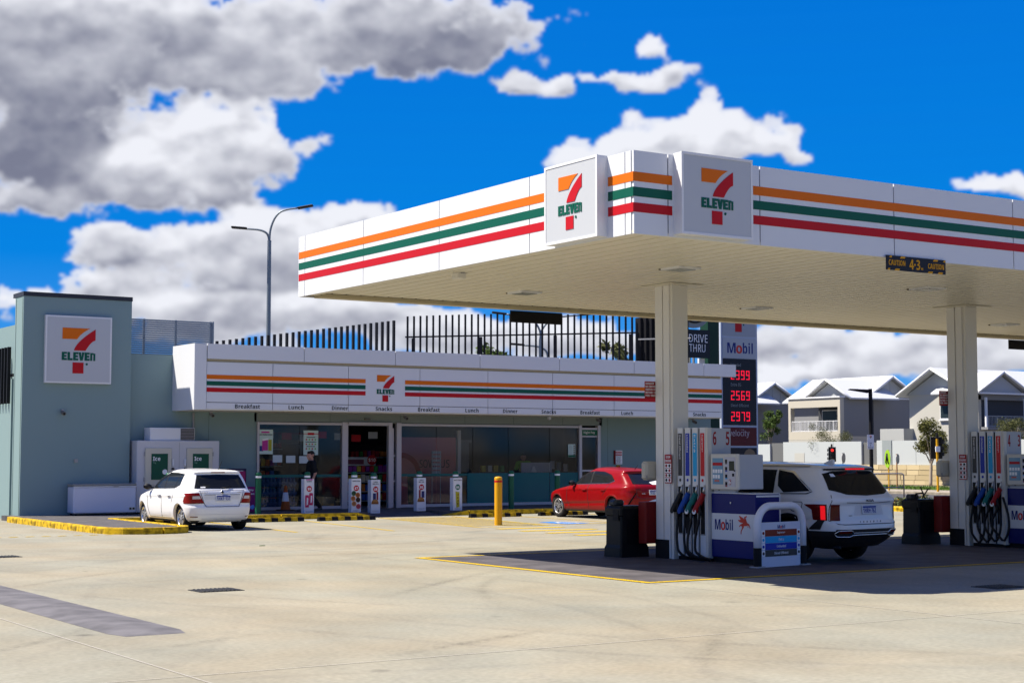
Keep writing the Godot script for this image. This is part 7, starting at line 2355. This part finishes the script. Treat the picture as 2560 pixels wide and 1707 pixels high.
func make_background() -> void:
	var coarse := noise_texture(44, 0.02, 5, 512, 0.16)
	# garden bed, road, verge and path along x = const
	var road := worn(mt("road_asphalt", 0.085, 0.085, 0.09, 0.85), coarse, 0.12)
	setting(flat("road", [[46.5, 40], [56, 40], [56, -160], [46.5, -160]], 0.0, road))
	var path := worn(mt("path_pale", 0.34, 0.30, 0.24, 0.85), coarse, 0.2)
	setting(flat("footpath", [[56.2, 40], [71.9, 40], [71.9, -160], [56.2, -160]], 0.03, path))
	setting(put(self, "road_kerb", kerb_mesh([[56.05, 40], [56.05, -160]], 0.3, 0.14, 0.14), path))
	setting(flat("crossing_ramp", [[57.5, -40], [60, -40], [60, -62], [57.5, -62]], 0.036, mt("path_grey", 0.22, 0.21, 0.2, 0.85)))
	var soil := mt("mulch", 0.07, 0.05, 0.035, 0.95)
	setting(flat("garden_bed", [[38.9, -20], [45.8, -20], [45.8, -60], [38.9, -60]], 0.05, soil))
	setting(flat("mulch_strip", [[70.6, -40], [71.9, -40], [71.9, -110], [70.6, -110]], 0.045, soil))
	var grass_mat := mt("grass_green", 0.075, 0.135, 0.02, 0.9)
	setting(flat("verge", [[62.5, -48], [67, -48], [67, -100], [62.5, -100]], 0.04, mt("verge_soil", 0.10, 0.13, 0.035, 0.95)))
	var blades := begin()
	for k in 9000:
		var p := Vector3(rng.randf_range(62.5, 67.0), 0.04, rng.randf_range(-80.0, -50.0))
		var u := Vector3(rng.randfn(), 0, rng.randfn()).normalized() * 0.03
		blades.add_vertex(p - u)
		blades.add_vertex(p + u)
		blades.add_vertex(p + Vector3(rng.randfn() * 0.03, rng.randf_range(0.06, 0.16), rng.randfn() * 0.03))
	var g := put(self, "grass", done(blades), grass_mat)
	tag(g, "strip of green verge grass between footpath and wall", "grass")
	g.set_meta("kind", "stuff")
	# forecourt edge kerb in yellow and white
	for k in 12:
		var z := -26.0 - k * 2.4
		var piece := put(self, "edge_kerb", kerb_mesh([[38.6, z], [38.6, z - 2.38]], 0.3, 0.16, 0.16), mats.kerb_yellow if k % 2 == 0 else mt("kerb_white", 0.5, 0.5, 0.5, 0.6))
		setting(piece)
	# shrubs in the bed
	var shrub_tones := [mt("shrub_dull", 0.10, 0.12, 0.05, 0.8), mt("shrub_gold", 0.22, 0.19, 0.04, 0.8)]
	var spots := [[40.3, -34.5, 0.36, "low grey green shrub behind the right hand bin"], [40.9, -36.6, 0.36, "low grey green shrub with yellow tips left of the red box"], [41.5, -38.6, 0.38, "low shrub in the garden bed near the traffic light pole"], [42.6, -37.2, 0.42, "golden grass tuft shrub above the right hand bin"], [40.4, -32.6, 0.36, "low shrub in the bed right of the second column"]]
	for k in spots.size():
		var s: Array = spots[k]
		var o := thing("shrub", s[3], "shrub", Vector3(s[0], 0.05, s[1]), 0, "shrubs in the garden bed")
		var balls := []
		for j in 6:
			balls.append([Vector3(rng.randf_range(-0.5, 0.5), rng.randf_range(0.1, s[2] * 0.6), rng.randf_range(-0.5, 0.5)), 0.2])
		put(o, "foliage", leafy(balls, 1500, 0.045, 90 + k), shrub_tones[1 if k == 3 else 0])
		put(o, "flowers", leafy(balls, 160, 0.035, 120 + k), mt("flower_yellow", 0.5, 0.32, 0.02, 0.7))
		put(o, "stem", bent([Vector3(0, -0.05, 0), Vector3(0.05, 0.4, 0)], 0.03, 6), mats.bark_pale if mats.has("bark_pale") else mt("bark_pale", 0.30, 0.25, 0.19, 0.9))
	# limestone wall of single blocks, and the rendered wall on it
	var wall := thing("limestone_wall", "cream limestone block retaining wall across the road", "wall", Vector3(72, 0, -64))
	var tones := []
	for k in 5:
		tones.append(mt("limestone %d" % k, 0.36 + 0.035 * k, 0.29 + 0.03 * k, 0.165 + 0.02 * k, 0.95))
	box(wall, "wall_core", Vector3(0.3, 1.22, 30), Vector3(0.25, 0.61, -3), mt("mortar", 0.30, 0.25, 0.17, 0.95))
	for row in 4:
		var z := 12.0 - (0.55 if row % 2 else 0.0)
		while z > -18.0:
			var l := rng.randf_range(0.85, 1.15)
			l = snappedf(l, 0.05)
			if z < 1.5 and z > -9.5:
				box(wall, "block", Vector3(0.25, 0.285, l - 0.03), Vector3(0.0 + rng.randf_range(-0.015, 0.02), 0.155 + row * 0.305, z - l / 2), tones[rng.randi() % 5])
			z -= l
	var upper := thing("boundary_wall", "pale rendered boundary wall with darker infill panels on the limestone", "wall", Vector3(72.1, 1.22, -64))
	var pale := mt("wall_render", 0.40, 0.43, 0.44, 0.85)
	var infill := mt("wall_infill", 0.12, 0.125, 0.13, 0.8)
	var shade := mt("wall_render_grey", 0.24, 0.27, 0.28, 0.85)
	for p in [[-69.69, -68.45, 1.47], [-70.98, -77.98, 1.42], [-79.25, -84.0, 1.30], [-68.43, -52.0, 1.45]]:
		box(upper, "wall_panel", Vector3(0.25, p[2], absf(p[1] - p[0])), Vector3(0, p[2] / 2, (p[0] + p[1]) / 2 + 64), pale)
	box(upper, "pier", Vector3(0.3, 1.47, 0.75), Vector3(-0.02, 0.735, -68.83 + 64), shade)
	for p in [[-69.72, -70.95], [-78.0, -79.22]]:
		box(upper, "infill_panel", Vector3(0.1, 1.36, absf(p[1] - p[0])), Vector3(0.06, 0.68, (p[0] + p[1]) / 2 + 64), infill)
	box(upper, "meter_door", Vector3(0.02, 0.62, 0.9), Vector3(-0.135, 0.40, -76.45 + 64), mt("meter_cream", 0.40, 0.40, 0.37, 0.8))
	for z in [-66.54, -64.6, -73.4]:
		box(upper, "wall_joint", Vector3(0.01, 1.4, 0.02), Vector3(-0.128, 0.7, z + 64), shade)
	# houses
	terrace_house(-77.7, 7.0, "white roofed house with cream framed balcony, left of the lamp post", false)
	terrace_house(-89.5, 7.0, "white roofed house partly hidden behind the price pylon", false)
	right_house()
	tag(box(self, "garden_shed", Vector3(1.6, 0.9, 2.0), Vector3(76, 3.0, -71.5), mt("shed_pale", 0.36, 0.37, 0.36, 0.8)), "small pale shed wall between the two houses on the right", "shed")
	# trees
	tree(Vector3(70.6, 0.03, -64.2), 4.1, 1.45, "olive green street tree left of the second column", 11)
	tree(Vector3(72.9, 1.3, -80.4), 3.5, 0.95, "olive green tree beside the price pylon, before a house", 12, false, 2)
	tree(Vector3(73.4, 1.3, -74.6), 2.0, 1.7, "bushy shrub tree behind the pale wall under the balcony", 13, false, 1)
	tree(Vector3(70.9, 0.03, -56.6), 3.9, 1.3, "drooping olive tree at the right edge behind pump four", 14)
	tree(Vector3(73.6, 1.3, -60.6), 2.6, 1.2, "olive shrub tree in front of the right house's balcony", 15, false, 1)
	tree(at_view(-2.1, 0, 85), 7.7, 1.6, "green tree top left behind the roof battens", 21, false, 2)
	tree(at_view(-0.7, 0, 87), 7.5, 1.4, "green tree top second from left behind the battens", 22, false, 2)
	tree(at_view(0.55, 0, 86), 7.2, 0.9, "low green tree top third from left behind the battens", 23, false, 2)
	tree(at_view(5.5, 0, 85), 8.3, 1.1, "sparse brown tree behind the right end of the battens", 24, true, 1)
	# traffic lights and signs
	traffic_light(at_view(19.15, 0, 96), YAW - 8.0, "traffic light showing red, before the pale boundary wall", 0.82, true)
	traffic_light(at_view(19.9, 0, 75), YAW + 172.0, "yellow traffic light pole seen from behind, left of second column", 0.95, false)
	var grey_box := thing("signal_box", "small pale box on the yellow traffic light pole", "signal box", at_view(19.9, 1.95, 74.9), YAW)
	box(grey_box, "case", Vector3(0.2, 0.26, 0.12), Vector3(0, 0.13, 0), mats.white_metal)
	box(grey_box, "clamp", Vector3(0.14, 0.04, 0.16), Vector3(0, 0.13, -0.06), mats.dark_metal)
	var ped := round_sign(at_view(18.32, 0, 78), 2.05, 0.435, -118.0, "yellow green round pedestrian crossing sign on a yellow pole", mt("sign_lime", 0.22, 0.40, 0.01, 0.5), mats.pole_yellow)
	for l in [[-0.03, 0.2, -0.16, -0.22], [0.03, 0.2, 0.16, -0.22], [-0.03, 0.2, 0.03, 0.2]]:
		put(ped, "walking_legs", bent([Vector3(l[0], 1.64 + l[1], 0.065), Vector3(l[2], 1.64 + l[3], 0.065)], 0.05, 6), mats.black)
	for s in [-1, 1]:
		put(ped, "walking_feet", bent([Vector3(s * 0.16, 1.42, 0.065), Vector3(s * 0.16 + 0.08, 1.40, 0.065)], 0.04, 6), mats.black)
	var back := mt("sign_back", 0.22, 0.215, 0.22, 0.5, 0.3)
	round_sign(at_view(18.57, 0, 90), 1.93, 0.29, 25.0, "grey back of a round sign, above the white car's roof", back, mats.galvanised if mats.has("galvanised") else mt("galvanised", 0.16, 0.19, 0.22, 0.45, 0.4))
	round_sign(at_view(20.16, 0, 84), 1.87, 0.265, 25.0, "grey back of a round sign on a thin rusty pole", back, mt("rusty_pole", 0.26, 0.13, 0.06, 0.7))
	var cone := thing("traffic_cone", "tiny orange and white marker post beside the pale footpath", "marker post", at_view(20.06, 0.03, 88))
	put(cone, "post", turned([[0.1, 0.0], [0.085, 0.2], [0.0, 0.2]], 12), mats.white_print)
	put(cone, "top", turned([[0.085, 0.2], [0.06, 0.36], [0.0, 0.37]], 12), mt("cone_bright", 0.6, 0.10, 0.01, 0.5))
	# black lamp post with its air and water sign
	var lamp := thing("lamp_post", "black square lamp post with flat head and air and water sign", "lamp post", at_view(13.9, 0, 62), YAW)
	rod(lamp, "post", 0.075, 0.075, 4.36, Vector3.ZERO, mats.black)
	put(lamp, "arm", bent([Vector3(0, 4.25, 0), Vector3(-0.2, 4.26, 0)], 0.05, 8), mats.black)
	put(lamp, "lamp_head", plate([[-0.85, 4.32], [-0.1, 4.20], [-0.05, 4.33], [-0.8, 4.36]], 0.3), mats.black, Vector3(0, 0, -0.15))
	var aw := box(lamp, "sign_plate", Vector3(0.26, 0.55, 0.012), Vector3(-0.04, 2.31, 0.085), mats.white_print)
	emblem(lamp, Vector3(-0.07, 2.55, 0.094), 0.075, FACING_VIEW)
	for k in 3:
		letters_mid(lamp, ["AIR", "&", "WATER"][k], Vector3(-0.04, 2.26 - k * 0.085, 0.093), 0.05, mats.navy_text, FACING_VIEW, 0.9, false)
	# tube rail
	var rail := thing("tube_rail", "galvanised tube handrail beside the lamp post", "handrail", at_view(14.65, 0, 60), YAW)
	var tube := mt("tube_metal", 0.25, 0.27, 0.30, 0.35, 0.7)
	put(rail, "top_rail", bent([Vector3(-2.4, 1.1, 0), Vector3(-0.08, 1.11, 0), Vector3(-0.02, 1.08, 0), Vector3(0, 1.02, 0), Vector3(0, 0.0, 0)], 0.025, 8), tube)
	put(rail, "middle_rail", bent([Vector3(-2.4, 0.59, 0), Vector3(0, 0.6, 0)], 0.022, 8), tube)
	for x in [-1.2, -2.4]:
		put(rail, "post", bent([Vector3(x, 0, 0), Vector3(x, 1.1, 0)], 0.025, 8), tube)
	# tall lamps
	street_lamp(at_view(-11.46, 0, 75), YAW, [[1.35, 1.55], [-1.1, 0.55]], 11.9, "tall street lamp with two arms against the clouds, left of canopy")
	street_lamp(at_view(1.44, 0, 80), YAW, [[2.0, 1.2], [-1.75, 1.25]], 7.6, "street lamp with two arms behind the hanging black board")
	street_lamp(at_view(1.85, 0, 82), YAW, [[-1.25, 0.62]], 6.8, "short curved street lamp behind the roof battens")
	price_pylon()
	coffee_sign()
	# low far houses and trees closing the view behind the screens
	var far_tree := [[34.0, -150.0, 7.0], [52.0, -175.0, 8.0], [95.0, -150.0, 8.0], [105.0, -120.0, 8.0], [112.0, -96.0, 7.0]]
	for k in far_tree.size():
		tree(Vector3(far_tree[k][0], -0.06, far_tree[k][1]), far_tree[k][2], 2.6, "far green tree number %s counted from the left" % ["one", "two", "three", "four", "five"][k], 60 + k, false, 2)


func right_house() -> void:
	var o := thing("house", "white roofed house with dark balcony at the right edge", "house", Vector3(76, 0, -65.43), 0, "white roofed houses across the street")
	var pale: Material = mats.render_pale
	var roof: Material = mats.white_roof
	var sheet: Material = mats.gable_sheet
	var white: Material = mats.white_metal
	var dark: Material = mats.render_dark
	box(o, "wall", Vector3(9.0, 5.6, 5.3), Vector3(4.6, 2.8, -2.75), pale)
	put(o, "gable_wall", plate([[-2.6, 5.55], [2.6, 5.55], [0.0, 6.95]], 0.12), sheet, Vector3(0.16, 0, -3.0), Basis(Vector3.UP, -PI / 2))
	gable_roof(o, -0.55, 9.5, 5.42, 7.08, -5.9, -0.1, roof, true)
	for s in [-5.9, -0.1]:
		put(o, "barge_board", bent([Vector3(-0.56, 5.5, s), Vector3(-0.56, 7.12, -3.0)], 0.09, 6), white)
	glass_door(o, Vector3(0.08, 4.5, -2.4), Vector3(0.08, 1.0, 0.9), mats.house_glass)
	box(o, "window_sill", Vector3(0.16, 0.08, 1.0), Vector3(0.04, 3.95, -2.4), white)
	# side wing with balcony facing the viewer
	box(o, "wall", Vector3(8.0, 3.3, 3.0), Vector3(4.2, 1.65, -1.3), pale)
	box(o, "balcony_pillar", Vector3(0.25, 2.2, 0.3), Vector3(0.12, 4.3, 0.05), mats.render_cream)
	box(o, "balcony_beam", Vector3(8.0, 0.35, 0.3), Vector3(4.0, 5.3, 0.05), mats.render_grey)
	box(o, "balcony_back", Vector3(7.6, 2.0, 0.1), Vector3(4.1, 4.2, -0.08), dark)
	box(o, "balcony_floor", Vector3(8.0, 0.16, 1.2), Vector3(4.1, 3.4, 0.2), mats.render_grey)
	box(o, "balcony_post", Vector3(0.12, 1.9, 0.12), Vector3(3.7, 4.3, 0.6), white)
	box(o, "balcony_post", Vector3(0.12, 1.9, 0.12), Vector3(0.2, 4.3, 0.6), white)
	railing(o, Vector3(0.3, 3.48, 0.65), Vector3(7.8, 3.48, 0.65), 0.66, mt("rail_grey", 0.28, 0.30, 0.32, 0.5))
	put(o, "gable_wall", plate([[-0.3, 5.55], [3.7, 5.55], [1.7, 6.6]], 0.1), sheet, Vector3(0, 0, 0.4))
	gable_roof(o, -0.6, 4.0, 5.50, 6.75, -3.0, 0.75, roof, false)
	for s in [-0.6, 4.0]:
		put(o, "barge_board", bent([Vector3(s, 5.58, 0.76), Vector3(1.7, 6.8, 0.76)], 0.08, 6), white)
	box(o, "gutter", Vector3(4.4, 0.1, 0.1), Vector3(1.7, 5.5, 0.72), white)


func price_pylon() -> void:
	var o := thing("price_pylon", "tall fuel price pylon with red digits behind the pumps", "price sign", Vector3(47.9, 0, -54.7))
	var case := mt("pylon_blue_white", 0.38, 0.43, 0.52, 0.4)
	box(o, "case", Vector3(2.16, 9.4, 0.42), Vector3(0, 4.7, -0.22), case)
	var w := 1.96
	box(o, "emblem_panel", Vector3(w, 1.9, 0.02), Vector3(0, 8.1, 0), mt("pylon_grey", 0.30, 0.33, 0.37, 0.3))
	emblem(o, Vector3(-0.62, 8.93, 0.011), 1.18, FACING_VIEW)
	box(o, "logo_panel", Vector3(w, 0.92, 0.02), Vector3(0, 6.60, 0), mt("pylon_pale", 0.36, 0.39, 0.42, 0.3))
	letters(o, "M", Vector3(-0.72, 6.37, 0.011), 0.50, 0.47, mats.logo_blue)
	letters(o, "o", Vector3(-0.20, 6.36, 0.011), 0.36, 0.37, mats.logo_red)
	letters(o, "bil", Vector3(0.20, 6.37, 0.011), 0.60, 0.49, mats.logo_blue)
	box(o, "price_panel", Vector3(w, 2.98, 0.02), Vector3(0, 4.63, 0), mt("price_black", 0.010, 0.013, 0.022, 0.25))
	var red := glowing("digit_glow_sign", 1.0, 0.012, 0.05, 0.45)
	var faint := mt("price_text", 0.25, 0.27, 0.28, 0.5)
	var rows := [["Unleaded", "2399", 5.38, 5.84], ["Extra 95", "2569", 4.46, 4.95], ["Diesel Efficient", "2979", 3.52, 4.02]]
	for r in rows:
		letters(o, r[0], Vector3(-0.53, r[3] - 0.06, 0.012), 0.6 if r[0] != "Diesel Efficient" else 1.05, 0.14, faint, FACING_VIEW, false)
		for k in 4:
			digit(o, r[1][k], Vector3(-0.53 + k * 0.30, r[2] - 0.20, 0.012), 0.21, 0.42, red)
	box(o, "club_panel", Vector3(w, 0.82, 0.02), Vector3(0, 2.63, 0), mt("club_maroon", 0.09, 0.006, 0.012, 0.3))
	letters(o, "velocity", Vector3(-0.66, 2.57, 0.012), 1.2, 0.36, mt("club_text", 0.42, 0.38, 0.40, 0.4), FACING_VIEW, false)
	letters(o, "Frequent Flyer", Vector3(-0.5, 2.36, 0.012), 0.85, 0.12, mt("club_faint", 0.16, 0.03, 0.04, 0.4), FACING_VIEW, false)
	put(o, "club_swoosh", plate([[-0.1, 3.0], [0.22, 3.01], [0.22, 2.99]], 0.004), mats.club_text, Vector3(0, -0.06, 0.011))
	box(o, "coffee_panel", Vector3(w, 1.1, 0.02), Vector3(0, 1.58, 0), mats.price_black)
	put(o, "coffee_print", plate(arc_points(Vector2(0.55, 1.72), 0.36, 0, 350, 27), 0.004), mt("coffee_tan", 0.20, 0.14, 0.08, 0.4), Vector3(0, 0, 0.011), Basis.IDENTITY)
	box(o, "base", Vector3(2.3, 0.4, 0.6), Vector3(0, 0.2, -0.22), mats.dark_metal)


func digit(o: Node3D, ch: String, at: Vector3, w: float, h: float, mat: Material) -> void:   # seven segments
	var on: String = {"2": "abged", "3": "abgcd", "5": "afgcd", "6": "afgedc", "7": "abc", "9": "abcdfg"}[ch]
	var st := begin()
	var t := 0.055
	var spots := {"a": [0, h - t, w, t], "g": [0, (h - t) / 2, w, t], "d": [0, 0, w, t], "f": [0, h / 2, t, h / 2], "b": [w - t, h / 2, t, h / 2], "e": [0, 0, t, h / 2], "c": [w - t, 0, t, h / 2]}
	for c in on:
		var s: Array = spots[c]
		add_box(st, Vector3(s[0] + 0.01, s[1] + 0.008, 0), Vector3(s[0] + s[2] - 0.01, s[1] + s[3] - 0.008, 0.012))
	put(o, "digit_light", done(st), mat, at)


func coffee_sign() -> void:
	var o := thing("drive_through_sign", "black drive thru sign with round emblem on a dark green post", "sign", at_view(7.6, 0, 66), 0)
	var green := mt("post_green", 0.006, 0.035, 0.022, 0.5)
	box(o, "post", Vector3(0.6, 9.5, 0.5), Vector3(0.75, 4.75, 0), green)
	box(o, "board", Vector3(1.45, 1.16, 0.1), Vector3(-0.28, 6.36, 0.32), mats.price_black if mats.has("price_black") else mats.black)
	letters(o, "DRIVE", Vector3(-0.66, 6.42, 0.38), 0.98, 0.32, mats.white_print, FACING_VIEW, false)
	letters(o, "THRU", Vector3(-0.66, 6.02, 0.38), 0.86, 0.32, mats.white_print, FACING_VIEW, false)
	# round emblem above: dark rings on grey, only its foot shows under the canopy
	put(o, "round_board", plate(arc_points(Vector2(-0.4, 7.95), 0.95, 0, 355, 49), 0.1), mt("emblem_grey", 0.22, 0.25, 0.25, 0.4), Vector3(0, 0, 0.3))
	for r in [0.34, 0.5, 0.66, 0.82]:
		put(o, "emblem_ring", bent(arc_at(Vector2(-0.4, 8.05), r * 1.0, 180, 360), 0.04, 6), mats.black, Vector3(0, 0, 0.41))
	for x in [-0.65, -0.42, -0.2]:
		box(o, "bracket", Vector3(0.06, 0.6, 0.08), Vector3(x, 5.5, 0.1), mats.sign_back)
	box(o, "small_panel", Vector3(0.3, 0.25, 0.1), Vector3(0.2, 5.65, 0.1), mats.white_metal)


func arc_at(c: Vector2, r: float, from: float, to: float) -> Array:
	var out := []
	for p in arc_points(c, r, from, to, 24):
		out.append(Vector3(p.x, p.y, 0))
	return out
